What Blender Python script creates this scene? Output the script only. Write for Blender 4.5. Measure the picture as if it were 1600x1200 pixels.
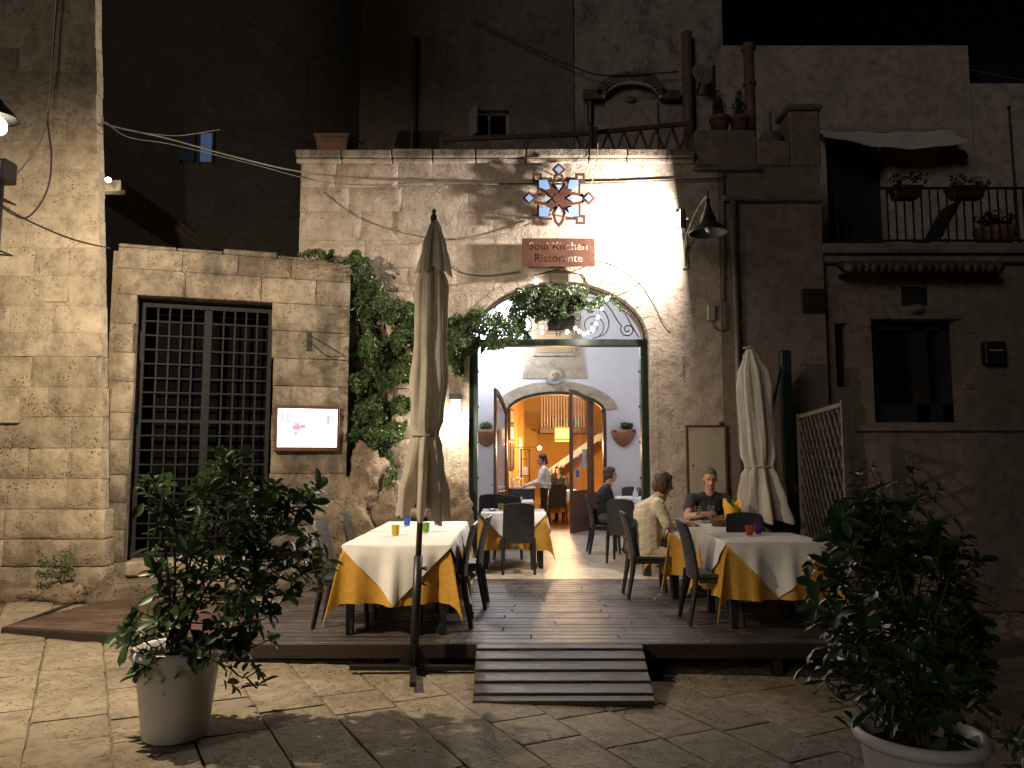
import bpy, bmesh, math, random
import numpy as np
from mathutils import Vector, Matrix, noise as mnoise
R = math.radians
for o in list(bpy.data.objects): bpy.data.objects.remove(o)
SC = bpy.context.scene
COL = SC.collection
# ------------------------------------------------------------------ camera
PITCH = R(5.6); CAMZ = 1.5; FPX = 1200.0
cam = bpy.data.cameras.new('camera'); cam.sensor_fit = 'HORIZONTAL'; cam.sensor_width = 36.0; cam.lens = 27.0
cam.clip_start = 0.05; cam.clip_end = 500
camo = bpy.data.objects.new('camera', cam); COL.objects.link(camo)
camo.location = (0, 0, CAMZ); camo.rotation_euler = (R(90) + PITCH, 0, 0)
SC.camera = camo
def at(u, v, Y):
    dx = (u - 800) / FPX; dz = (600 - v) / FPX
    t = Y / (math.cos(PITCH) - dz * math.sin(PITCH))
    return Vector((dx * t, Y, CAMZ + t * (math.sin(PITCH) + dz * math.cos(PITCH))))
# ------------------------------------------------------------------ world and fill sun
w = bpy.data.worlds.new('World'); SC.world = w; w.use_nodes = True
nt = w.node_tree; bg = nt.nodes['Background']
sky = nt.nodes.new('ShaderNodeTexSky'); sky.sky_type = 'NISHITA'; sky.sun_disc = False
SUN_AZ, SUN_EL = R(36), R(18)          # light comes from the left, behind the camera
sky.sun_elevation = SUN_EL; sky.sun_rotation = R(216)
nt.links.new(sky.outputs[0], bg.inputs[0]); bg.inputs[1].default_value = 0.00015
sl = bpy.data.lights.new('fill_sun', 'SUN'); sl.energy = 0.29; sl.angle = R(20); sl.color = (1.0, 0.86, 0.76)  # added soft fill standing in for scattered town light
slo = bpy.data.objects.new('fill_sun', sl); COL.objects.link(slo)
d = Vector((math.sin(SUN_AZ) * math.cos(SUN_EL), math.cos(SUN_AZ) * math.cos(SUN_EL), -math.sin(SUN_EL)))
slo.rotation_euler = d.to_track_quat('-Z', 'Y').to_euler(); slo.location = (-9, -9, 12)
SC.view_settings.view_transform = 'Standard'; SC.view_settings.look = 'None'
SC.view_settings.exposure = 0.0; SC.view_settings.gamma = 1.0
SC.cycles.use_denoising = True; SC.cycles.max_bounces = 6; SC.cycles.sample_clamp_indirect = 3.0
SC.cycles.caustics_reflective = False; SC.cycles.caustics_refractive = False
# ------------------------------------------------------------------ materials
def nodes_of(name):
    m = bpy.data.materials.new(name); m.use_nodes = True
    t = m.node_tree; return m, t, t.nodes, t.links, t.nodes['Principled BSDF']
def nz(N, L, P, scale, detail=4, rough=.55, sc3=None):
    n = N.new('ShaderNodeTexNoise'); n.inputs['Scale'].default_value = scale
    n.inputs['Detail'].default_value = detail; n.inputs['Roughness'].default_value = rough
    if sc3:
        mp = N.new('ShaderNodeMapping'); mp.inputs['Scale'].default_value = sc3
        L.new(P, mp.inputs[0]); L.new(mp.outputs[0], n.inputs['Vector'])
    else: L.new(P, n.inputs['Vector'])
    return n.outputs['Fac']
def ramp(N, L, src, a, b):
    r = N.new('ShaderNodeMapRange'); r.inputs[1].default_value = a; r.inputs[2].default_value = b
    r.clamp = True; L.new(src, r.inputs[0]); return r.outputs[0]
def mixc(N, L, fac, a, b, mode='MIX'):
    m = N.new('ShaderNodeMix'); m.data_type = 'RGBA'; m.blend_type = mode
    if isinstance(fac, (int, float)): m.inputs[0].default_value = fac
    else: L.new(fac, m.inputs[0])
    for k, s in ((6, a), (7, b)):
        if isinstance(s, (tuple, list)): m.inputs[k].default_value = (*s[:3], 1)
        else: L.new(s, m.inputs[k])
    return m.outputs[2]
def bumpn(N, L, h, strength, dist=.02, prev=None):
    b = N.new('ShaderNodeBump'); b.inputs['Strength'].default_value = strength; b.inputs['Distance'].default_value = dist
    L.new(h, b.inputs['Height'])
    if prev is not None: L.new(prev, b.inputs['Normal'])
    return b.outputs[0]
def M(name, c, c2=None, rough=.6, scale=4, bump=0, bscale=30, metal=0, spec=.5, sc3=None, var=0, alpha=None, trans=0, emit=None, es=0, weave=0, bd=.01, wear=0):
    m, t, N, L, B = nodes_of(name)
    P = N.new('ShaderNodeNewGeometry').outputs['Position']
    B.inputs['Roughness'].default_value = rough; B.inputs['Metallic'].default_value = metal
    B.inputs['Specular IOR Level'].default_value = spec
    if c2 is None: c2 = tuple(min(1, x * .72) for x in c)
    f = ramp(N, L, nz(N, L, P, scale, 5, .6, sc3), .34, .66)
    col = mixc(N, L, f, c, c2)
    if var:
        oi = N.new('ShaderNodeObjectInfo'); v = ramp(N, L, oi.outputs['Random'], 0, 1)
        r = N.new('ShaderNodeMapRange'); L.new(oi.outputs['Random'], r.inputs[0]); r.inputs[3].default_value = 1 - var; r.inputs[4].default_value = 1 + var
        h = N.new('ShaderNodeHueSaturation'); L.new(r.outputs[0], h.inputs['Value']); L.new(col, h.inputs['Color']); col = h.outputs[0]
    if wear:
        wf = ramp(N, L, nz(N, L, P, 2.2, 7, .7), .48, .68); wm = N.new('ShaderNodeMath'); wm.operation = 'MULTIPLY'; L.new(wf, wm.inputs[0]); wm.inputs[1].default_value = wear
        col = mixc(N, L, wm.outputs[0], col, (.20, .175, .15))
        rr = N.new('ShaderNodeMapRange'); L.new(wf, rr.inputs[0]); rr.inputs[3].default_value = rough - .08; rr.inputs[4].default_value = min(1, rough + .25); L.new(rr.outputs[0], B.inputs['Roughness'])
    L.new(col, B.inputs['Base Color'])
    if bump:
        L.new(bumpn(N, L, nz(N, L, P, bscale, 6, .65, sc3), bump, bd), B.inputs['Normal'])
    if weave:
        tc = N.new('ShaderNodeTexCoord'); ck = N.new('ShaderNodeTexBrick'); ck.inputs['Scale'].default_value = weave
        ck.inputs['Mortar Size'].default_value = .09; ck.inputs['Brick Width'].default_value = .5; ck.inputs['Row Height'].default_value = .5
        mp = N.new('ShaderNodeMapping'); mp.inputs['Rotation'].default_value = (R(90), 0, 0)
        L.new(tc.outputs['Object'], mp.inputs[0]); L.new(mp.outputs[0], ck.inputs['Vector'])
        iv = N.new('ShaderNodeMath'); iv.operation = 'SUBTRACT'; iv.inputs[0].default_value = 1; L.new(ck.outputs['Fac'], iv.inputs[1])
        L.new(bumpn(N, L, iv.outputs[0], .9, .006), B.inputs['Normal'])
        L.new(mixc(N, L, ck.outputs['Fac'], c, tuple(x * .25 for x in c)), B.inputs['Base Color'])
    if trans: B.inputs['Transmission Weight'].default_value = trans
    if emit: B.inputs['Emission Color'].default_value = (*emit, 1); B.inputs['Emission Strength'].default_value = es
    return m
def STONE(name, c1, c2, stain=(.06, .05, .04), stain_amt=.5, bump=.6, pit=.7, rough=.85, var=.08, coarse=7, sthr=(.55, .75), spec=.25):
    m, t, N, L, B = nodes_of(name)
    P = N.new('ShaderNodeNewGeometry').outputs['Position']
    B.inputs['Roughness'].default_value = rough; B.inputs['Specular IOR Level'].default_value = spec
    col = mixc(N, L, ramp(N, L, nz(N, L, P, 1.4, 6, .6), .36, .64), c1, c2)
    n2 = nz(N, L, P, coarse, 9, .68)
    col = mixc(N, L, ramp(N, L, n2, .3, .55), tuple(x * .62 for x in c2), col)
    st = ramp(N, L, nz(N, L, P, 1.7, 8, .72, (1, 1, .45)), *sthr)
    sm = N.new('ShaderNodeMath'); sm.operation = 'MULTIPLY'; L.new(st, sm.inputs[0]); sm.inputs[1].default_value = stain_amt
    col = mixc(N, L, sm.outputs[0], col, stain)
    vo = N.new('ShaderNodeTexVoronoi'); vo.inputs['Scale'].default_value = 26; L.new(P, vo.inputs['Vector'])
    pm = ramp(N, L, vo.outputs['Distance'], .10, .30)
    msk = ramp(N, L, nz(N, L, P, 4.5, 4), .5, .6)
    mx = N.new('ShaderNodeMath'); mx.operation = 'MAXIMUM'; L.new(pm, mx.inputs[0])
    iv = N.new('ShaderNodeMath'); iv.operation = 'SUBTRACT'; iv.inputs[0].default_value = 1; L.new(msk, iv.inputs[1]); L.new(iv.outputs[0], mx.inputs[1])
    col = mixc(N, L, mx.outputs[0], tuple(x * .5 for x in c2), col)
    oi = N.new('ShaderNodeObjectInfo'); r = N.new('ShaderNodeMapRange'); L.new(oi.outputs['Random'], r.inputs[0])
    r.inputs[3].default_value = 1 - var; r.inputs[4].default_value = 1 + var
    h = N.new('ShaderNodeHueSaturation'); L.new(r.outputs[0], h.inputs['Value']); L.new(col, h.inputs['Color'])
    L.new(h.outputs[0], B.inputs['Base Color'])
    b = bumpn(N, L, n2, bump, .05)
    b = bumpn(N, L, nz(N, L, P, 45, 5, .7), bump * .5, .012, b)
    b = bumpn(N, L, mx.outputs[0], pit, .02, b)
    L.new(b, B.inputs['Normal'])
    return m
def EMIT(name, c, s):
    m, t, N, L, B = nodes_of(name); N.remove(B)
    e = N.new('ShaderNodeEmission'); e.inputs[0].default_value = (*c, 1); e.inputs[1].default_value = s
    L.new(e.outputs[0], N['Material Output'].inputs[0]); return m
def GLASS(name, c=(1, 1, 1), mixf=.12, rough=.03):
    m, t, N, L, B = nodes_of(name); N.remove(B)
    a = N.new('ShaderNodeBsdfTransparent'); a.inputs[0].default_value = (*c, 1)
    g = N.new('ShaderNodeBsdfGlossy'); g.inputs['Roughness'].default_value = rough
    lw_ = N.new('ShaderNodeLayerWeight'); pw_ = N.new('ShaderNodeMath'); pw_.operation = 'POWER'; L.new(lw_.outputs['Facing'], pw_.inputs[0]); pw_.inputs[1].default_value = 4.5
    fr = N.new('ShaderNodeMath'); fr.operation = 'MULTIPLY'; L.new(pw_.outputs[0], fr.inputs[0]); fr.inputs[1].default_value = .7
    ad = N.new('ShaderNodeMath'); ad.operation = 'ADD'; ad.use_clamp = True; L.new(fr.outputs[0], ad.inputs[0]); ad.inputs[1].default_value = mixf - .04
    x = N.new('ShaderNodeMixShader'); L.new(ad.outputs[0], x.inputs[0]); L.new(a.outputs[0], x.inputs[1]); L.new(g.outputs[0], x.inputs[2])
    L.new(x.outputs[0], N['Material Output'].inputs[0]); return m
def LEAFM(name, c, c2, rough=.4, tr=.25, lo=.6, hi=1.55):
    m, t, N, L, B = nodes_of(name)
    P = N.new('ShaderNodeNewGeometry'); oi = N.new('ShaderNodeObjectInfo')
    f = ramp(N, L, nz(N, L, P.outputs['Position'], 9, 3), .35, .65)
    col = mixc(N, L, f, c, c2)
    r = N.new('ShaderNodeMapRange'); L.new(oi.outputs['Random'], r.inputs[0]); r.inputs[3].default_value = lo; r.inputs[4].default_value = hi
    h = N.new('ShaderNodeHueSaturation'); L.new(r.outputs[0], h.inputs['Value']); L.new(col, h.inputs['Color'])
    L.new(h.outputs[0], B.inputs['Base Color']); B.inputs['Roughness'].default_value = rough
    tl = N.new('ShaderNodeBsdfTranslucent'); L.new(h.outputs[0], tl.inputs[0])
    x = N.new('ShaderNodeMixShader'); x.inputs[0].default_value = tr
    L.new(B.outputs[0], x.inputs[1]); L.new(tl.outputs[0], x.inputs[2]); L.new(x.outputs[0], N['Material Output'].inputs[0]); return m
MT = dict(
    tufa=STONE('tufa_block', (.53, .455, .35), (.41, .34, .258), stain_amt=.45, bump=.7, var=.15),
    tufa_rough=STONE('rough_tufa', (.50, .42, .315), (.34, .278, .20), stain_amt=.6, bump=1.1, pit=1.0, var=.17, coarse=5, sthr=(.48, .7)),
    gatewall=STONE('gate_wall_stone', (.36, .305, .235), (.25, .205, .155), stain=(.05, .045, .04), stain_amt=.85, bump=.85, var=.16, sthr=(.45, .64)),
    facade=STONE('facade_limestone', (.45, .385, .322), (.37, .312, .258), stain_amt=.45, bump=.75, pit=.6, var=.025, coarse=5),
    coping=STONE('coping_stone', (.34, .29, .23), (.2, .165, .125), stain_amt=.8, bump=.8, sthr=(.42, .62)),
    mortar=STONE('lime_mortar', (.30, .24, .17), (.21, .165, .115), stain_amt=.4, bump=.8),
    slab=STONE('paving_limestone', (.43, .365, .272), (.32, .268, .192), stain_amt=.45, bump=1.1, pit=1.0, rough=.5, var=.12, coarse=10, spec=.4),
    joint=STONE('paving_joint', (.24, .2, .15), (.17, .14, .102), stain_amt=.3, bump=.6),
    rock=STONE('bedrock', (.30, .24, .175), (.18, .14, .10), stain_amt=.6, bump=1.2, pit=1.0, coarse=4),
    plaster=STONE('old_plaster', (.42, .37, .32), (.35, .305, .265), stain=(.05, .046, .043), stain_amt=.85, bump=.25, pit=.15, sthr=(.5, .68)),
    plaster_shaded=STONE('shaded_stained_plaster', (.215, .19, .168), (.17, .15, .132), stain=(.05, .046, .043), stain_amt=.6, bump=.25, pit=.15, sthr=(.52, .72)),  # stained plaster with the cast shadow's darkness put into its colour
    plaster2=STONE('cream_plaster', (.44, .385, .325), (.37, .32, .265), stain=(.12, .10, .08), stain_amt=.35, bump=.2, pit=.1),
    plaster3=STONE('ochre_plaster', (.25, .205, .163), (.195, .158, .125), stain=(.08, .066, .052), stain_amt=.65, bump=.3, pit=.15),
    darkplaster=STONE('unlit_plaster', (.10, .088, .075), (.075, .066, .056), stain_amt=.4, bump=.3, pit=.2),  # dark tone painted in for walls that get no light
    white=M('white_plaster', (.74, .74, .76), (.68, .68, .71), .8, 2, .25, 14, bd=.02),
    beige=STONE('beige_stone', (.52, .44, .33), (.46, .38, .28), stain_amt=.1, bump=.2, pit=.1),
    hallfloor=STONE('pale_floor_stone', (.56, .49, .40), (.46, .39, .31), stain=(.2, .17, .13), stain_amt=.35, bump=.12, pit=.1, rough=.38, spec=.5),
    deck=M('deck_wood', (.085, .070, .065), (.042, .034, .032), .42, 1, .6, 6, sc3=(1.2, 22, 22), var=.34, bd=.008, wear=.35),
    deck_red=M('deck_wood_red', (.13, .078, .055), (.07, .043, .032), .42, 1, .5, 6, sc3=(2, 16, 22), var=.2, bd=.008, wear=.35),
    rampwood=M('ramp_wood', (.038, .032, .03), (.02, .017, .016), .36, 1, .6, 6, sc3=(1.2, 22, 22), var=.25, bd=.008, wear=.2),
    fascia=M('fascia_wood', (.035, .022, .017), (.018, .012, .01), .5, 1, .4, 6, sc3=(1.2, 22, 22), var=.1),
    iron=M('black_iron', (.035, .035, .037), (.02, .02, .021), .5, 20, .3, 60, metal=.3),
    gateiron=M('gate_iron', (.02, .021, .024), (.012, .013, .014), .65, 14, .3, 60, metal=.1, spec=.25),
    greensteel=M('green_painted_steel', (.018, .032, .026), (.012, .022, .018), .4, 9, .1, 40),
    rust=M('rust_brown_steel', (.115, .047, .03), (.075, .029, .019), .55, 9, .25, 40, metal=.25),
    blue=M('pale_blue_emissive_acrylic', (.16, .27, .52), (.14, .24, .48), .3, 3, emit=(.36, .54, .95), es=.3),  # weak emission brightens the blue panels
    rattan=M('rattan_resin', (.045, .048, .055), None, .42, 5, weave=26),
    chairleg=M('dark_resin', (.022, .023, .026), (.016, .016, .018), .4, 8, .1, 50),
    tablewood=M('black_table_wood', (.018, .014, .012), (.012, .01, .009), .45, 8),
    yellow=M('yellow_damask', (.60, .33, .045), (.50, .255, .03), .62, 24, .25, 120, bd=.003),
    cloth=M('white_linen', (.76, .74, .72), (.71, .69, .67), .8, 5, .12, 220, bd=.002),
    canvas=LEAFM('parasol_canvas', (.60, .555, .47), (.52, .48, .40), .85, .48, .98, 1.02),
    canvas2=LEAFM('pale_parasol_canvas', (.62, .585, .53), (.55, .52, .47), .85, .3, .98, 1.02),
    polewood=M('parasol_wood', (.10, .05, .028), (.065, .032, .018), .4, 3, sc3=(20, 20, 2)),
    darkgrey=M('dark_grey_metal', (.045, .047, .05), (.03, .031, .033), .4, 12, .1, 60, metal=.5),
    pot=M('white_plastic_pot', (.72, .705, .68), (.65, .635, .61), .45, 3, .1, 8, bd=.01),
    soil=M('potting_soil', (.04, .028, .018), (.02, .014, .01), .95, 40, .8, 60),
    bark=M('bark', (.10, .072, .045), (.055, .04, .026), .8, 20, .5, 50),
    terracotta=M('terracotta', (.33, .155, .085), (.26, .115, .065), .75, 6, .2, 40),
    terracotta_old=M('old_terracotta', (.19, .10, .067), (.12, .066, .047), .85, 6, .3, 40),
    leaf=LEAFM('glossy_leaf', (.042, .09, .024), (.026, .062, .016)),
    leaf_dark=LEAFM('dark_leaf', (.026, .055, .016), (.016, .036, .011)),
    ivy=LEAFM('ivy_leaf', (.05, .088, .028), (.028, .052, .017), .4, .28),
    weed=LEAFM('weed_leaf', (.10, .15, .05), (.06, .10, .035), .5, .3),
    doorwood=M('walnut_wood', (.12, .062, .032), (.075, .037, .019), .4, 2, .3, 6, sc3=(20, 20, 2)),
    lath=M('weathered_lath', (.105, .085, .06), (.07, .056, .04), .7, 4, .3, 20, sc3=(8, 8, 8)),
    lathframe=M('trellis_frame', (.15, .122, .088), (.105, .086, .06), .7, 4, .3, 20),
    railwood=M('brown_rail_wood', (.11, .058, .038), (.07, .036, .025), .6, 4),
    cable=M('grey_cable', (.22, .20, .18), (.16, .145, .13), .6, 10),
    cabled=M('dark_cable', (.06, .055, .05), (.04, .037, .034), .6, 10),
    pipe=M('grey_pipe', (.16, .145, .125), (.11, .10, .085), .5, 6, metal=.4),
    redpipe=M('rust_red_pipe', (.19, .11, .08), (.12, .07, .05), .6, 6),
    boxgrey=M('grey_box', (.30, .29, .27), (.24, .23, .215), .6, 6, .2, 20),
    panel=M('painted_panel', (.40, .355, .285), (.33, .29, .23), .6, 3, .2, 20),
    black=M('matt_black', (.012, .012, .013), (.009, .009, .01), .5, 5),
    blackmatte=M('passage_darkness', (.008, .008, .008), None, 1.0, 5, spec=0),
    void=M('dark_wood_shutter', (.02, .017, .014), (.013, .011, .009), .6, 5),
    glass=GLASS('clear_glass'), pane=GLASS('window_pane', (.95, .96, .97), .08),
    darkpane=M('dark_window_glass', (.01, .011, .013), None, .08, 3, spec=.6),
    skin=M('skin', (.48, .27, .19), (.43, .235, .16), .5, 12, .1, 90, bd=.002),
    eye=M('dark_eye', (.03, .02, .018), None, .3),
    lips=M('lips', (.36, .13, .11), None, .45),
    hair_brown=M('brown_hair', (.085, .045, .026), (.04, .021, .013), .45, 8, .9, 30, sc3=(5, 5, 1.2)),
    hair_dark=M('dark_hair', (.02, .015, .012), (.01, .008, .006), .4, 8, .8, 30, sc3=(5, 5, 1.2)),
    transom=M('warm_transom_glass', (.5, .36, .2), (.44, .31, .17), .4, 3),
    hair_grey=M('short_grey_hair', (.17, .14, .115), (.09, .073, .06), .6, 18, .9, 60),
    cream=M('cream_knit', (.62, .545, .42), (.54, .47, .355), .9, 8, .6, 110, bd=.006),
    blackknit=M('black_knit', (.012, .012, .016), (.008, .008, .01), .85, 8, .4, 90),
    shirt=M('white_shirt', (.80, .76, .70), (.73, .69, .63), .75, 6, .3, 22, bd=.01),
    polo=M('charcoal_polo', (.035, .036, .042), (.024, .025, .03), .85, 8, .3, 40),
    trousers=M('dark_trousers', (.03, .024, .02), (.02, .016, .014), .85, 8, .3, 30),
    jeans=M('grey_green_trousers', (.09, .115, .095), (.06, .08, .066), .85, 8, .3, 30),
    orange=M('ochre_wall_paint', (.62, .32, .07), (.55, .27, .055), .8, 3),
    woodfloor=M('parquet', (.22, .115, .05), (.15, .075, .033), .35, 2, .2, 8, sc3=(12, 1, 1)),
    shade=EMIT('lit_lampshade', (1.0, .50, .12), 3.2), shadeband=EMIT('lit_shade_pattern', (1.0, .28, .04), 1.6),
    bulbwarm=EMIT('warm_bulb', (1.0, .78, .5), 30), bulbwhite=EMIT('fairy_bulb', (1.0, .9, .78), 60),
    streetglobe=EMIT('street_globe', (1.0, .86, .62), 60), floodglass=EMIT('flood_glass', (1.0, .93, .8), 12),
    coolglobe=EMIT('cool_globe', (.78, .86, 1.0), 25),
    screen=EMIT('menu_screen_white', (1.0, .97, 1.0), 4.0), scr_red=EMIT('print_red', (.9, .42, .48), 1.1), scr_blue=EMIT('print_blue', (.62, .64, .85), 1.1),
    scr_grey=EMIT('print_grey', (.8, .77, .84), 1.1), scr_pink=EMIT('print_pink', (1, .8, .84), 1.3),
    bluewin=EMIT('blue_window_reflection', (.20, .30, .58), .22), bluewin2=EMIT('faint_window_reflection', (.12, .15, .25), .05),  # window emission painted in for reflections in the panes
    tum_yellow=M('yellow_tumbler', (.75, .55, .03), (.7, .5, .02), .15, 40, .6, 60, trans=.35), tum_blue=M('blue_tumbler', (.03, .15, .75), None, .15, 40, .6, 60, trans=.35),
    tum_green=M('green_tumbler', (.22, .55, .03), None, .15, 40, .6, 60, trans=.35), tum_red=M('red_tumbler', (.7, .03, .04), None, .15, 40, .6, 60, trans=.35),
    tum_orange=M('orange_tumbler', (.85, .17, .03), None, .15, 40, .6, 60, trans=.3), tum_purple=M('purple_tumbler', (.22, .03, .35), None, .15, 40, .6, 60, trans=.3),
    china=M('white_china', (.78, .77, .75), None, .2, 3), wicker=M('wicker', (.16, .09, .04), (.08, .045, .02), .6, 60, .8, 90),
    napkin=M('yellow_napkin', (.78, .43, .03), (.68, .35, .02), .7, 20, .2, 90), food=M('food', (.22, .16, .06), (.12, .14, .03), .6, 60),
    wine=M('white_wine', (.75, .62, .25), None, .1, 3, trans=.6), steel=M('steel', (.55, .55, .56), None, .25, 8, metal=1),
    poster=M('blue_sticker', (.06, .13, .45), None, .5), paper=M('paper_notice', (.55, .58, .66), None, .7),
    canopy=M('roof_tile', (.10, .07, .052), (.06, .043, .033), .8, 6, .3, 30, var=.2),
    awning=M('rolled_awning', (.58, .54, .48), (.5, .46, .41), .85, 3, .3, 12),
    sunface=M('ceramic_sun', (.55, .48, .30), (.42, .36, .22), .4, 10), ceramblue=M('ceramic_band', (.35, .40, .48), (.28, .33, .42), .35, 10),
    flower=M('pink_flower', (.5, .2, .16), None, .6),
)
# ------------------------------------------------------------------ mesh helpers
class MB:
    def __init__(s): s.v = []; s.f = []
    def add(s, vs, fs):
        o = len(s.v); s.v += [tuple(p) for p in vs]; s.f += [tuple(i + o for i in f) for f in fs]; return s
    def bx(s, x0, x1, y0, y1, z0, z1):
        return s.add([(x0, y0, z0), (x1, y0, z0), (x1, y1, z0), (x0, y1, z0), (x0, y0, z1), (x1, y0, z1), (x1, y1, z1), (x0, y1, z1)],
                     [(0, 3, 2, 1), (4, 5, 6, 7), (0, 1, 5, 4), (1, 2, 6, 5), (2, 3, 7, 6), (3, 0, 4, 7)])
    def bar(s, a, b, w, h, up=(0, 0, 1)):
        a, b = Vector(a), Vector(b); d = (b - a).normalized(); u = Vector(up)
        if abs(d.dot(u)) > .98: u = Vector((0, 1, 0))
        x = d.cross(u).normalized(); y = x.cross(d)
        vs = [p + x * i * w / 2 + y * j * h / 2 for p in (a, b) for i, j in ((-1, -1), (1, -1), (1, 1), (-1, 1))]
        return s.add(vs, [(0, 1, 2, 3), (7, 6, 5, 4), (0, 4, 5, 1), (1, 5, 6, 2), (2, 6, 7, 3), (3, 7, 4, 0)])
    def tube(s, pts, r, n=6, cap=True):
        pts = [Vector(p) for p in pts]; k = len(pts)
        rs = r if isinstance(r, (list, tuple)) else [r] * k
        vs = []; prev = None
        for i, p in enumerate(pts):
            d = (pts[min(i + 1, k - 1)] - pts[max(i - 1, 0)])
            d = d.normalized() if d.length > 1e-9 else Vector((0, 0, 1))
            if prev is None:
                u = Vector((0, 0, 1)) if abs(d.z) < .9 else Vector((1, 0, 0)); x = d.cross(u).normalized()
            else:
                x = (prev - d * prev.dot(d)); x = x.normalized() if x.length > 1e-6 else d.orthogonal().normalized()
            prev = x; y = d.cross(x)
            for j in range(n):
                a = 2 * math.pi * j / n; vs.append(p + (x * math.cos(a) + y * math.sin(a)) * rs[i])
        fs = [(i * n + j, i * n + (j + 1) % n, (i + 1) * n + (j + 1) % n, (i + 1) * n + j) for i in range(k - 1) for j in range(n)]
        if cap: fs += [tuple(range(n - 1, -1, -1)), tuple((k - 1) * n + j for j in range(n))]
        return s.add(vs, fs)
    def lathe(s, prof, n=24, c=(0, 0, 0), close=False):
        vs = []; fs = []; k = len(prof)
        for r, z in prof:
            for j in range(n):
                a = 2 * math.pi * j / n; vs.append((c[0] + r * math.cos(a), c[1] + r * math.sin(a), c[2] + z))
        for i in range(k - 1):
            for j in range(n): fs.append((i * n + j, i * n + (j + 1) % n, (i + 1) * n + (j + 1) % n, (i + 1) * n + j))
        return s.add(vs, fs)
    def prism(s, poly, y0, y1):            # polygon in XZ, pushed from y0 (front) to y1
        n = len(poly); vs = [(x, y0, z) for x, z in poly] + [(x, y1, z) for x, z in poly]
        a = sum(poly[i][0] * poly[(i + 1) % n][1] - poly[(i + 1) % n][0] * poly[i][1] for i in range(n))
        fr = tuple(range(n)); bk = tuple(range(2 * n - 1, n - 1, -1))
        fs = [fr, bk] + [(i, i + n, (i + 1) % n + n, (i + 1) % n) for i in range(n)]
        if a < 0: fs = [tuple(reversed(f)) for f in fs]
        return s.add(vs, fs)
    def ell(s, c, r, nu=12, nv=8, rot=None):
        vs = []; fs = []; c = Vector(c)
        for i in range(nv + 1):
            t = math.pi * i / nv
            for j in range(nu):
                a = 2 * math.pi * j / nu; p = Vector((r[0] * math.sin(t) * math.cos(a), r[1] * math.sin(t) * math.sin(a), r[2] * math.cos(t)))
                vs.append(c + (rot @ p if rot else p))
        for i in range(nv):
            for j in range(nu): fs.append((i * nu + j, (i + 1) * nu + j, (i + 1) * nu + (j + 1) % nu, i * nu + (j + 1) % nu))
        return s.add(vs, fs)
    def cap(s, a, b, r1, r2, n=10):
        a, b = Vector(a), Vector(b); d = (b - a); Ln = d.length; d = d.normalized() if Ln > 1e-6 else Vector((0, 0, 1))
        pts = []; rs = []
        for k in range(4): t = math.pi / 2 * (k / 4 + .02); pts.append(a - d * r1 * math.cos(t)); rs.append(r1 * math.sin(t))
        pts.append(a); rs.append(r1); pts.append(b); rs.append(r2)
        for k in range(3, -1, -1): t = math.pi / 2 * (k / 4 + .02); pts.append(b + d * r2 * math.cos(t)); rs.append(r2 * math.sin(t))
        return s.tube(pts, rs, n)
    def mesh(s, name, mat=None, smooth=False, bevel=0, fix=False):
        me = bpy.data.meshes.new(name); me.from_pydata(s.v, [], s.f)
        if bevel or fix:
            bm = bmesh.new(); bm.from_mesh(me)
            if fix: bmesh.ops.remove_doubles(bm, verts=bm.verts, dist=1e-5)
            if bevel: bmesh.ops.bevel(bm, geom=bm.edges[:], offset=bevel, segments=1, affect='EDGES', profile=.5)
            bmesh.ops.recalc_face_normals(bm, faces=bm.faces); bm.to_mesh(me); bm.free()
        if mat: me.materials.append(MT[mat] if isinstance(mat, str) else mat)
        if smooth: me.polygons.foreach_set('use_smooth', [True] * len(me.polygons))
        me.update(); return me
    def obj(s, name, mat, parent=None, smooth=False, bevel=0, world=False, fix=False):
        if world and parent is not None:
            l = parent.location; s.v = [(p[0] - l[0], p[1] - l[1], p[2] - l[2]) for p in s.v]
        return inst(name, s.mesh(name, mat, smooth, bevel, fix), parent)
def inst(name, me, parent=None, loc=(0, 0, 0), rot=(0, 0, 0), sc=None):
    o = bpy.data.objects.new(name, me); COL.objects.link(o); o.parent = parent; o.location = loc; o.rotation_euler = rot
    if sc is not None: o.scale = sc if hasattr(sc, '__len__') else (sc, sc, sc)
    return o
def tag(o, label=None, cat=None, group=None, kind=None):
    if label: o['label'] = label
    if cat: o['category'] = cat
    if group: o['group'] = group
    if kind: o['kind'] = kind
    return o
def thing(name, label, cat, loc=(0, 0, 0), rz=0, group=None):
    return tag(inst(name, None, None, loc, (0, 0, rz)), label, cat, group)
def struct(name, mb, mat, label, **k):
    return tag(mb.obj(name, mat, None, **k), label, None, None, 'structure')
def single(name, mb, mat, label, cat, group=None, loc=None, **k):   # a thing that is one mesh
    o = mb.obj(name, mat, None, **k)
    if loc is not None: o.location = loc
    return tag(o, label, cat, group)
def copytree(o, parent=None):
    c = o.copy(); COL.objects.link(c); c.parent = parent
    for ch in o.children: copytree(ch, c)
    return c
def smoothpts(pts, k=6):
    P = [Vector(p) for p in pts]; out = []
    for i in range(len(P) - 1):
        p0, p1, p2, p3 = P[max(i - 1, 0)], P[i], P[i + 1], P[min(i + 2, len(P) - 1)]
        for j in range(k):
            t = j / k; out.append(.5 * ((2 * p1) + (p2 - p0) * t + (2 * p0 - 5 * p1 + 4 * p2 - p3) * t * t + (3 * p1 - p0 - 3 * p2 + p3) * t ** 3))
    out.append(P[-1]); return out
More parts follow.
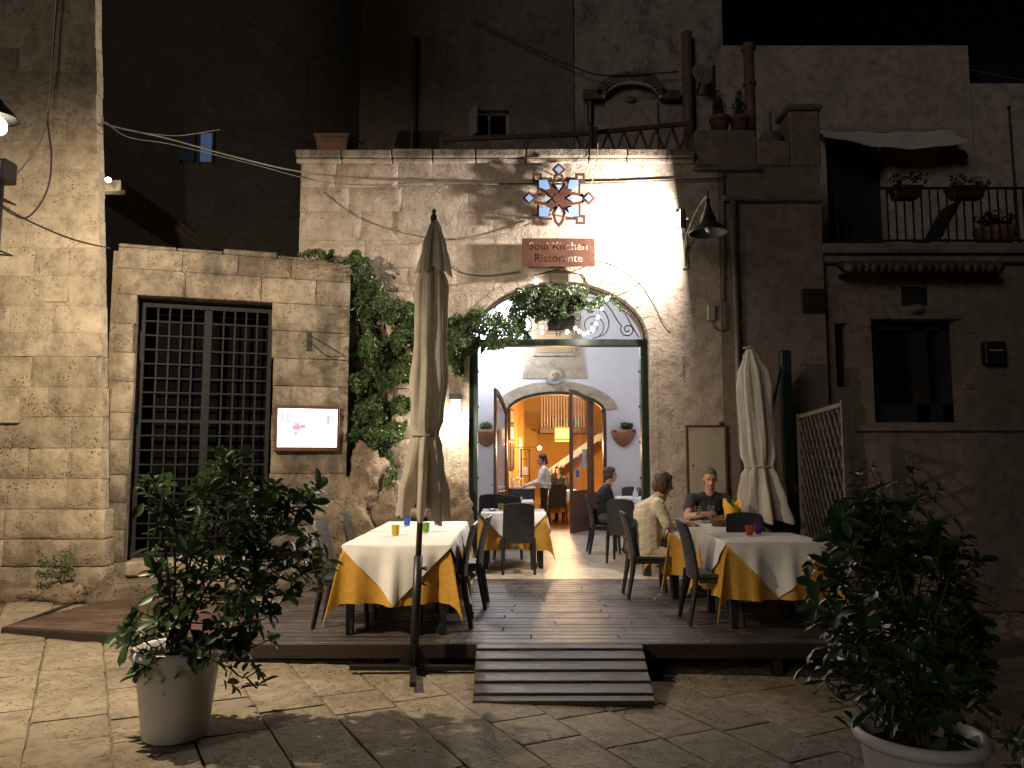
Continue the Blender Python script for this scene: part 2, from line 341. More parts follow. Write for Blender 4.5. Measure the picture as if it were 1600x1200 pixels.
def lamp(kind, name, parent, loc, energy, color, size=.05, rot=None, **k):   # the light of a lamp, kept under that lamp
    l = bpy.data.lights.new(name, kind); l.energy = energy; l.color = color
    if kind == 'AREA': l.size = size
    else: l.shadow_soft_size = size
    for a, b in k.items(): setattr(l, a, b)
    o = bpy.data.objects.new(name, l); COL.objects.link(o); o.parent = parent; o.location = loc
    if rot is not None: o.rotation_euler = rot
    return o
# ================================================================== ground
def gz(x, y): return -.215 - .03 * x + .012 * (y - 6.5)
street = MB()
NXg, NYg = 24, 24
for j in range(NYg + 1):
    for i in range(NXg + 1):
        x = -70 + 140 * i / NXg; y = -30 + 130 * j / NYg
        street.v.append((x, y, gz(max(-7, min(7, x)), max(-2, min(12, y))) - .016))
street.f = [(j * (NXg + 1) + i, j * (NXg + 1) + i + 1, (j + 1) * (NXg + 1) + i + 1, (j + 1) * (NXg + 1) + i) for j in range(NYg) for i in range(NXg)]
street = struct('street', street, 'joint', 'worn limestone paved street in front of the deck')
rng = random.Random(11)
def slab_mesh(wd, ln, seed):
    r = random.Random(seed); mb = MB(); nx, ny = 4, 5
    vs = []
    for j in range(ny + 1):
        for i in range(nx + 1):
            x = (i / nx - .5) * wd; y = (j / ny - .5) * ln; edge = i in (0, nx) or j in (0, ny)
            z = -.0035 if edge else r.uniform(-.003, .003)
            if edge: x += r.uniform(-.008, .003) * (1 if x > 0 else -1); y += r.uniform(-.008, .003) * (1 if y > 0 else -1)
            elif i in (1, nx - 1): x += (.5 * wd / nx) * (1 if x > 0 else -1) * 1.5
            if not edge and j in (1, ny - 1): y += (.5 * ln / ny) * (1 if y > 0 else -1) * 1.5
            vs.append((x, y, z))
    fs = [(j * (nx + 1) + i, j * (nx + 1) + i + 1, (j + 1) * (nx + 1) + i + 1, (j + 1) * (nx + 1) + i) for j in range(ny) for i in range(nx)]
    mb.add(vs, fs)
    ring = [i for i in range(nx + 1)] + [j * (nx + 1) + nx for j in range(1, ny + 1)] + [ny * (nx + 1) + i for i in range(nx - 1, -1, -1)] + [j * (nx + 1) for j in range(ny - 1, 0, -1)]
    o = len(mb.v); mb.v += [(vs[k][0], vs[k][1], -.08) for k in ring]; n = len(ring)
    mb.f += [(ring[k], o + k, o + (k + 1) % n, ring[(k + 1) % n]) for k in range(n)]
    return mb.mesh('paving_slab', 'slab', smooth=False)
ROWW = .44; LENS = (.42, .55, .68, .84)
SLABS = {(k, s): slab_mesh(ROWW - .009, LENS[k] - .009, 100 + k * 7 + s) for k in range(4) for s in range(3)}
rd = Vector((-.485, .875)); cd = Vector((.875, .485)); ang = math.atan2(-rd.x, rd.y)
tilt = Matrix.Rotation(.03, 4, 'Y') @ Matrix.Rotation(.012, 4, 'X')
for c in range(-13, 17):
    s = -6 + rng.uniform(0, .5)
    while s < 13:
        k = rng.choice((0, 1, 1, 2, 2, 3)); ln = LENS[k]
        p = cd * (c * ROWW) + rd * (s + ln / 2); s += ln
        x, y = p.x, p.y
        if y < 3.3 or y > 9.3 or abs(x) > 5.6 or abs(x) > .72 * y + .9: continue
        if -2.3 < x < 3.0 and y > 6.9: continue
        if -4.45 < x <= -2.2 and 7.75 - .2 * (x + 4.6) < y < 8.3: continue
        if x < -4.3 and y > 8.75 or (x <= -2.2 and y > 8.75): continue
        o = inst('paving_slab', SLABS[(k, rng.randrange(3))], street, (x, y, gz(x, y) + rng.uniform(-.004, .004)))
        o.rotation_euler = (Matrix.Rotation(rng.uniform(-.006, .006), 4, 'X') @ tilt @ Matrix.Rotation(ang + rng.uniform(-.006, .006), 4, 'Z')).to_euler()
# ================================================================== deck
deck = thing('wooden_deck', 'dark brown boarded deck carrying the tables in front of the doorway', 'deck', (0, 6.5, 0))
DX0, DX1, DY0, DY1 = -2.42, 3.45, 6.5, 9.86
nb = 24; bw = (DY1 - DY0) / nb
for i in range(nb):
    cuts = [DX0, -.55 + rng.uniform(-.25, .25) + (i % 2) * .7, 1.5 + rng.uniform(-.2, .2) - (i % 2) * .5, DX1]
    for a, b in zip(cuts, cuts[1:]):
        y0 = DY0 + i * bw
        MB().bx(a + .003, b - .003, y0 + .004, y0 + bw - .004, -.028 + rng.uniform(-.002, .001), rng.uniform(-.003, .001)).obj('deck_board', 'deck', deck, bevel=.004, world=True)
MB().bx(DX0, DX1, 6.46, 6.496, -.12, -.004).obj('fascia', 'fascia', deck, bevel=.004, world=True)
MB().bx(DX1 + .004, DX1 + .04, 6.46, 9.8, -.12, -.004).obj('fascia', 'fascia', deck, bevel=.004, world=True)
for x in (-2.2, -1.1, 0, 1.1, 2.2, 3.2):
    MB().bx(x - .04, x + .04, 6.55, 6.63, gz(x, 6.6) - .03, -.03).obj('support_post', 'fascia', deck, world=True)
    MB().bx(x - .03, x + .03, 6.64, 9.8, -.12, -.034).obj('joist', 'fascia', deck, world=True)
# left platform
lp = thing('wooden_platform', 'low reddish brown boarded platform below the iron gate', 'platform', (-3.5, 7.0, -.012))
A = Vector((-4.62, 7.18)); ad = Vector((2.2, -.50)).normalized(); pd = Vector((-ad.y, ad.x))
for i in range(10):
    p = A + pd * (i * .142) + Vector((-.01 * i, 0)); L = (-2.445 - p.x) / ad.x
    if L < .1: continue
    mb = MB(); q = p + ad * L
    zj = rng.uniform(-.002, .001)
    w4 = [p + pd * .004, p + ad * L + pd * .004, p + ad * L + pd * .138, p + pd * .138]
    w4[2] = Vector((-2.445, w4[2].y)); w4[1] = Vector((-2.445, w4[1].y))
    vs = [(a.x, a.y, -.012 - .03) for a in w4] + [(a.x, a.y, -.012 + zj) for a in w4]
    mb.add(vs, [(0, 3, 2, 1), (4, 5, 6, 7), (0, 1, 5, 4), (1, 2, 6, 5), (2, 3, 7, 6), (3, 0, 4, 7)])
    mb.obj('platform_board', 'deck_red', lp, bevel=.004, world=True)
q = A + ad * ((-2.445 - A.x) / ad.x)
MB().bar((A.x - .01, A.y - .02, -.075), (q.x, q.y - .02, -.075), .03, .10).obj('fascia', 'fascia', lp, bevel=.004, world=True)
MB().bar((A.x - .02, A.y, -.075), (A.x - .1, A.y + 1.4, -.075), .03, .10).obj('fascia', 'fascia', lp, bevel=.004, world=True)
MB().bar((A.x + .1, A.y + .3, -.085), (q.x, q.y + .5, -.085), .06, .08).obj('joist', 'fascia', lp, world=True)
# ramp
rp = thing('ramp', 'dark slatted wooden ramp from the street up to the deck', 'ramp', (.5, 6.2, -.15))
x0, x1 = -.29, 1.06
ya, za, yb, zb = 6.45, -.012, 5.62, gz(.45, 5.62) + .035
for i in range(10):
    t0, t1 = i / 10 + .006, (i + 1) / 10 - .010
    fl = .03 * (i / 9)
    P0 = (ya + (yb - ya) * t0, za + (zb - za) * t0); P1 = (ya + (yb - ya) * t1, za + (zb - za) * t1)
    hi = .012 if i % 2 == 0 else .0
    mb = MB(); xa, xb = x0 + fl * .4, x1 - fl * 1.5
    vs = [(x, y, z + dz) for dz in (-.03, hi) for (x, (y, z)) in ((xa, P1), (xb, P1), (xb, P0), (xa, P0))]
    mb.add(vs, [(0, 3, 2, 1), (4, 5, 6, 7), (0, 1, 5, 4), (1, 2, 6, 5), (2, 3, 7, 6), (3, 0, 4, 7)])
    mb.obj('ramp_slat', 'rampwood', rp, bevel=.004, world=True)
for x in (x0 + .06, x1 - .08):
    MB().add([(x - .02, ya, za - .03), (x + .02, ya, za - .03), (x + .02, yb + .02, zb - .03), (x - .02, yb + .02, zb - .03),
              (x - .02, ya, za - .16), (x + .02, ya, za - .16), (x + .02, yb + .02, zb - .05), (x - .02, yb + .02, zb - .05)],
             [(0, 1, 2, 3), (7, 6, 5, 4), (0, 4, 5, 1), (1, 5, 6, 2), (2, 6, 7, 3), (3, 7, 4, 0)]).obj('side_rail', 'fascia', rp, world=True)
# ================================================================== stone block walls
def block(parent, O, a, n, x0, x1, z0, z1, mat, amp, rng, bev=.012, fl=None, fr=None, depth=.14, cell=.075, name='stone_block'):
    fl = fl or (lambda z: x0); fr = fr or (lambda z: x1); g = min(.004, bev * .4)
    nx = max(3, min(12, int((x1 - x0) / cell))); nzz = max(3, min(6, int((z1 - z0) / cell)))
    so = Vector((rng.uniform(0, 50), rng.uniform(0, 50), rng.uniform(0, 50))); base = rng.uniform(-.22, .22) * amp
    cont = bev < .0015
    if cont: so = Vector((3, 7, 1)); base = 0
    ew = max(.008, bev * 1.3); es, et = min(.2, ew / (x1 - x0)), min(.25, ew / (z1 - z0))
    st = [0, es] + [es + (1 - 2 * es) * i / (nx - 2) for i in range(1, nx - 2)] + [1 - es, 1]; tt = [0, et] + [et + (1 - 2 * et) * i / (nzz - 2) for i in range(1, nzz - 2)] + [1 - et, 1]
    mb = MB(); lo = parent.location; fv = []
    for t in tt:
        z = z0 + g + (z1 - z0 - 2 * g) * t; xl = max(x0, fl(z)) + g; xr = min(x1, fr(z)) - g
        if xr < xl: xr = xl = (xl + xr) / 2
        for s in st:
            x = xl + (xr - xl) * s
            e = s in (0, 1) or t in (0, 1)
            dd = base + amp * (mnoise.noise(Vector((x * 5, z * 5, 0)) + so) + .6 * mnoise.noise(Vector((x * 13, z * 13, 3)) + so))
            if amp > .03: dd -= .7 * amp * max(0, mnoise.noise(Vector((x * 2.1, z * 2.6, 7.7)) + so * .02) * 2.4 - .25)
            if e and cont: dd -= bev
            elif e: dd = min(dd, base * .5 if bev < .004 else 0) - bev - amp * .4 * rng.random() * (bev > .004)
            jx = rng.uniform(-1, 1) * amp * .25
            p = O + a * (x + (0 if e else jx)) + n * dd; fv.append((p.x - lo.x, p.y - lo.y, z - lo.z))
    m = len(st); k = len(tt); mb.v = fv
    mb.f = [(j * m + i, j * m + i + 1, (j + 1) * m + i + 1, (j + 1) * m + i) for j in range(k - 1) for i in range(m - 1)]
    ring = list(range(m)) + [j * m + m - 1 for j in range(1, k)] + [(k - 1) * m + i for i in range(m - 2, -1, -1)] + [j * m for j in range(k - 2, 0, -1)]
    o = len(mb.v); q = len(ring); mb.v += [mb.v[i] for i in ring]; mb.v += [(mb.v[i][0] - n.x * depth, mb.v[i][1] - n.y * depth, mb.v[i][2]) for i in ring]
    mb.f += [(o + i, o + q + i, o + q + (i + 1) % q, o + (i + 1) % q) for i in range(q)]
    return mb.obj(name, mat, parent, smooth=True)
def courses(parent, O, a, n, zs, spans, lmin, lmax, matf, ampf, rng, bevf=lambda x, z: .012, depth=.14):
    for za, zb in zip(zs, zs[1:]):
        for x0, x1, fl, fr in spans(za, zb):
            x = x0
            while x < x1 - 1e-4:
                L = rng.uniform(lmin, lmax); xe = x + L
                if x1 - xe < lmin * .7: xe = x1
                zc = (za + zb) / 2
                if (fr and max(min(xe, fr(za)), min(xe, fr(zb))) <= x + .02) or (fl and min(max(x, fl(za)), max(x, fl(zb))) >= xe - .02): x = xe; continue
                block(parent, O, a, n, x, xe, za, zb, matf(x, zc), ampf((x + xe) / 2, zc), rng, bevf(x, zc), fl if x <= x0 + 1e-6 or fl else None, fr, depth); x = xe
def zlist(z0, z1, hmin, hmax, rng, fixed=()):
    pts = [z0] + sorted(f for f in fixed if z0 < f < z1) + [z1]; out = [z0]
    for a, b in zip(pts, pts[1:]):
        k = max(1, round((b - a) / rng.uniform(hmin, hmax))); ws = [rng.uniform(.85, 1.15) for _ in range(k)]; s = sum(ws); z = a
        for w_ in ws: z += (b - a) * w_ / s; out.append(z)
        out[-1] = b
    return out
X2, Yn = Vector((1, 0, 0)), Vector((0, -1, 0))
# ---- left house
LHY = 8.62; lx = -4.58
def lhx(z): return -4.47 - .068 * z      # battered corner of the left house
lh = thing('stone_house', 'tall pale tufa block house at the left edge', 'house', (-6.2, LHY, 0))
def house_prism(mb, dx, y0, z0, z1):      # plan narrows towards the back
    P_ = lambda z: [(-9.5, y0), (lhx(min(z, 7.3)) + dx, y0), (lhx(min(z, 7.3)) + dx - 3.4, 14), (-9.5, 14)]
    return mb.add([(x, y, z) for z in (z0, z1) for x, y in P_(z)], [(0, 3, 2, 1), (4, 5, 6, 7), (0, 1, 5, 4), (1, 2, 6, 5), (2, 3, 7, 6), (3, 0, 4, 7)])
house_prism(MB(), -.06, LHY + .05, -.2, 7.3).obj('wall_core', 'mortar', lh, world=True)
house_prism(MB(), -.01, LHY + .012, 7.3, 26).obj('upper_wall', 'tufa', lh, world=True)  # height out of view set so its shadow covers the houses behind
r1 = random.Random(5)
zs = zlist(.95, 7.3, .28, .34, r1)
courses(lh, Vector((0, LHY, 0)), X2, Yn, zs, lambda a, b: [(-7.6, lhx(a), None, (lambda j: lambda z: lhx(z) + j)(r1.uniform(-.012, .008)))], .38, .85,
        lambda x, z: 'tufa' if z > 2.6 else 'tufa_rough', lambda x, z: .006 if z > 3.9 else (.012 if z > 2.6 else .032), r1, lambda x, z: .0022 if z > 3.9 else (.002 if z > 2.6 else .0035))
courses(lh, Vector((0, LHY - .03, 0)), X2, Yn, [-.15, .32, .62, .95], lambda a, b: [(-7.6, lhx(a), None, lambda z: lhx(z) + .015)], .5, 1.0,
        lambda x, z: 'tufa_rough', lambda x, z: .05 if z < .4 else .035, r1, lambda x, z: .02, depth=.2)
# side return of the corner
for za, zb in zip(zs, zs[1:]):
    block(lh, Vector((lhx((za + zb) / 2) - .02, LHY, 0)), Vector((-.53, .85, 0)), Vector((.85, .53, 0)), .05, .75 + r1.uniform(-.1, .1), za, zb, 'tufa', .01, r1, .008, depth=.05)
p = at(86, 460, LHY - .03); MB().bx(p.x - .135, p.x + .135, p.y, p.y + .05, p.z - .085, p.z + .085).obj('stone_tablet', 'beige', lh, bevel=.008, world=True)
p = at(12, 640, LHY - .05); MB().bx(p.x - .2, p.x + .12, p.y, p.y + .06, p.z - .15, p.z + .15).obj('stone_tablet', 'tufa', lh, bevel=.008, world=True)
# base boulders
def boulder(c, r, seed, mat, name, parent=None, nu=18, nv=12, amp=.35):
    mb = MB(); mb.ell((0, 0, 0), r, nu, nv); so = Vector((seed * 3.1, seed * 1.7, seed)); out = []
    for v in mb.v:
        d = Vector((v[0] / r[0], v[1] / r[1], v[2] / r[2])); k = 1 + amp * mnoise.noise(d * 1.4 + so) + amp * .55 * mnoise.noise(d * 3.5 + so) + amp * .3 * mnoise.noise(d * 9 + so) - amp * .35 * abs(mnoise.noise(d * 2.3 - so))
        out.append((c[0] + v[0] * k, c[1] + v[1] * k, c[2] + v[2] * k))
    mb.v = out; return mb.obj(name, mat, parent, smooth=True, world=parent is not None, fix=True)
for i, (u, rx, rz_) in enumerate(((20, .34, .16), (95, .3, .13), (165, .22, .2), (-60, .3, .2))):
    p = at(u, 930, LHY - .1); boulder((p.x, LHY - .02, .03), (rx, .16, rz_), 20 + i, 'rock', 'base_boulder', lh)
# ---- gate wall
gO = Vector((-4.56, 8.80, 0)); gE = Vector((-2.05, 9.58, 0)); ga = (gE - gO).normalized(); gn = Vector((ga.y, -ga.x, 0)); gL = (gE - gO).length
def gs(u, v=600):                      # distance along the gate wall seen at column u
    dx = (u - 800) / FPX / math.cos(PITCH); return (dx * gO.y - gO.x) / (ga.x - dx * ga.y)
g0, g1 = gs(207), gs(424); GZ0, GZ1, GTOP = .34, 3.42, 3.98
gw = thing('gate_wall', 'weathered stone wall with the dark iron gate in it', 'wall', (gO.x, gO.y, 0))
def gp(s, d, z): q = gO + ga * s + gn * d; return (q.x, q.y, z)
def gbox(mb, s0, s1, d0, d1, z0, z1):
    vs = [gp(s, dd, z) for z in (z0, z1) for s, dd in ((s0, d1), (s1, d1), (s1, d0), (s0, d0))]
    return mb.add(vs, [(0, 3, 2, 1), (4, 5, 6, 7), (0, 1, 5, 4), (1, 2, 6, 5), (2, 3, 7, 6), (3, 0, 4, 7)])
mb = MB(); gbox(mb, -.1, g0 - .02, -.5, -.03, -.1, GTOP - .05); gbox(mb, g1 + .02, gL - .03, -.5, -.03, -.1, GTOP - .05)
gbox(mb, g0 - .02, g1 + .02, -.5, -.03, GZ1 + .02, GTOP - .05); gbox(mb, g0 - .02, g1 + .02, -.5, -.03, -.1, GZ0 - .03)
mb.obj('wall_core', 'mortar', gw, world=True)
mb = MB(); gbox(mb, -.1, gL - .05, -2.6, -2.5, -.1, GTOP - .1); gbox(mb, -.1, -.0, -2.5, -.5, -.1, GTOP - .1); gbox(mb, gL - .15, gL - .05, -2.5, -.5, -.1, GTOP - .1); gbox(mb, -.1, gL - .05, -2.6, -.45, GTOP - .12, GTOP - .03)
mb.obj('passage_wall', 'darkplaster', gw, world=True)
r2 = random.Random(8)
zs = zlist(-.1, GTOP, .34, .46, r2, (GZ0, GZ1))
def gspan(a, b):
    if b <= GZ1 + .01 and a >= GZ0 - .01: return [(-.05, g0 + r2.uniform(-.02, .02), None, None), (g1 + r2.uniform(-.02, .02), gL, None, None)]
    return [(-.05, gL, None, None)]
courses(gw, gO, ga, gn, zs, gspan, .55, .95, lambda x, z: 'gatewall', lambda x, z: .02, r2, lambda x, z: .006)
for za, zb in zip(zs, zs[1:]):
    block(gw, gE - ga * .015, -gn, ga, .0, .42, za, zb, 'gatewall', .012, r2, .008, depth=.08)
s = -.05
while s < gL - .05:
    L = r2.uniform(.5, .8); e = min(s + L, gL)
    mb = MB(); gbox(mb, s + .004, e - .004, -.46, .01, GTOP + .0, GTOP + .03 + r2.uniform(0, .05)); mb.obj('coping_stone', 'coping', gw, bevel=.014, world=True); s = e
# steps under the gate
st = thing('stone_steps', 'two worn stone steps leading up to the iron gate', 'steps', gp((g0 + g1) / 2, .2, 0))
mb = MB(); gbox(mb, g0 + .02, g1 - .02, -.35, .05, .18, GZ0 + .005); mb.obj('upper_step', 'tufa_rough', st, bevel=.02, world=True)
o = boulder((0, 0, 0), (.75, .2, .14), 3, 'rock', 'lower_step', st, 24, 12, .18); o.location = (-.25, -.08, .03); o.rotation_euler = (0, 0, math.atan2(ga.y, ga.x))
me = o.data
for v in me.vertices:
    v.co = v.co + Vector(st.location); v.co.x = max(-.7, min(.7, v.co.x * 1.25)); v.co.y = max(-.17, min(.17, v.co.y * 1.3)); v.co.z = max(-.13, min(.115, v.co.z * 1.3))
# ================================================================== restaurant facade
FY = 10.0; FX0, FX1 = -2.84, 2.76; FTOP = 5.52
acx, ahw, asp, ari = .62, 1.18, 3.05, .80; RB = .11
def ell_l(z, hw, ri): 
    t = (z - asp) / ri
    return hw if t <= 0 else (hw * math.sqrt(max(0, 1 - t * t)))
fc = thing('restaurant_facade', 'pale limestone restaurant front with an arched doorway', 'building', (0, FY, 0))
arc = [(acx - ahw * math.cos(math.pi * i / 28), asp + ari * math.sin(math.pi * i / 28)) for i in range(29)]
mb = MB(); mb.bx(FX0 + .05, acx - ahw, FY + .04, FY + .5, -.1, asp); mb.bx(acx + ahw, 4.15, FY + .04, FY + .5, -.1, asp)
mb.prism([(FX0 + .05, asp)] + arc + [(4.15, asp), (4.15, FTOP - .05), (FX0 + .05, FTOP - .05)], FY + .04, FY + .5)
mb.obj('wall_core', 'mortar', fc, world=True)
r3 = random.Random(17)
def fspan(a, b):
    top = asp + ari + RB
    if a >= top: return [(FX0, FX1, None, None)]
    return [(FX0, acx, None, lambda z: acx - ell_l(z, ahw + RB, ari + RB)), (acx, FX1, lambda z: acx + ell_l(z, ahw + RB, ari + RB), None)]
zs = zlist(-.05, FTOP, .29, .36, r3, (asp,))
courses(fc, Vector((0, FY, 0)), X2, Yn, zs, fspan, .45, .95, lambda x, z: 'facade',
        lambda x, z: .022 if (x < -1.6 or z < 1.2) else (.012 if x < .3 else .007), r3, lambda x, z: .003 if x < -1.6 else (.0012 if x < 0 else .0004))
# left return
for za, zb in zip(zs, zs[1:]):
    block(fc, Vector((FX0 + .02, FY, 0)), Vector((0, 1, 0)), -X2, .0, .5, za, zb, 'facade', .01, r3, .006, depth=.06)
# arch band and jamb stones
NV = 17
for i in range(NV):
    t0, t1 = math.pi * i / NV + .004, math.pi * (i + 1) / NV - .004
    pl = [(acx - (ahw + RB * k) * math.cos(t), asp + (ari + RB * k) * math.sin(t)) for k, ts in ((0, (t0, (t0 + t1) / 2, t1)), (1, (t1, (t0 + t1) / 2, t0))) for t in ts]
    MB().prism(pl, FY - .004, FY + .3).obj('arch_stone', 'facade', fc, bevel=.0015, world=True)
for side in (-1, 1):
    z = -.02
    while z < asp - .02:
        e = min(asp, z + r3.uniform(.38, .6))
        if asp - e < .2: e = asp
        xa, xb = sorted((acx + side * ahw, acx + side * (ahw + RB)))
        MB().bx(xa + .001, xb - .003, FY - .004, FY + .3, z + .0005, e - .0005).obj('jamb_stone', 'facade', fc, bevel=.002, world=True); z = e
# cornice
x = FX0 - .06
while x < 2.42:
    e = min(2.45, x + r3.uniform(.5, .85)); e = 2.45 if 2.45 - e < .3 else e
    MB().bx(x + .003, e - .003, FY - .10, FY + .45, FTOP + .002, FTOP + .11 + r3.uniform(-.008, .012)).obj('cornice_stone', 'coping', fc, bevel=.016, world=True)
    MB().bx(x + .004, e - .004, FY - .045, FY + .03, FTOP - .06, FTOP - .002).obj('cornice_moulding', 'facade', fc, bevel=.012, world=True); x = e
# side wall of the same front, right of the downpipe
sw = thing('side_wall', 'dim plastered wall with a ledge right of the downpipe', 'wall', (3.45, FY, 0))
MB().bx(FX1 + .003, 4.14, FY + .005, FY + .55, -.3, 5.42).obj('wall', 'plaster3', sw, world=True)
MB().bx(FX1 + .05, 4.18, FY - .075, FY + .003, 4.93, 5.0).obj('ledge', 'coping', sw, bevel=.015, world=True)
MB().bx(2.47, 3.3, FY - .02, FY + .4, 5.42, 5.93).obj('parapet', 'plaster3', sw, bevel=.02, world=True)
MB().bx(3.302, 3.75, FY - .02, FY + .4, 5.423, 5.78).obj('parapet', 'plaster3', sw, bevel=.02, world=True)
MB().bx(3.752, 4.16, FY - .02, FY + .4, 5.423, 6.2).obj('pier', 'plaster3', sw, bevel=.02, world=True)
MB().bx(3.71, 4.2, FY - .06, FY + .44, 6.203, 6.28).obj('pier_cap', 'coping', sw, bevel=.02, world=True)
MB().bx(2.43, 3.34, FY - .08, FY + .42, 5.36, 5.418).obj('ledge', 'coping', sw, bevel=.015, world=True)
# ================================================================== hall behind the arch
hall = struct('hall_floor', MB().bx(-2.6, 4.4, 9.862, 16.6, -.2, -.006), 'beige', 'pale stone floor of the covered hall behind the doorway')
r4 = random.Random(4)
y = 9.87; row = 0
while y < 16.4:
    x = -1.7 - (row % 2) * .35
    while x < 3.7:
        MB().bx(x + .002, x + .698, y + .002, y + .498, -.02, r4.uniform(-.0008, .0008)).obj('floor_tile', 'hallfloor', hall); x += .70
    y += .50; row += 1
hw_ = thing('hall_building', 'white plastered hall behind the arch with its inner wall', 'building', (1, 16.5, 0))
HY = 16.5; iX0, iX1 = -.14, 2.03; isp, iri = 2.50, .46; icx, ihw = (iX0 + iX1) / 2, (iX1 - iX0) / 2
iarc = [(icx - ihw * math.cos(math.pi * i / 20), isp + iri * math.sin(math.pi * i / 20)) for i in range(21)]
mb = MB(); mb.bx(-1.8, iX0, HY, HY + .35, -.1, isp); mb.bx(iX1, 3.9, HY, HY + .35, -.1, isp)
mb.prism([(-1.8, isp)] + iarc + [(3.9, isp), (3.9, 5.45), (-1.8, 5.45)], HY, HY + .35); mb.obj('inner_wall', 'white', hw_, world=True)
MB().bx(-1.9, -1.8, 10.5, HY + .35, -.1, 5.45).obj('side_wall', 'white', hw_, world=True)
MB().bx(3.9, 4.0, 10.56, HY + .35, -.1, 5.45).obj('side_wall', 'white', hw_, world=True)
MB().bx(-2.8, 4.1, 10.05, HY + .35, 5.452, 5.6).obj('roof_slab', 'white', hw_, world=True)
# beige stone surround
NV = 11
for i in range(NV):
    t0, t1 = math.pi * (.04 + .92 * i / NV) + .002, math.pi * (.04 + .92 * (i + 1) / NV) - .002
    pl = [(icx - (ihw + .26 * k) * math.cos(t), isp + (iri + .22 * k) * math.sin(t)) for k, ts in ((0, (t0, t1)), (1, (t1, t0))) for t in ts]
    MB().prism(pl, HY - .025, HY + .1).obj('surround_stone', 'beige', hw_, world=True)
MB().prism([(.22, 3.24), (1.62, 3.24), (1.5, 4.2), (1.5, 5.4), (.34, 5.4), (.34, 4.2)], HY - .012, HY + .1).obj('stone_band', 'beige', hw_, world=True)
fr = thing('transom_window', 'warm lit transom window in a beige frame above the sun plaque', 'window', (.9, HY, 3.9))
MB().bx(.44, 1.37, HY - .04, HY - .014, 3.72, 4.5).obj('frame', 'beige', fr, bevel=.01, world=True)
MB().bx(.52, 1.29, HY - .05, HY - .042, 3.8, 4.42).obj('pane', 'transom', fr, world=True)
# ================================================================== upper building on the terrace
ub = thing('upper_house', 'dim stained plaster house rising behind the roof terrace', 'house', (.5, 14, 5.6))
UY = 14.0
ux0 = at(563, 100, UY).x; ux1 = at(1131, 100, UY).x
w0, w1 = at(733, 200, UY), at(795, 200, UY); wz0, wz1 = at(760, 219, UY).z, at(760, 172, UY).z
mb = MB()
ums = at(896, 100, UY).x  # wall split here at the painted shadow edge
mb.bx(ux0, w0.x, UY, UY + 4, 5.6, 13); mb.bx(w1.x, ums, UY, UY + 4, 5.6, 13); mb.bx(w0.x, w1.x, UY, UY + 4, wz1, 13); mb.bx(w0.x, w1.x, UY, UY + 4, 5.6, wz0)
mb.obj('wall', 'plaster_shaded', ub, world=True)
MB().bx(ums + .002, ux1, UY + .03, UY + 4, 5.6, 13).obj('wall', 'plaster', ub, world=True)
wn = MB().bx(w0.x, w1.x, UY + .16, UY + .2, wz0, wz1).obj('window', 'darkpane', ub, world=True)
for (a, b, c, d_) in ((w0.x, w0.x + .05, wz0, wz1), (w1.x - .05, w1.x, wz0, wz1), (w0.x, w1.x, wz1 - .05, wz1), ((w0.x + w1.x) / 2 - .02, (w0.x + w1.x) / 2 + .02, wz0, wz1)):
    MB().bx(a, b, UY + .1, UY + .155, c, d_).obj('window_frame', 'boxgrey', ub, world=True)
MB().bar((w0.x + .01, UY - .0, (wz0 + wz1) / 2), (w0.x + .16, UY - .30, (wz0 + wz1) / 2), .03, wz1 - wz0 - .06).obj('shutter', 'boxgrey', ub, world=True)
for u in (648,):
    a, b = at(u, 0, UY - .06), at(u + 2, 222, UY - .06); MB().tube([(a.x, UY - .06, 9.5), (a.x, UY - .06, 5.6)], .07, 10).obj('downpipe', 'pipe', ub, smooth=True, world=True)
a = at(1074, 120, UY - .08); MB().tube([(a.x, UY - .08, 9.6), (a.x, UY - .08, 5.6)], .10, 10).obj('downpipe', 'redpipe', ub, smooth=True, world=True)
# arched pediment over the terrace door
pc = at(986, 160, UY); pz = at(986, 150, UY).z; phw = (at(1050, 150, UY).x - at(920, 150, UY).x) / 2
pts = [(pc.x - phw * 1.15, UY - .07, pz - .02), (pc.x - phw * .72, UY - .07, pz - .02)] + [(pc.x - phw * .72 * math.cos(math.pi * i / 12), UY - .07, pz - .02 + .36 * math.sin(math.pi * i / 12)) for i in range(1, 12)] + [(pc.x + phw * .72, UY - .07, pz - .02), (pc.x + phw * 1.15, UY - .07, pz - .02)]
mb = MB()
for a, b in zip(pts, pts[1:]): mb.bar(a, b, .18, .11, up=(0, -1, 0))
mb.obj('pediment', 'coping', ub, world=True)
pts2 = [(x, y - .02, z - .07 if z < pz + .1 else z - .09) for x, y, z in pts[1:-1]]
mb = MB()
for a, b in zip(pts2, pts2[1:]): mb.bar(a, b, .12, .05, up=(0, -1, 0))
mb.obj('pediment_moulding', 'beige', ub, world=True)
m0 = at(985, 156, UY - .04); MB().ell(m0, (.12, .05, .07), 12, 8).obj('relief', 'coping', ub, smooth=True, world=True)
MB().bx(pc.x - phw * .62, pc.x + phw * .62, UY - .03, UY + .02, 5.6, pz - .1).obj('door_panel', 'plaster2', ub, world=True)
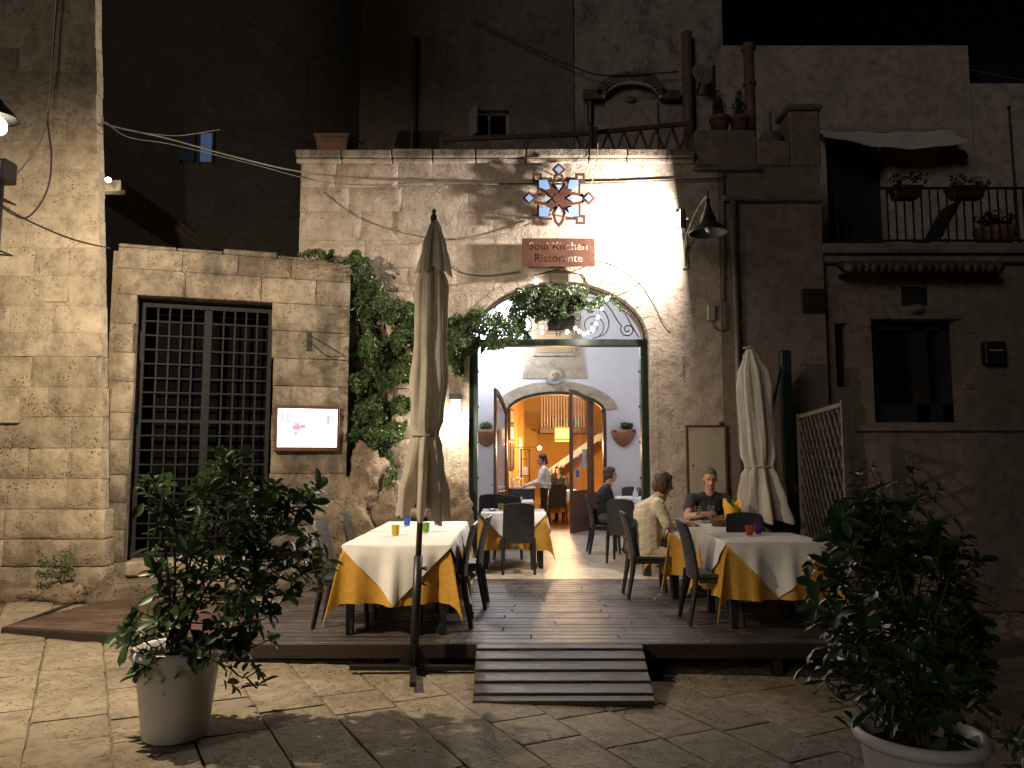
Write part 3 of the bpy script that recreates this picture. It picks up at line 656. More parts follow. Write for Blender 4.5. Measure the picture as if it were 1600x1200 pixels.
# ================================================================== right house with its terrace
RY = 10.14
rh = thing('corner_house', 'dim ochre house with a railed terrace at the right', 'house', (6, RY, 0))
RTOP = at(1450, 398, RY).z
rx0 = 4.142
def hole_wall(x0, x1, z0, z1, y0, y1, holes):
    xs = sorted({x0, x1, *[h[0] for h in holes], *[h[1] for h in holes]}); zz = sorted({z0, z1, *[h[2] for h in holes], *[h[3] for h in holes]}); mb = MB()
    for a, b in zip(xs, xs[1:]):
        for c, d_ in zip(zz, zz[1:]):
            if not any(h[0] <= a + 1e-6 and b <= h[1] + 1e-6 and h[2] <= c + 1e-6 and d_ <= h[3] + 1e-6 for h in holes): mb.bx(a, b, y0, y1, c, d_)
    return mb
k0, k1 = at(1368, 660, RY), at(1491, 500, RY); s0_, s1_ = at(1308, 605, RY), at(1323, 505, RY); v0_, v1_ = at(1409, 478, RY), at(1449, 448, RY)
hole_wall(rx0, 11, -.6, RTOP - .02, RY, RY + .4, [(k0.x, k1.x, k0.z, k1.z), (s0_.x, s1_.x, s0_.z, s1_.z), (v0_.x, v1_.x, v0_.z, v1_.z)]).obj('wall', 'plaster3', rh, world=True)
MB().bx(rx0, 11, RY + .42, RY + .5, -.5, RTOP - .06).obj('wall_backing', 'black', rh, world=True)
wf = MB().bx(k0.x, k1.x, RY + .2, RY + .24, k0.z, k1.z).obj('window', 'darkpane', rh, world=True)
ww = k1.x - k0.x
for a, b, c, d_ in ((k0.x, k0.x + .12, k0.z, k1.z), (k1.x - .14, k1.x, k0.z, k1.z), (k0.x, k1.x, k1.z - .12, k1.z), (k0.x, k1.x, k0.z, k0.z + .25), (k0.x + ww * .56, k0.x + ww * .72, k0.z, k1.z)):
    MB().bx(a, b, RY + .13, RY + .198, c, d_).obj('window_frame', 'void', rh, world=True)
MB().bx(k0.x - .04, k1.x + .06, RY - .05, RY + .02, k1.z + .004, k1.z + .05).obj('window_hood', 'coping', rh, bevel=.01, world=True)
MB().bx(k0.x - .3, 11, RY - .06, RY - .002, k0.z - .12, k0.z - .05).obj('string_course', 'plaster3', rh, bevel=.015, world=True)
MB().bx(s0_.x, s1_.x, RY + .15, RY + .2, s0_.z, s1_.z).obj('slit_window', 'darkpane', rh, world=True)
MB().bx(v0_.x, v1_.x, RY + .02, RY + .06, v0_.z, v1_.z).obj('vent_grille', 'void', rh, world=True)
m0 = at(1432, 482, RY - .05); MB().ell(m0, (.10, .06, .06), 12, 8).obj('lamp_bowl', 'coping', rh, smooth=True, world=True)
MB().bx(rx0, 11, RY - .16, RY + 2.5, RTOP - .018, RTOP + .12).obj('terrace_slab', 'plaster3', rh, bevel=.015, world=True)
MB().bx(rx0, 11, RY - .09, RY - .003, RTOP - .13, RTOP - .022).obj('cornice', 'plaster3', rh, bevel=.02, world=True)
RU = 11.9
dz0, dz1 = RTOP + .12, at(1340, 213, RU).z; dxa, dxb = at(1293, 300, RU).x, at(1388, 300, RU).x
rt = at(1400, 71, RU).z; rxe = at(1513, 90, RU).x; rxs = at(1128, 90, RU).x
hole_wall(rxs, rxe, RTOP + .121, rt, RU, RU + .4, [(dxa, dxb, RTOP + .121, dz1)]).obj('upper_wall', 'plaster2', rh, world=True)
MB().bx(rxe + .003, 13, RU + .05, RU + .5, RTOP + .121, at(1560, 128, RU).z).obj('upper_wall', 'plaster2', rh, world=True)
MB().bx(rxs, 13, RU + .52, RU + .6, RTOP, rt - .05).obj('wall_backing', 'black', rh, world=True)
MB().bx(dxa, dxb, RU + .25, RU + .3, RTOP + .121, dz1).obj('terrace_door', 'void', rh, bevel=.01, world=True)
# rubble and steps by the right house
for i, (u, v, Y, rr) in enumerate(((1480, 835, 10.2, (.6, .3, .22)), (1560, 850, 9.6, (.7, .4, .18)), (1585, 830, 10.3, (.3, .25, .35)), (1520, 905, 8.6, (.6, .35, .12)), (1600, 900, 8.3, (.6, .3, .16)))):
    p = at(u, v, Y)
    o = boulder((p.x, p.y, gz(5, Y) + rr[2] * .3), rr, 40 + i, 'rock', 'rubble_boulder')
    tag(o, ['long low rock at the foot of the ochre house', 'broad flat rock in the dark at far right', 'tall knobbly rock against the ochre house wall', 'low rock step right of the trellis', 'low dark rock at the right picture edge'][i], 'rock', 'rocks beside the right house')
# ---- distant dark building on the left
db = thing('distant_house', 'unlit dark house far behind the gate wall', 'house', (-5, 20, 0))
DYY = 20.0
MB().bx(-16, -1.5, DYY, DYY + 4, -.5, 19).obj('wall', 'darkplaster', db, world=True)
for u0, u1, v0, v1, mt in ((313, 333, 209, 253, 'bluewin'), (283, 303, 212, 250, 'bluewin2')):
    a, b = at(u0, v1, DYY), at(u1, v0, DYY)
    wo = MB().bx(a.x, b.x, DYY - .03, DYY - .01, a.z, b.z).obj('window', mt, db, world=True)
    for x in (a.x - .05, b.x + .002): MB().bx(x, x + .048, DYY - .06, DYY - .004, a.z - .05, b.z + .05).obj('window_frame', 'void', db, world=True)
a = at(168, 300, 15.0); lg = thing('far_ledge', 'small lit stone ledge beyond the left house', 'ledge', (a.x, 15.0, a.z))
MB().bx(-.3, .42, -.1, 5, -.1, 0).obj('ledge_slab', 'beige', lg, bevel=.01)
MB().bx(-.3, .2, .12, 5, .002, .3).obj('ledge_wall', 'beige', lg, bevel=.01)
fl = thing('far_lamp', 'small glowing wall lamp on the far ledge beyond the left house', 'lamp', tuple(at(169, 281, 14.9)))
MB().ell((0, 0, 0), (.06, .06, .05), 10, 8).obj('bulb', EMIT('far_bulb', (1, .93, .7), 18), fl, smooth=True)
MB().bx(-.02, .02, 0, .12, -.02, .02).obj('bracket', 'iron', fl)
lamp('POINT', 'far_lamp_light', fl, (0, -.08, -.02), 5, (1, .88, .6), .05)
# ================================================================== iron gate
gt = thing('iron_gate', 'tall dark iron lattice gate with two leaves in the stone wall', 'gate', gp((g0 + g1) / 2, -.22, GZ0))
def gbar(name, s0, s1, z0, z1, d, th, mat='gateiron'):
    mb = MB(); gbox(mb, s0, s1, d - th, d, z0, z1); return mb.obj(name, mat, gt, world=True)
gw0, gw1 = g0 + .01, g1 - .01; gm = (gw0 + gw1) / 2
for a, b in ((gw0, gw0 + .05), (gw1 - .05, gw1)): gbar('frame', a, b, GZ0, GZ1 - .03, -.32, .05)
gbar('frame', gw0 + .051, gw1 - .051, GZ1 - .08, GZ1 - .03, -.32, .05)
gbar('frame', gw0 + .051, gw1 - .051, GZ0 + .01, GZ0 + .06, -.32, .05)
gbar('centre_stile', gm - .045, gm + .045, GZ0 + .07, GZ1 - .09, -.31, .05)
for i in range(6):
    a, b = gw0 + .005 + (gw1 - gw0 - .01) * i / 6, gw0 + (gw1 - gw0 - .01) * (i + 1) / 6; gbar('shade_backing', a, b, GZ0 + .01, GZ1 - .02, -.95 - .004 * (i % 2), .03, 'blackmatte')  # black sheet behind the bars, painted to stand for the passage's darkness
for half in (0, 1):
    a, b = (gw0 + .052, gm - .046) if half == 0 else (gm + .046, gw1 - .052)
    for k in range(1, 5):
        x = a + (b - a) * k / 5; gbar('vertical_bar', x - .010, x + .010, GZ0 + .062, GZ1 - .082, -.332, .02)
    nrow = 17
    for k in range(1, nrow):
        z = GZ0 + .06 + (GZ1 - .14 - GZ0) * k / nrow; hh = .018 if k == 9 else .009
        gbar('horizontal_bar', a, b, z - hh, z + hh, -.316, .015)
# bracket on the gate wall
br = thing('wall_bracket', 'small black iron bracket with a thin arm on the gate wall', 'bracket', gp(gs(480), 0, 2.9))
z0 = at(480, 532, 9.38).z
mb = MB(); gbox(mb, gs(477), gs(484), 0, .03, z0 - .12, z0 + .12); mb.obj('plate', 'iron', br, world=True)
q0 = Vector(gp(gs(482), .03, z0 + .07)); MB().tube([q0, q0 + ga * .42 + gn * .12 + Vector((0, 0, -.26))], .008, 6).obj('arm', 'iron', br, world=True)
MB().tube(smoothpts([q0 + Vector((0, 0, -.08)), q0 + ga * .2 + gn * .05 + Vector((0, 0, -.25)), q0 + ga * .42 + gn * .12 + Vector((0, 0, -.26))]), .006, 6).obj('arm', 'iron', br, world=True)
# menu screen
ms = thing('menu_screen', 'glowing white menu screen in a brown case on the gate wall', 'screen', gp(gs(481), .02, at(481, 670, 9.35).z))
sa, sb = gs(431), gs(531); za, zb = at(481, 705, 9.36).z, at(481, 634, 9.36).z
mb = MB(); gbox(mb, sa, sb, .0, .09, za, zb); mb.obj('case', 'rust', ms, bevel=.006, world=True)
i0, i1, j0, j1 = sa + .035, sb - .03, za + .05, zb - .04
mb = MB(); gbox(mb, i0, i1, .09, .0935, j0, j1); sc_ = mb.obj('display', 'screen', ms, world=True)
def prnt(fx0, fx1, fz0, fz1, mt, k):
    mb = MB(); W_, H_ = i1 - i0, j1 - j0; gbox(mb, i0 + W_ * fx0, i0 + W_ * fx1, .0936, .0945 + k * .0006, j0 + H_ * fz0, j0 + H_ * fz1)
    o = mb.obj('printed_picture', mt, sc_, world=False); o.data.transform(Matrix.Translation(-Vector(ms.location)))
for k, a in enumerate(((.04, .10, .66, .92, 'scr_grey'), (.13, .22, .62, .9, 'scr_grey'), (.17, .24, .7, .84, 'scr_pink'), (.24, .38, .44, .56, 'scr_red'), (.28, .36, .56, .64, 'scr_blue'), (.30, .43, .36, .45, 'scr_pink'),
                       (.27, .33, .30, .40, 'scr_blue'), (.33, .40, .2, .36, 'scr_pink'), (.38, .46, .48, .6, 'scr_red'), (.82, .88, .6, .84, 'scr_blue'), (.9, .95, .66, .86, 'scr_grey'))): prnt(*a, k)
mb = MB(); lamp('AREA', 'screen_light', ms, Vector(gp((sa + sb) / 2, .13, (za + zb) / 2)) - Vector(ms.location), 1.2, (1, .97, 1), .5, rot=(Vector(gn)).to_track_quat('-Z', 'Y').to_euler())
# ================================================================== door frame, grille
df = thing('door_frame', 'dark green steel frame lining the arched doorway', 'door frame', (acx, FY, 0))
fxa, fxb = acx - ahw + .002, acx + ahw - .002
for a, b in ((fxa, fxa + .105), (fxb - .095, fxb)): MB().bx(a, b, FY + .1, FY + .24, 0, asp - .052).obj('post', 'greensteel', df, bevel=.006, world=True)
MB().bx(fxa, fxb, FY + .1, FY + .24, asp - .05, asp + .04).obj('lintel', 'greensteel', df, bevel=.006, world=True)
for k in range(6):
    for x in (fxa + .107, fxb - .115): MB().bx(x, x + .012, FY + .15, FY + .19, .3 + k * .47, .33 + k * .47).obj('hinge_stud', 'gateiron', df, world=True)
gr = thing('lunette_grille', 'wrought iron scroll grille filling the arch above the doorway', 'grille', (acx, FY + .17, asp + .04))
def gtube(name, pts, r=.0085, sm=True): MB().tube(smoothpts([(x, 0, z) for x, z in pts], 4) if sm else [(x, 0, z) for x, z in pts], r, 6).obj(name, 'iron', gr, smooth=True)
H0 = .0
gtube('rim', [(-(ahw - .03) * math.cos(math.pi * i / 24), .01 + (ari - .06) * math.sin(math.pi * i / 24)) for i in range(25)], .012, False)
def spiral(cx, cz, r, a0, turns, sgn=1): return [(cx + r * (1 - .85 * t / (turns * 12)) * math.cos(a0 + sgn * t * math.pi / 6), cz + r * (1 - .85 * t / (turns * 12)) * math.sin(a0 + sgn * t * math.pi / 6)) for t in range(int(turns * 12) + 1)]
for sx in (-1, 1):
    f = lambda P: [(sx * x, z) for x, z in P]
    gtube('scroll', f([(.42, .66), (.52, .5), (.66, .38), (.82, .30)][:0] + [(.30, .70), (.5, .62), (.68, .45), (.80, .25)] + [(x, z) for x, z in spiral(.93, .14, .10, 2.6, 1.6, 1)]))
    gtube('scroll', f([(.70, .60), (.86, .42), (.98, .2), (1.08, .03)]))
    gtube('scroll', f(spiral(.46, .19, .17, -1.57, 1.7, 1)))
    gtube('scroll', f([(.46, .02), (.62, .08), (.68, .22), (.62, .38), (.48, .46)]))
    gtube('scroll', f(spiral(.10, .62, .075, 0, 1.8, 1)))
    gtube('scroll', f([(.18, .62), (.28, .52), (.2, .36), (.06, .3), (.02, .05)]))
    gtube('scroll', f(spiral(.26, .30, .06, 3.1, 1.5, -1)))
# dark box under the garland
p = at(876, 507, FY + .08); bxo = thing('black_box', 'small black box hanging under the arch garland', 'box', (p.x, FY + .02, p.z - .1))
MB().bx(-.185, .185, -.06, .06, .0, .2).obj('case', 'black', bxo, bevel=.01)
MB().bx(-.17, .17, -.064, -.061, .02, .18).obj('front_panel', 'void', bxo)
for x in (-.15, .15): MB().tube([(x, 0, .2), (x * .6, .1, .42)], .006, 6).obj('hanger', 'iron', bxo)
# ================================================================== signs
SY = 9.87
sp = at(872.5, 394.5, SY); hwid, hhei = .48, .19
def text_curves(txt, size, bold):
    cu = bpy.data.curves.new('t', 'FONT'); cu.body = txt; cu.size = size; cu.align_x = 'CENTER'; cu.offset = bold; cu.resolution_u = 4
    o = bpy.data.objects.new('t', cu); COL.objects.link(o); bpy.context.view_layer.objects.active = o
    for q in bpy.context.selected_objects: q.select_set(False)
    o.select_set(True); bpy.ops.object.convert(target='CURVE'); return o
board = None
cu = bpy.data.curves.new('sign_board', 'CURVE'); cu.dimensions = '2D'; cu.fill_mode = 'BOTH'; cu.extrude = .006
def poly_spline(pts):
    s = cu.splines.new('POLY'); s.points.add(len(pts) - 1); s.use_cyclic_u = True
    for q, (x, y) in zip(s.points, pts): q.co = (x, y, 0, 1)
poly_spline([(-hwid, -hhei), (hwid, -hhei), (hwid, hhei), (-hwid, hhei)])
for txt, dy in (('Soul Kitchen', .035), ('Ristorante', -.125)):
    t = text_curves(txt, .152, .005)
    for s in t.data.splines:
        if s.type == 'BEZIER':
            pts = []; n = len(s.bezier_points)
            for i in range(n):
                b0, b1 = s.bezier_points[i], s.bezier_points[(i + 1) % n]
                for k in range(4):
                    u = k / 4; q = (1 - u) ** 3 * b0.co + 3 * u * (1 - u) ** 2 * b0.handle_right + 3 * u * u * (1 - u) * b1.handle_left + u ** 3 * b1.co
                    pts.append((q.x, q.y + dy))
            poly_spline(pts)
        else: poly_spline([(q.co.x, q.co.y + dy) for q in s.points])
    bpy.data.objects.remove(t)
tmp = bpy.data.objects.new('tmp', cu); COL.objects.link(tmp)
bpy.context.view_layer.update()
me = bpy.data.meshes.new_from_object(tmp.evaluated_get(bpy.context.evaluated_depsgraph_get())); bpy.data.objects.remove(tmp)
me.name = 'sign_board'; me.materials.clear(); me.materials.append(MT['rust'])
sg = thing('name_sign', 'brown steel sign with cut out letters Soul Kitchen Ristorante', 'sign', (sp.x, SY, sp.z - hhei))
o = inst('board', me, sg, (0, 0, hhei), (R(90), 0, 0))
for x in (-.4, .4):
    for z in (.05, 2 * hhei - .05): MB().tube([(x, .004, z), (x, .14, z)], .008, 6).obj('standoff', 'iron', sg)
# snowflake emblem
K = .00212; ec = at(873, 310, SY - .03); em = thing('snowflake_emblem', 'brown steel geometric snowflake emblem with pale blue panels on the facade', 'emblem', (ec.x, SY - .03, ec.z - .42))
def epoly(name, P, mat, y0=0, y1=.012, hole=None):
    zc = .42; Q = [(x * K, zc - y * K) for x, y in P]
    if hole is None: return MB().prism(Q, y0, y1).obj(name, mat, em)
    Hh = [(x * K, zc - y * K) for x, y in hole]; n = len(Q); mb = MB()
    vs = [(x, y0, z) for x, z in Q] + [(x, y0, z) for x, z in Hh] + [(x, y1, z) for x, z in Q] + [(x, y1, z) for x, z in Hh]
    fs = []
    for i in range(n):
        j = (i + 1) % n; fs += [(i, j, n + j, n + i), (2 * n + j, 2 * n + i, 3 * n + i, 3 * n + j), (i, 2 * n + i, 2 * n + j, j), (n + j, 3 * n + j, 3 * n + i, n + i)]
    mb.add(vs, fs); return mb.obj(name, mat, em, fix=True)
def rot4(P, k):
    for _ in range(k): P = [(-y, x) for x, y in P]
    return P
for k in range(4):
    epoly('axis_kite', rot4([(0, -30), (44, -84), (30, -148), (0, -185), (-30, -148), (-44, -84)], k), 'rust', .001 * k, .012 + .001 * k, rot4([(0, -58), (24, -92), (15, -138), (0, -158), (-15, -138), (-24, -92)], k))
    if k != 2:
        epoly('diamond_frame', rot4([(0, -228), (44, -184), (0, -140), (-44, -184)], k), 'rust', -.012, -.001, rot4([(0, -206), (22, -184), (0, -162), (-22, -184)], k))
        d_ = epoly('blue_diamond', rot4([(0, -209), (25, -184), (0, -159), (-25, -184)], k), 'blue', -.02, -.013)
    epoly('blue_chevron', rot4([(0, -52), (21, -84), (10, -84), (0, -68), (-10, -84), (-21, -84)], k), 'blue', -.014, -.004)
for sx, sy in ((1, 1), (1, -1), (-1, 1), (-1, -1)):
    f = lambda P: [(sx * x, sy * y) for x, y in P]
    epoly('diagonal_arm', f([(0, 0), (44, -6), (130, -102), (102, -130), (6, -44)]), 'rust', -.004 - .0005 * (sx + 2 * sy), .008)
    epoly('corner_square', f([(103, -103), (164, -103), (164, -164), (103, -164)]), 'rust', .004, .014, f([(120, -120), (148, -120), (148, -148), (120, -148)]))
    epoly('edge_bar', f([(122, -104), (122, -30), (136, -30), (136, -104)]), 'rust', .0035, .0125)
    epoly('edge_bar', f([(104, -122), (40, -122), (40, -136), (104, -136)]), 'rust', .0037, .0127)
    epoly('blue_panel', f([(122, -116), (70, -116), (54, -64), (84, -54), (122, -70)]), 'blue', -.016, -.009)
epoly('centre_plate', [(34 * math.cos(math.pi * i / 4 + .39), 34 * math.sin(math.pi * i / 4 + .39)) for i in range(8)], 'rust', -.0075, -.0062)
for x, z in ((-.25, .2), (.25, .2), (-.25, .64), (.25, .64)): MB().tube([(x, .012, z), (x, .15, z)], .008, 6).obj('standoff', 'iron', em)
# ================================================================== flood light and barn lamp on the facade
fp = at(1066, 345, FY - .5)
fd = thing('flood_light', 'flat flood light on a short arm washing the facade beside the barn lamp', 'lamp', (fp.x, FY, fp.z))
for ob in (MB().bx(-.02, .035, -.11, .11, -.13, .13).obj('housing', 'rust', fd, bevel=.008), MB().bx(-.026, -.021, -.10, .10, -.12, .12).obj('glass', 'floodglass', fd)):
    ob.location = (0, -.51, 0); ob.rotation_euler = (0, 0, R(-17))
MB().tube([(.04, -.5, 0), (.1, -.5, .0), (.12, -.3, .1), (.12, -.01, .12)], .015, 8).obj('arm', 'boxgrey', fd, smooth=True)
MB().lathe([(0, 0), (.045, 0), (.045, .2), (0, .2)], 12, (.06, -.09, .05)).obj('driver_can', 'boxgrey', fd, smooth=False)
lamp('AREA', 'flood_light_beam', fd, (-.04, -.50, 0), 330, (1.0, .87, .75), .09, rot=Vector((-.956, .29, -.1)).to_track_quat('-Z', 'Y').to_euler())
bp = at(1104, 350, FY - .55)
bl = thing('barn_lamp', 'black bell shaped barn lamp on a curved iron bracket', 'lamp', (bp.x, FY, bp.z - .1))
prof = [(.02, .40), (.03, .36), (.05, .3), (.085, .22), (.11, .13), (.16, .1), (.235, .03), (.25, 0), (.243, .0), (.225, .03), (.15, .09), (.1, .12), (.07, .2), (.01, .3)]
MB().lathe(prof, 28, (.02, -.55, -.02)).obj('shade', 'iron', bl, smooth=True)
MB().lathe([(.0, .54), (.014, .52), (.014, .44), (.03, .42), (.03, .39)], 12, (.02, -.55, 0)).obj('finial', 'iron', bl, smooth=True)
MB().ell((.02, -.55, .05), (.045, .045, .06), 12, 8).obj('bulb', 'china', bl, smooth=True)
MB().tube(smoothpts([(.02, -.55, .47), (-.02, -.4, .42), (-.12, -.2, .2), (-.15, -.03, -.1)]), .013, 8).obj('bracket_arm', 'cable', bl, smooth=True)
MB().tube(smoothpts([(-.12, -.2, .2), (-.17, -.1, .0), (-.16, -.02, -.3)]), .010, 8).obj('bracket_brace', 'cable', bl, smooth=True)
MB().bx(-.19, -.12, -.025, -.002, -.34, .02).obj('wall_plate', 'boxgrey', bl, bevel=.004)
# ================================================================== wall lantern left of the doorway
wp = at(712, 640, FY - .12); wl = thing('wall_lantern', 'small box wall lamp glowing on rough stone left of the doorway', 'lamp', (wp.x, FY, wp.z - .1))
MB().bx(-.08, .08, -.2, -.02, .22, .3).obj('cap', 'iron', wl, bevel=.006)
MB().bx(-.055, .055, -.17, -.05, .02, .215).obj('diffuser', EMIT('lantern_glow', (1, .88, .68), 9), wl)
MB().bx(-.04, .04, -.05, -.004, .05, .3).obj('back_plate', 'iron', wl)
lamp('POINT', 'wall_lantern_light', wl, (0, -.2, .0), 80, (1, .84, .6), .06)
# ================================================================== street lamp at the left edge (glare in the photograph)
LY = 5.0; gpnt = at(-5, 200, LY); sl_ = thing('street_lamp', 'bright street lantern on a post at the left picture edge', 'street lamp', (gpnt.x - .95, LY, gz(-4.6, LY)))
gl = Vector(gpnt) - Vector(sl_.location)
MB().ell(gl + Vector((0, 0, .015)), (.06, .06, .065), 16, 10).obj('globe', 'streetglobe', sl_, smooth=True)
MB().lathe([(.02, .2), (.04, .17), (.08, .13), (.125, .075), (.13, .066), (.08, .11), (.03, .14)], 24, gl).obj('hood', 'iron', sl_, smooth=True)
MB().tube([(0, 0, 0), (0, 0, gl.z + .3)], [.06, .04], 12).obj('post', 'iron', sl_, smooth=True)
MB().lathe([(.13, 0), (.13, .06), (.09, .12), (.07, .4), (.055, .42)], 16).obj('post_base', 'iron', sl_, smooth=True)
MB().tube(smoothpts([(0, 0, gl.z + .28), (.4, 0, gl.z + .36), (gl.x, 0, gl.z + .23)]), .02, 8).obj('arm', 'iron', sl_, smooth=True)
lamp('SPOT', 'street_lamp_light', sl_, gl + Vector((0, 0, -.09)), 1000, (1.0, .79, .54), .03, rot=Vector((-.1, .74, -.67)).to_track_quat('-Z', 'Y').to_euler(), spot_size=R(150), spot_blend=.5)
# dark box on a post near the left house
bp2 = at(4, 268, LHY - .25); cb = thing('camera_post', 'dark glass fronted box on a thin post by the left house', 'box', (bp2.x, LHY - .25, bp2.z - 1.3))
MB().bx(-.12, .1, -.1, .1, 1.18, 1.42).obj('case', 'black', cb, bevel=.015)
MB().bx(-.10, .04, -.104, -.101, 1.21, 1.39).obj('glass', 'boxgrey', cb)
MB().tube([(.0, 0, .12), (.0, 0, 1.18)], .022, 8).obj('post', 'darkgrey', cb, smooth=True)
MB().tube([(.0, 0, .4), (.0, .26, .4)], .012, 6).obj('bracket', 'darkgrey', cb); MB().tube([(.0, 0, 1.0), (.0, .26, 1.0)], .012, 6).obj('bracket', 'darkgrey', cb)
# ================================================================== cables
def cable(name, label, pts, r, mat, cat='cable', grp=None, k=8): return single(name, MB().tube(smoothpts(pts, k), r, 6), mat, label, cat, grp, smooth=True)
def ap(l): return [at(u, v, Y) for u, v, Y in l]
cable('span_cable', 'thick cable bundle strung from the left house to the facade', ap([(160, 182, 8.6), (172, 196, 8.65), (260, 216, 8.95), (370, 246, 9.4), (480, 270, 9.95), (620, 282, 9.96), (780, 288, 9.96)]), .010, 'cable')
cable('span_cable', 'thinner cable sagging under the bundle from the left house', ap([(165, 190, 8.58), (200, 214, 8.7), (270, 226, 9.0), (385, 254, 9.45), (520, 286, 9.94), (700, 292, 9.94)]), .005, 'cable')
cable('span_cable', 'short loose cable end branching off the cable bundle', ap([(212, 206, 8.7), (270, 212, 8.8), (310, 208, 9.0), (344, 202, 9.3)]), .005, 'cable')
cable('wall_cable', 'dark cable running along the facade towards the barn lamp', ap([(780, 287, 9.96), (900, 287, 9.96), (1010, 284, 9.96), (1120, 279, 9.96), (1130, 284, 9.96), (1131, 470, 9.97)]), .012, 'cabled')
cable('wall_cable', 'sagging thin cable left of the sign on the facade', ap([(505, 300, 9.96), (560, 340, 9.9), (640, 366, 9.85), (720, 373, 9.86), (790, 365, 9.92), (835, 345, 9.96)]), .008, 'cable')
cable('wall_cable', 'cable dipping between the parasol and the sign', ap([(700, 412, 9.9), (720, 426, 9.9), (760, 430, 9.92), (812, 425, 9.96)]), .009, 'cabled')
cable('wall_cable', 'white wire hanging from the cornice past the emblem', ap([(934, 222, 9.86), (931, 262, 9.86), (921, 292, 9.9), (905, 320, 9.96)]), .006, 'cable')
cable('wall_cable', 'thin wire loop right of the sign over the arch', ap([(920, 420, 9.95), (945, 440, 9.93), (975, 447, 9.93), (1000, 437, 9.95), (1025, 415, 9.96)]), .006, 'cabled')
cable('wall_crack', 'long dark crack filled seam from the sign to the right of the arch', ap([(935, 405, 9.985), (965, 415, 9.985), (1000, 440, 9.985), (1020, 470, 9.985), (1035, 500, 9.985), (1048, 515, 9.985)]), .005, 'mortar', 'seam')
cable('wall_cable', 'long drooping black cable on the left house', ap([(92, -20, 8.57), (82, 90, 8.57), (74, 180, 8.57), (80, 245, 8.57), (72, 300, 8.57), (40, 340, 8.57), (0, 322, 8.57)]), .008, 'cabled')
cable('wall_cable', 'pale cable dropping down the left house to the post box', ap([(88, -20, 8.55), (76, 150, 8.55), (66, 212, 8.55), (34, 262, 8.5), (4, 288, 8.45)]), .007, 'cable')
cable('wall_cable', 'thin cable slanting across the left house to its corner', ap([(-10, 312, 8.55), (40, 342, 8.55), (110, 372, 8.55), (172, 388, 8.6)]), .007, 'cabled')
cable('sky_cable', 'thin cable crossing the night sky from the top edge', ap([(320, -12, 12), (400, 42, 12.5), (480, 90, 13), (560, 62, 13.9)]), .010, 'cable')
cable('sky_cable', 'vertical wire hanging in the dark behind the vine', ap([(480, 90, 13), (481, 200, 13), (478, 260, 13.2)]), .007, 'cabled')
cable('sky_cable', 'cable slanting down the upper house to the pediment', ap([(735, 30, 13.9), (830, 75, 13.88), (900, 106, 13.85), (950, 118, 13.85), (1060, 112, 13.85)]), .014, 'cabled')
cable('sky_cable', 'thin cable crossing the top of the corner house wall', ap([(1125, 122, 12.3), (1250, 124, 12.35), (1380, 122, 12.35), (1512, 112, 12.35)]), .014, 'cabled')
cable('sky_cable', 'cable running from the roof to the right edge of the sky', ap([(1340, 72, 12.3), (1430, 92, 12.3), (1520, 110, 12.0), (1610, 128, 11.5)]), .010, 'cabled')
# downpipe, electric box, service panel, hook
pp = at(1148, 400, FY - .06)
single('downpipe', MB().tube([(pp.x, FY - .06, 4.93), (pp.x, FY - .06, .0)], .042, 12), 'pipe', 'grey metal downpipe beside the barn lamp', 'pipe', smooth=True)
ep = at(1110, 489, FY); eb = thing('electric_box', 'small grey junction box with a looped wire on the facade', 'box', (ep.x, FY - .02, ep.z))
MB().bx(-.05, .05, -.05, .01, -.1, .1).obj('case', 'boxgrey', eb, bevel=.008)
MB().tube(smoothpts([(0, -.02, -.1), (.04, -.02, -.2), (.12, -.02, -.24), (.19, -.02, -.18), (.2, -.02, .1)]), .009, 6).obj('wire', 'cabled', eb, smooth=True)
a, b = at(1077, 792, FY), at(1131, 668, FY); sv = thing('service_hatch', 'flush painted metal service hatch behind the seated man', 'hatch', ((a.x + b.x) / 2, FY - .02, a.z))
wv, hv = (b.x - a.x) / 2, b.z - a.z
MB().bx(-wv, wv, -.012, .012, 0, hv).obj('door', 'panel', sv, bevel=.004)
for q in ((-wv - .03, -wv - .002, -.02, hv + .03), (wv + .002, wv + .03, -.02, hv + .03), (-wv, wv, hv + .002, hv + .03)): MB().bx(q[0], q[1], -.02, .012, q[2], q[3]).obj('frame', 'rust', sv, bevel=.003)
MB().ell((-wv + .05, -.016, hv * .52), (.012, .012, .012), 8, 6).obj('lock', 'iron', sv)
hp = at(1067, 565, FY); single('wall_hook', MB().tube([(hp.x, FY - .004, hp.z + .08), (hp.x, FY - .05, hp.z + .06), (hp.x, FY - .05, hp.z - .03), (hp.x, FY - .02, hp.z - .08)], .012, 6), 'cable', 'small pale hook on the wall right of the doorway', 'hook')
hp = at(1126, 662, FY); single('door_bell', MB().ell((hp.x, FY - .02, hp.z), (.03, .03, .03), 10, 8), 'iron', 'round black knob above the service hatch', 'bell')
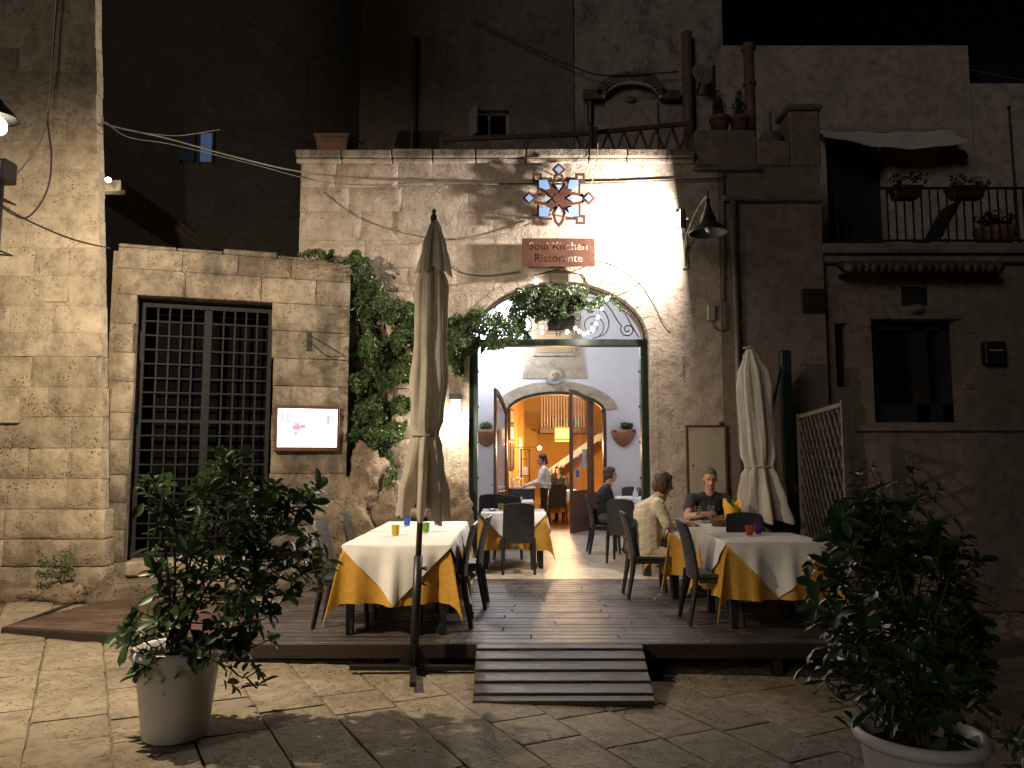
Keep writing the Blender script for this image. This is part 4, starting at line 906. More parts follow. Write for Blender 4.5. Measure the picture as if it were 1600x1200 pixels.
# ================================================================== string lights
sl2 = thing('string_lights', 'string of small white bulbs draped around the arch', 'string lights', (acx, FY + .05, asp))
path = [(838, 440), (815, 455), (797, 471), (793, 488), (801, 508), (803, 517), (825, 520), (846, 511), (847, 519), (870, 521), (886, 518), (899, 512), (905, 517), (912, 521), (918, 519), (926, 514), (931, 505), (934, 495), (940, 482), (948, 466)]
pw = [at(u, v, FY - .02) - Vector(sl2.location) for u, v in path]
MB().tube(smoothpts(pw, 4), .004, 5).obj('wire', 'cabled', sl2)
bm_ = MB().ell((0, 0, 0), (.02, .02, .026), 8, 6).mesh('bulb', 'bulbwhite', True)
skip = {6, 9}
for i, p in enumerate(pw):
    if i not in skip: inst('bulb', bm_, sl2, p + Vector((0, -.02, -.01)), sc=random.Random(i).uniform(.7, 1.25))
q = pw[13]; lamp('POINT', 'string_light_glow', sl2, q + Vector((0, -.1, -.05)), 6, (1, .88, .72), .1)
# ================================================================== roof terrace
rl = thing('terrace_railing', 'brown wooden lattice railing on the roof terrace above the cornice', 'railing', (1.4, 10.9, 5.6))
a, b, c, d_ = at(690, 218, 10.9), at(900, 210, 10.9), at(930, 204, 10.9), at(1075, 193, 10.9)
for p0, p1 in ((a, b), (b, d_), (Vector((b.x, b.y, 5.66)), Vector((d_.x, d_.y, 5.66)))): MB().bar(p0, p1, .05, .06).obj('rail', 'railwood', rl, world=True)
n = 7
for i in range(n):
    xa = b.x + (d_.x - b.x) * i / n; xb = b.x + (d_.x - b.x) * (i + 1) / n; zt = b.z + (d_.z - b.z) * i / n
    MB().bar((xa, 10.9, 5.68), (xb, 10.9, zt), .025, .03).obj('lattice_bar', 'railwood', rl, world=True); MB().bar((xa, 10.93, zt), (xb, 10.93, 5.68), .025, .03).obj('lattice_bar', 'railwood', rl, world=True)
for p in (a, c, d_): MB().bx(p.x - .03, p.x + .03, 10.87, 10.93, 5.6, p.z + .05).obj('post', 'railwood', rl, world=True)
pa = at(923, 165, 10.6); single('terrace_post', MB().tube([(pa.x, 10.6, 5.6), (pa.x, 10.6, pa.z - .3), (pa.x, 10.6, pa.z - .29), (pa.x, 10.6, pa.z + .05), (pa.x, 10.6, pa.z + .08)], [.03, .03, .05, .05, .015], 8), 'black', 'thin black post standing on the roof terrace', 'post')
def leafcloud(mb, c, r, n, size, rng, up=.2):
    for _ in range(n):
        d = Vector((rng.gauss(0, 1), rng.gauss(0, 1), rng.gauss(0, 1))).normalized() * rng.random() ** .45
        p = Vector(c) + Vector((d.x * r[0], d.y * r[1], d.z * r[2])); leafquad(mb, p, size * rng.uniform(.6, 1.3), rng, up)
def leafquad(mb, p, s, rng, up=.2, nrm=None):
    n = Vector((rng.gauss(0, 1), rng.gauss(0, 1), rng.gauss(0, 1) + up)) if nrm is None else Vector(nrm) + Vector((rng.gauss(0, .55), rng.gauss(0, .55), rng.gauss(0, .55)))
    n.normalize(); t = n.orthogonal().normalized(); t = Matrix.Rotation(rng.uniform(0, 6.28), 3, n) @ t; b = n.cross(t)
    o = len(mb.v); mb.v += [tuple(p - t * s * .5), tuple(p + b * s * .3 + n * s * .1), tuple(p + t * s * .6 - n * s * .08), tuple(p - b * s * .3 + n * s * .1)]
    mb.f += [(o, o + 1, o + 2), (o, o + 2, o + 3)]
def potplant(name, label, cat, loc, prof, cloud, leafm='ivy', mat='terracotta_old', n=260, size=.05, seed=1, group=None, square=None):
    t = thing(name, label, cat, loc, group=group); r = random.Random(seed)
    if square:
        a, b, h = square; MB().add([(x * k, y * k, z) for z, k in ((0, .82), (h, 1)) for x, y in ((-a, -b), (a, -b), (a, b), (-a, b))], [(0, 3, 2, 1), (4, 5, 6, 7), (0, 1, 5, 4), (1, 2, 6, 5), (2, 3, 7, 6), (3, 0, 4, 7)]).obj('planter', mat, t, bevel=.01)
        MB().bx(-a - .015, a + .015, -b - .015, b + .015, h - .04, h + .01).obj('rim', mat, t, bevel=.006); h0 = h
    else: MB().lathe(prof, 20).obj('pot', mat, t, smooth=True); h0 = prof[-1][1]
    mb = MB()
    for c, rr, k in cloud: leafcloud(mb, c, rr, int(n * k), size, r)
    o = mb.obj('foliage', leafm, t); o['kind'] = 'stuff'
    sb = MB()
    for c, rr, k in cloud: sb.tube([(c[0] * .3, c[1] * .3, h0 - .03), (c[0] * .7, c[1] * .7, (c[2] + h0) / 2), c], [.012, .009, .005], 5)
    sb.obj('stem', 'bark', t); return t
p = at(521, 220, 10.25); potplant('terrace_planter', 'big terracotta box planter on the cornice left corner', 'planter', (p.x, 10.3, 5.63), None, [((.28, .05, .28), (.14, .1, .12), 1)], square=(.23, .16, .31), seed=3, leafm='leaf_dark', n=120)
for i, (u, lb) in enumerate(((1125, 'left small conifer in a terracotta pot on the parapet'), (1156, 'right small conifer in a terracotta pot beside the flue pipe'))):
    p = at(u, 200, 10.15)
    potplant('conifer_pot', lb, 'potted plant', (p.x, 10.15, 5.93), [(.0, 0), (.1, 0), (.13, .2), (.145, .2), (.145, .24), (.11, .24), (.1, .2), (0, .2)], [((0, 0, .36), (.1, .1, .16), .6), ((0, 0, .5), (.06, .06, .16), .4)], 'leaf_dark', n=420, size=.035, seed=7 + i)
p = at(1172, 140, 10.6); fz = at(1172, 66, 10.6).z
fp_ = thing('flue_pipe', 'tall terracotta flue pipe standing behind the parapet', 'chimney', (p.x, 10.62, 5.5)); MB().tube([(0, 0, 0), (0, 0, fz - 5.6)], .075, 14).obj('pipe', 'redpipe', fp_, smooth=True)
MB().lathe([(.075, 0), (.11, .02), (.11, .08), (.05, .1)], 14, (0, 0, fz - 5.62)).obj('cowl', 'redpipe', fp_, smooth=True)
MB().lathe([(.076, 0), (.095, 0), (.095, .05), (.076, .05)], 14, (0, 0, fz - 6.15)).obj('joint_collar', 'redpipe', fp_, smooth=True)
p = at(1095, 118, 13.7); sd = thing('satellite_dish', 'round grey satellite dish on the upper house', 'satellite dish', (p.x, 13.75, p.z))
MB().lathe([(.0, .0), (.1, .01), (.18, .04), (.22, .08), (.21, .085), (.0, .02)], 18).obj('dish', 'boxgrey', sd, smooth=True); sd.children[0].rotation_euler = (R(80), 0, R(20))
MB().tube([(0, 0, 0), (0, .1, -.15), (0, .25, -.2)], .02, 6).obj('bracket', 'iron', sd); MB().tube([(0, 0, -.15), (0, -.25, -.05)], .01, 6).obj('feed_arm', 'iron', sd)
p = at(1204, 200, 10.2); vt = thing('roof_vent', 'rounded grey roof vent with a thin pipe on the parapet', 'vent', (p.x, 10.2, 5.78))
MB().lathe([(.16, 0), (.16, .12), (.14, .17), (.06, .19), (0, .19)], 16).obj('body', 'coping', vt, smooth=True); MB().tube([(0, 0, .18), (0, 0, .48)], .018, 6).obj('pipe', 'iron', vt)
# ---- terrace of the right house
TR = RTOP + .12
br_ = thing('terrace_balustrade', 'black iron bar railing on the right house terrace', 'railing', (6.2, RY - .05, TR)); bx0, bx1 = at(1300, 385, RY).x, 8.6; hb = at(1500, 296, RY).z - TR
for z in (.06, hb): MB().bar((bx0 - 6.2, 0, z), (bx1 - 6.2, 0, z), .03, .03).obj('rail', 'iron', br_)
bmz = MB().bx(-.009, .009, -.009, .009, .06, hb).mesh('baluster', 'iron')
x = bx0 + .06
while x < bx1: inst('baluster', bmz, br_, (x - 6.2, 0, 0)); x += .115
for i, (u0, u1, lb) in enumerate(((1392, 1436, 'left dark flower box with leggy plants on the terrace railing'), (1482, 1536, 'right dark flower box with low plants on the terrace railing'))):
    a, b = at(u0, 300, RY - .2), at(u1, 300, RY - .2); hwx = (b.x - a.x) / 2; zb = at(u0, 312, RY - .2).z
    potplant('flower_box', lb, 'planter', ((a.x + b.x) / 2, RY - .2, zb), None, [((-.1, 0, .25), (.14, .1, .13), .5), ((.16, 0, .22 if i else .3), (.18, .1, .1), .5)], 'leaf_dark', 'iron', 160, .05, 30 + i, square=(hwx, .09, .16))
p = at(1560, 380, RY + .2); potplant('round_planter', 'round pot with a drooping plant behind the terrace railing', 'planter', (p.x, RY + .25, TR), [(0, 0), (.16, 0), (.26, .22), (.28, .3), (.24, .3), (0, .26)], [((0, 0, .42), (.3, .25, .16), 1)], 'leaf_dark', 'terracotta_old', 240, .07, 41)
p = at(1450, 384, RY + .6); lc = thing('lounge_chair', 'dark folding lounge chair on the right house terrace', 'chair', (p.x, RY + .7, TR))
MB().bar((-.3, 0, .15), (.15, 0, .3), .5, .04, up=(0, 0, 1)).obj('seat', 'black', lc); MB().bar((.12, 0, .3), (.42, 0, .8), .5, .04, up=(1, 0, 0)).obj('backrest', 'black', lc)
for x, y in ((-.25, -.2), (-.25, .2), (.2, -.2), (.2, .2)): MB().tube([(x, y, .25), (x + (.08 if x > 0 else -.05), y, 0)], .015, 6).obj('leg', 'black', lc)
a, b = at(1291, 183, RU - .6), at(1510, 187, RU - .5)
aw = MB(); NA = 22
for j in range(5):
    for i in range(NA + 1):
        t = i / NA; x = a.x + (b.x - a.x) * t; z = a.z + (b.z - a.z) * t - j * .11 * (.6 + .4 * math.sin(t * 2.6)) ; aw.v.append((x, RU - .12 - .1 * j - .03 * math.sin(t * 22 + j), z - .03 * math.sin(t * 3.1)))
aw.f = [(j * (NA + 1) + i, (j + 1) * (NA + 1) + i, (j + 1) * (NA + 1) + i + 1, j * (NA + 1) + i + 1) for j in range(4) for i in range(NA)]
aw2 = thing('furled_awning', 'pale sagging awning above the terrace door', 'awning', (a.x, RU - .05, a.z)); aw.obj('fabric', 'awning', aw2, smooth=True, world=True); MB().bar((a.x, RU - .06, a.z + .02), (b.x, RU - .06, b.z + .02), .07, .07).obj('roller', 'boxgrey', aw2, world=True)
p = at(1579, 172, RY + .1); single('terrace_pole', MB().tube([(p.x, RY + .1, TR), (p.x - .02, RY + .1, p.z), (p.x - .02, RY + .1, p.z + .05)], [.02, .016, .03], 8), 'iron', 'thin upright pole at the right end of the terrace', 'pole')
p = at(1503, 236, RU - .15); sp_ = thing('spot_lamp', 'small dark spot lamp on the terrace wall', 'lamp', (p.x, RU - .1, p.z)); MB().lathe([(.03, 0), (.07, .02), (.08, .14), (.0, .14)], 12).obj('head', 'black', sp_, smooth=True); sp_.children[0].rotation_euler = (R(150), 0, 0); MB().bx(-.03, .03, 0, .1, -.02, .04).obj('bracket', 'boxgrey', sp_)
# tiled canopy
cp = thing('tile_canopy', 'narrow tiled canopy over the right house window', 'canopy', (6, RY - .3, at(1450, 425, RY).z)); a, b = at(1330, 425, RY - .3), at(1560, 430, RY - .3)
n = 20; tm = MB(); tm.tube([(0, .3, .1), (0, -.05, -.03)], [.055, .065], 8); tmesh = tm.mesh('roof_tile', 'canopy', True)
for i in range(n): inst('roof_tile', tmesh, cp, (a.x + (b.x - a.x) * i / (n - 1) - 6, 0, (i % 3) * .004))
MB().bx(a.x - 6.05, b.x - 5.95, -.0, .29, -.09, -.05).obj('soffit', 'void', cp)
p = at(1552, 552, RY - .06); mbx = thing('mail_box', 'square black mail box on the right house wall', 'mail box', (p.x, RY - .01, p.z - .15)); MB().bx(-.14, .14, -.12, 0, 0, .3).obj('case', 'black', mbx, bevel=.012); MB().bx(-.09, .09, -.126, -.121, .17, .19).obj('slot', 'boxgrey', mbx)
p = at(1285, 470, FY - .02); sq = thing('wall_plaque', 'dark worn square plaque on the dim side wall corner', 'plaque', (3.98, FY - .01, p.z - .16)); MB().bx(-.17, .15, -.03, .005, 0, .32).obj('plate', 'fascia', sq, bevel=.02); MB().bx(-.1, .08, -.045, -.031, .08, .24).obj('relief', 'iron', sq, bevel=.01)
for i, (u, v, lb) in enumerate(((1517, 517, 'small oval house number plate by the window'), (1512, 604, 'small square plate below the house number'))):
    p = at(u, v, RY - .01); single('wall_plate', MB().bx(p.x - .06, p.x + .06, RY - .02, RY - .002, p.z - .035, p.z + .035), 'coping', lb, 'plate', bevel=.008)
# ================================================================== chairs
def chair_proto():
    t = inst('woven_chair', None)
    mb = MB(); mb.bx(-.215, .215, -.2, .215, .415, .455); mb.obj('seat', 'rattan', t, bevel=.012)
    mb = MB(); nx, nzz = 8, 8
    for side in (0, 1):
        for j in range(nzz + 1):
            for i in range(nx + 1):
                s = i / nx * 2 - 1; q = j / nzz; w_ = .215 - .012 * q - (.02 * (q > .94)); z = .40 + .53 * q - (.02 * s * s if j == nzz else 0)
                y = -.195 - .03 * q - .075 * q * q - .03 * (1 - s * s) + (.0 if side else .026)
                mb.v.append((s * w_, y, z))
    m = (nx + 1) * (nzz + 1)
    for j in range(nzz):
        for i in range(nx):
            a = j * (nx + 1) + i; mb.f += [(a + 1, a, a + nx + 1, a + nx + 2), (m + a, m + a + 1, m + a + nx + 2, m + a + nx + 1)]
    ring = list(range(nx + 1)) + [j * (nx + 1) + nx for j in range(1, nzz + 1)] + [nzz * (nx + 1) + i for i in range(nx - 1, -1, -1)] + [j * (nx + 1) for j in range(nzz - 1, 0, -1)]
    for a, b in zip(ring, ring[1:] + ring[:1]): mb.f.append((a, b, m + b, m + a))
    mb.obj('backrest', 'rattan', t, smooth=False)
    for sx in (-1, 1):
        MB().tube([(sx * .195, .19, .42), (sx * .205, .215, 0)], [.027, .019], 4).obj('leg', 'chairleg', t)
        MB().tube([(sx * .198, -.2, .46), (sx * .203, -.215, .3), (sx * .208, -.27, 0)], [.027, .027, .019], 4).obj('leg', 'chairleg', t)
        MB().bx(sx * .197 - .012, sx * .197 + .012, -.17, .17, .375, .413).obj('seat_rail', 'chairleg', t)
    return t
CH = chair_proto(); first = [True]
def chair(x, y, rz, label, z=0):
    o = CH if first[0] else copytree(CH); first[0] = False
    o.location = (x, y, z); o.rotation_euler = (0, 0, R(rz)); return tag(o, label, 'chair', 'dark woven restaurant chairs')
chair(-1.50, 7.2, -90, 'front left woven chair nearest the parasol pole on the left table')
chair(-1.50, 8.3, -88, 'rear left woven chair of the long left table')
chair(-.64, 7.2, 92, 'front right chair of the long left table beside the ramp')
chair(-.53, 8.1, 88, 'rear right chair of the long left table')
chair(.08, 10.46, 2, 'chair with its back to us in the middle of the doorway')
chair(-.06, 11.95, 180, 'chair on the far side of the doorway table')
chair(-.34, 13.1, 0, 'chair on the near side of the second hall table by the left post')
chair(.20, 14.75, 180, 'chair behind the second hall table in front of the waitress')
chair(1.88, 7.35, -90, 'chair at the left side of the right front table')
chair(2.5, 8.10, 180, 'chair at the far side of the right front table before the pale parasol')
chair(1.52, 8.65, -90, 'chair under the woman in the cream cardigan')
chair(2.42, 9.58, 180, 'chair under the man in the charcoal polo shirt')
chair(1.66, 11.5, -20, 'empty chair in the hall in front of the woman in black')
chair(1.5, 12.6, -90, 'chair under the woman in black in the hall')
chair(2.5, 15.95, 180, 'chair by the far right hall table under the wall planter')
# ================================================================== tables with cloths
def fold(x, y, k): return .012 * math.sin(x * 17 + k) + .008 * math.sin(y * 23 + 2 * k)
def under(w, d, drop, top, seed):
    mb = MB(); a, b = w / 2 + .006, d / 2 + .006; n = 44
    def coords(h):
        inner = [-h + 2 * h * i / 18 for i in range(19)]; o_ = [drop * i / 9 for i in range(1, 10)]
        return [-h - q for q in reversed(o_)] + inner + [h + q for q in o_]
    cx, cy = coords(a), coords(b)
    for yy in cy:
        for xx in cx:
            ox, oy = max(abs(xx) - a, 0), max(abs(yy) - b, 0); sx, sy = (1 if xx > 0 else -1), (1 if yy > 0 else -1)
            if ox == 0 and oy == 0: mb.v.append((xx, yy, top)); continue
            r = math.hypot(ox, oy); ph = math.atan2(oy, ox); bx_, by_ = max(-a, min(a, xx)), max(-b, min(b, yy))
            if ox > 0 and oy > 0:
                al = R(13) * math.sin(2 * ph) ** 1.0; h = r * math.sin(al); z = -r * math.cos(al)
                hx = sx * (h * .70 + .05 * r * math.cos(ph)); hy = sy * (h * .70 + .05 * r * math.sin(ph))
                mb.v.append((bx_ + hx, by_ + hy, top + z))
            else:
                u = by_ if ox > 0 else bx_; edge = 1 - min(1, abs(abs(u) - (b if ox > 0 else a)) / .02) * 0
                fl = r * .07 + r * (.10 * math.sin(u * 11 + seed) + .07 * math.sin(u * 23 + seed * 2.3) + .03 * math.sin(u * 41 + seed * 3.1)) * min(1, (max(0, (b if ox > 0 else a) - abs(u))) / .12)
                z = -r * (.985 + .018 * math.sin(u * 9 + seed * 1.7))
                mb.v.append((bx_ + (sx * fl if ox > 0 else 0), by_ + (sy * fl if oy > 0 else 0), top + z))
    m = len(cx); mb.f = [(j * m + i, j * m + i + 1, (j + 1) * m + i + 1, (j + 1) * m + i) for j in range(len(cy) - 1) for i in range(m - 1)]
    return mb
def topper(w, d, top, seed, extra=.02):
    mb = MB(); a, b = w / 2 + .012, d / 2 + .012; c = a + b + extra
    def put(xx, yy):
        ox, oy = max(abs(xx) - a, 0), max(abs(yy) - b, 0); sx, sy = (1 if xx > 0 else -1), (1 if yy > 0 else -1)
        r = ox + oy; bx_, by_ = max(-a, min(a, xx)), max(-b, min(b, yy)); u_ = bx_ if oy else by_; fl = r * .07 + r * (.10 * math.sin(u_ * 11 + seed) + .07 * math.sin(u_ * 23 + seed * 2.3) + .03 * math.sin(u_ * 41 + seed * 3.1)) * min(1, max(0, (w / 2 if oy else d / 2) + .006 - abs(u_)) / .12) + .012 * min(1, r * 12)
        wr = .0016 * math.sin(xx * 9 + yy * 4 + seed) + .0012 * math.sin(xx * 21 - yy * 13 + seed) + .0035 * (math.exp(-(xx / .014) ** 2) + math.exp(-((yy - .02) / .014) ** 2)) if r == 0 else 0
        cr = .006 * (math.exp(-((bx_ if oy else by_) / .014) ** 2)) * min(1, r * 8)
        fl += cr + .004 * (1 + mnoise.noise(Vector((xx * 5, yy * 5, seed)))) * min(1, r * 6)
        mb.v.append((bx_ + (sx * fl if ox else 0), by_ + (sy * fl if oy else 0), top + .004 + wr - r))
    N = 36
    xs = [-a + 2 * a * i / N for i in range(N + 1)]; ys = [-b + 2 * b * i / N for i in range(N + 1)]
    for y in ys:
        for x in xs: put(x, y)
    m = N + 1; mb.f = [(j * m + i, j * m + i + 1, (j + 1) * m + i + 1, (j + 1) * m + i) for j in range(N) for i in range(N)]
    K_ = 14
    for side in range(4):           # triangular flaps
        idx = []
        for k in range(K_ + 1):
            row = []
            for i in range(N + 1):
                if side < 2: h, e = a, b
                else: h, e = b, a
                u = (-h + 2 * h * i / N); lim = max(0, c - e - abs(u)); q = e + lim * k / K_
                s_ = 1 if side % 2 else -1
                if k == 0: row.append({0: i, 1: N * m + i, 2: i * m, 3: i * m + N}[side])
                else:
                    put(*((u, s_ * q) if side < 2 else (s_ * q, u))); row.append(len(mb.v) - 1)
            idx.append(row)
        for k in range(K_):
            for i in range(N):
                f = (idx[k][i], idx[k][i + 1], idx[k + 1][i + 1], idx[k + 1][i]); mb.f.append(f if side in (1, 2) else tuple(reversed(f)))
    return mb
def table(x, y, w, d, where, seed, h=.75, rz=0, drop=.50):
    t = thing('dining_table', 'dark wooden table %s' % where, 'table', (x, y, 0), R(rz), 'restaurant tables')
    MB().bx(-w / 2, w / 2, -d / 2, d / 2, h - .03, h).obj('tabletop', 'tablewood', t, bevel=.005)
    for sx in (-1, 1):
        for sy in (-1, 1):
            MB().bx(sx * (w / 2 - .06) - .032, sx * (w / 2 - .06) + .032, sy * (d / 2 - .06) - .032, sy * (d / 2 - .06) + .032, 0, h - .031).obj('leg', 'tablewood', t, bevel=.004)
    o = single('yellow_tablecloth', under(w, d, drop, .006, seed), 'yellow', 'yellow damask undercloth of the table %s' % where, 'tablecloth', 'yellow undercloths', smooth=True); o.location = (x, y, h); o.rotation_euler = (0, 0, R(rz))
    o = single('white_tablecloth', topper(w, d, .008, seed), 'cloth', 'white linen topper of the table %s' % where, 'tablecloth', 'white table toppers', smooth=True); o.location = (x, y, h); o.rotation_euler = (0, 0, R(rz))
table(-1.0, 7.36, .92, 1.22, 'in front by the beige parasol pole', 1)
table(-1.0, 8.66, .92, 1.22, 'at the far half of the left pair', 2.2)
table(.02, 11.18, .88, .88, 'standing in the doorway', 3.1)
table(-.08, 13.85, .9, .9, 'second in the hall near the waitress', 4.4)
table(2.37, 7.42, .9, .9, 'at the front right with orange and purple tumblers', 5.3)
table(2.17, 8.92, .9, .9, 'where the couple sits eating', 6.1)
table(2.32, 12.55, .9, .9, 'of the woman in black', 7.7)
table(2.5, 15.3, .8, .7, 'far in the hall under the right wall planter', 8.2, drop=.4)
TH = .764
def tumbler(x, y, mat, label, s=1.0, lx=0):
    p = [(0, .006), (.032, .006), (.036, .03), (.04, .1), (.037, .1), (.033, .03), (.0, .018)]
    single('tumbler', MB().lathe([(r * s, z * s) for r, z in p], 10), mat, label, 'tumbler', 'coloured tumblers', loc=(x, y, TH))
tumbler(-1.13, 7.55, 'tum_yellow', 'yellow glass tumbler on the front left table')
tumbler(-1.16, 8.6, 'tum_blue', 'blue glass tumbler on the left tables')
tumbler(-.87, 7.85, 'tum_green', 'green glass tumbler behind the parasol pole')
tumbler(-.84, 8.75, 'tum_red', 'red glass tumbler on the left tables')
tumbler(-.16, 11.25, 'tum_yellow', 'olive yellow tumbler on the doorway table')
tumbler(2.30, 7.55, 'tum_orange', 'orange glass tumbler on the right front table')
tumbler(2.44, 7.72, 'tum_purple', 'purple glass tumbler on the right front table')
tumbler(-.20, 13.7, 'tum_green', 'green tumbler on the second hall table')
tumbler(-.0, 13.75, 'tum_red', 'red tumbler on the second hall table')
tumbler(.16, 13.8, 'china', 'small white cup on the second hall table', .7)
def plate(x, y, r, label, loc_z=TH): return single('plate', MB().lathe([(0, .004), (r * .6, .004), (r, .018), (r, .022), (r * .62, .009), (0, .009)], 20), 'china', label, 'plate', 'plates', loc=(x, y, loc_z), smooth=True)
plate(-.28, 11.2, .06, 'small white saucer left on the doorway table'); plate(.06, 11.35, .07, 'white plate at the back of the doorway table')
for i, (x, y, lb) in enumerate(((-.05, 11.1, 'left steel fork on the doorway table'), (.1, 11.05, 'right steel knife on the doorway table'))): single('cutlery', MB().bar((x, y - .09, TH + .004), (x + .05, y + .09, TH + .004), .014, .004), 'steel', lb, 'cutlery', 'cutlery')
plate(1.95, 8.72, .14, 'dinner plate before the woman in cream'); plate(2.3, 9.1, .13, 'dinner plate before the man')
single('food_portion', MB().ell((0, 0, .014), (.08, .07, .022), 12, 8), 'food', 'food heaped on the plate of the woman in cream', 'food', loc=(1.95, 8.72, TH + .006), smooth=True)
def wineglass(x, y, label, lvl):
    t = thing('wine_glass', label, 'wine glass', (x, y, TH), group='wine glasses on the table of the couple')
    MB().lathe([(.034, 0), (.034, .003), (.006, .006), (.004, .08), (.012, .088), (.036, .115), (.042, .15), (.034, .2), (.032, .2), (.04, .15), (.034, .117), (.0, .095)], 16).obj('bowl', 'glass', t, smooth=True)
    MB().lathe([(0, .096), (.012, .098), (.033, .117), (.037, .117 + lvl), (0, .117 + lvl)], 16).obj('wine', 'wine', t, smooth=True)
wineglass(2.12, 8.86, 'left wine glass half full of white wine', .02); wineglass(2.30, 8.98, 'right wine glass at the hand of the man', .014)
bk = thing('bread_basket', 'brown wicker bread basket on the table of the couple', 'basket', (2.34, 8.66, TH)); MB().lathe([(0, .0), (.11, 0), (.14, .07), (.145, .075), (.13, .075), (.1, .012), (0, .012)], 20).obj('basket', 'wicker', bk, smooth=True)
for i in range(4): MB().ell((.05 * math.cos(i * 1.7), .05 * math.sin(i * 1.7), .06), (.05, .03, .025), 10, 6).obj('bread', 'food', bk, smooth=True)
bag = thing('yellow_bucket', 'wine cooler wrapped in a yellow napkin beside the man', 'wine cooler', (2.55, 9.0, TH))
mb = MB(); n = 24
prof = [(.075, 0), (.08, .08), (.092, .16), (.105, .21)]
for k, (r, z) in enumerate(prof):
    for j in range(n):
        a = 2 * math.pi * j / n; w_ = 1 + .05 * math.sin(a * 7 + k); zz = z + (.05 * math.sin(a * 2 + .7) if k == 3 else 0) + (.035 * max(0, math.sin(a * 4)) if k == 3 else 0); mb.v.append((r * w_ * math.cos(a), r * w_ * math.sin(a), zz))
for k in range(3): mb.f += [(k * n + j, k * n + (j + 1) % n, (k + 1) * n + (j + 1) % n, (k + 1) * n + j) for j in range(n)]
mb.obj('napkin', 'napkin', bag, smooth=True); MB().lathe([(0, .005), (.068, .005), (.082, .17), (.078, .17), (.066, .02), (0, .02)], 20).obj('bucket', 'steel', bag, smooth=True)
MB().tube([(.0, 0, .02), (.01, 0, .17), (.012, 0, .2), (.02, 0, .27)], [.035, .035, .016, .013], 12).obj('bottle', 'tum_green', bag, smooth=True)
crt = thing('oil_cruet', 'white cruet on the far right hall table', 'cruet', (2.42, 15.2, TH)); MB().lathe([(0, 0), (.05, 0), (.055, .06), (.02, .15), (.016, .22), (.024, .23), (0, .24)], 14).obj('body', 'china', crt, smooth=True); MB().tube(smoothpts([(.02, 0, .2), (.06, 0, .16), (.05, 0, .08)]), .006, 6).obj('handle', 'china', crt)
# ================================================================== closed parasols
def canopy(prof, nfold, seed, hem, ofs=lambda z: (0, 0), amp=.3, n=96):
    mb = MB(); K_ = len(prof); rr = random.Random(seed); ph = [rr.uniform(-.5, .5) for _ in range(nfold)]; am = [rr.uniform(.55, 1.35) for _ in range(nfold)]
    for k in range(K_):
        z, r, a_ = prof[k]
        for j in range(n):
            th = 2 * math.pi * j / n; q = th / (2 * math.pi) * nfold; i = int(q) % nfold; f = q - int(q)
            am_ = am[i] * (1 - f) + am[(i + 1) % nfold] * f
            wv = math.cos(2 * math.pi * q + ph[i] * .0 + .5 * math.sin(z * 2.2 + seed)) ; wv = math.copysign(abs(wv) ** .75, wv)
            fine = .12 * math.sin(3 * 2 * math.pi * q + z * 3 + seed) * a_
            R_ = r * (1 + a_ * am_ * wv * .5 + fine + .2 * mnoise.noise(Vector((math.cos(th) * 1.6, math.sin(th) * 1.6, z * 2.2 + seed))) + .1 * mnoise.noise(Vector((math.cos(th) * 4, math.sin(th) * 4, z * 3.5 + seed)))); zz = z
            if k >= K_ - 3: zz = z - hem * (.5 + .5 * wv) * (1 - (K_ - 1 - k) / 3) * am_
            ox, oy = ofs(z); mb.v.append((ox + R_ * math.cos(th), oy + R_ * math.sin(th) * .9, zz))
    mb.f = [((k + 1) * n + j, (k + 1) * n + (j + 1) % n, k * n + (j + 1) % n, k * n + j) for k in range(K_ - 1) for j in range(n)]
    return mb
def interp(P, n):
    out = []; tot = P[0][0] - P[-1][0]
    for i in range(n + 1):
        z = P[0][0] - tot * i / n
        for a, b in zip(P, P[1:]):
            if a[0] >= z >= b[0] - 1e-9:
                t = (a[0] - z) / max(1e-6, a[0] - b[0]); t2 = t * t * (3 - 2 * t); out.append((z, a[1] + (b[1] - a[1]) * t2, a[2] + (b[2] - a[2]) * t2)); break
    return out
ub0 = at(647, 1030, 6.36); base = Vector((ub0.x, 6.30, gz(ub0.x, 6.3))); topP = at(679, 340, 6.42); H = topP.z - base.z
um = thing('closed_parasol', 'tall closed beige parasol tied round its wooden pole in front of the deck', 'parasol', base); um.rotation_euler = (R(-1.2), math.atan2(topP.x - base.x, H), 0)
zb_ = -base.z
P = [(H - .04, .025, .05), (H - .1, .05, .2), (H - .26, .085, .35), (H - .42, .12, .35), (H - .46, .125, .4)]
MB.add(MB(), [], [])
canopy(interp(P, 10), 6, 4, .06, ofs=lambda z: (.012, 0)).obj('vent_flap', 'canvas', um, smooth=True)
P = [(H - .2, .04, .1), (H - .40, .075, .15), (H - .62, .125, .18), (H - 1.0, .132, .2), (H - 1.4, .142, .22), (H - 1.72, .13, .22), (H - 1.86, .098, .14), (H - 1.94, .115, .35), (H - 2.1, .135, .45), (H - 2.35, .16, .6), (H - 2.42, .165, .65)]
canopy(interp(P, 60), 8, 2, .13, ofs=lambda z: (.02 * math.sin((z - 1) * 1.4), 0)).obj('canopy', 'canvas', um, smooth=True)
mb = MB(); mb.tube([(.107 * math.cos(a), .098 * math.sin(a), H - 1.86 + .012 * math.sin(a)) for a in [2 * math.pi * i / 30 for i in range(31)]], .009, 6); mb.obj('tie_strap', 'canvas', um)
MB().tube([(0, 0, .55), (0, 0, H)], .024, 14).obj('pole', 'polewood', um, smooth=True)
MB().tube([(0, 0, .06), (0, 0, .92)], .036, 14).obj('sleeve', 'darkgrey', um, smooth=True)
for z in (.82, .7): MB().tube([(.03, 0, z), (.075, 0, z)], [.008, .02], 8).obj('clamp_knob', 'black', um)
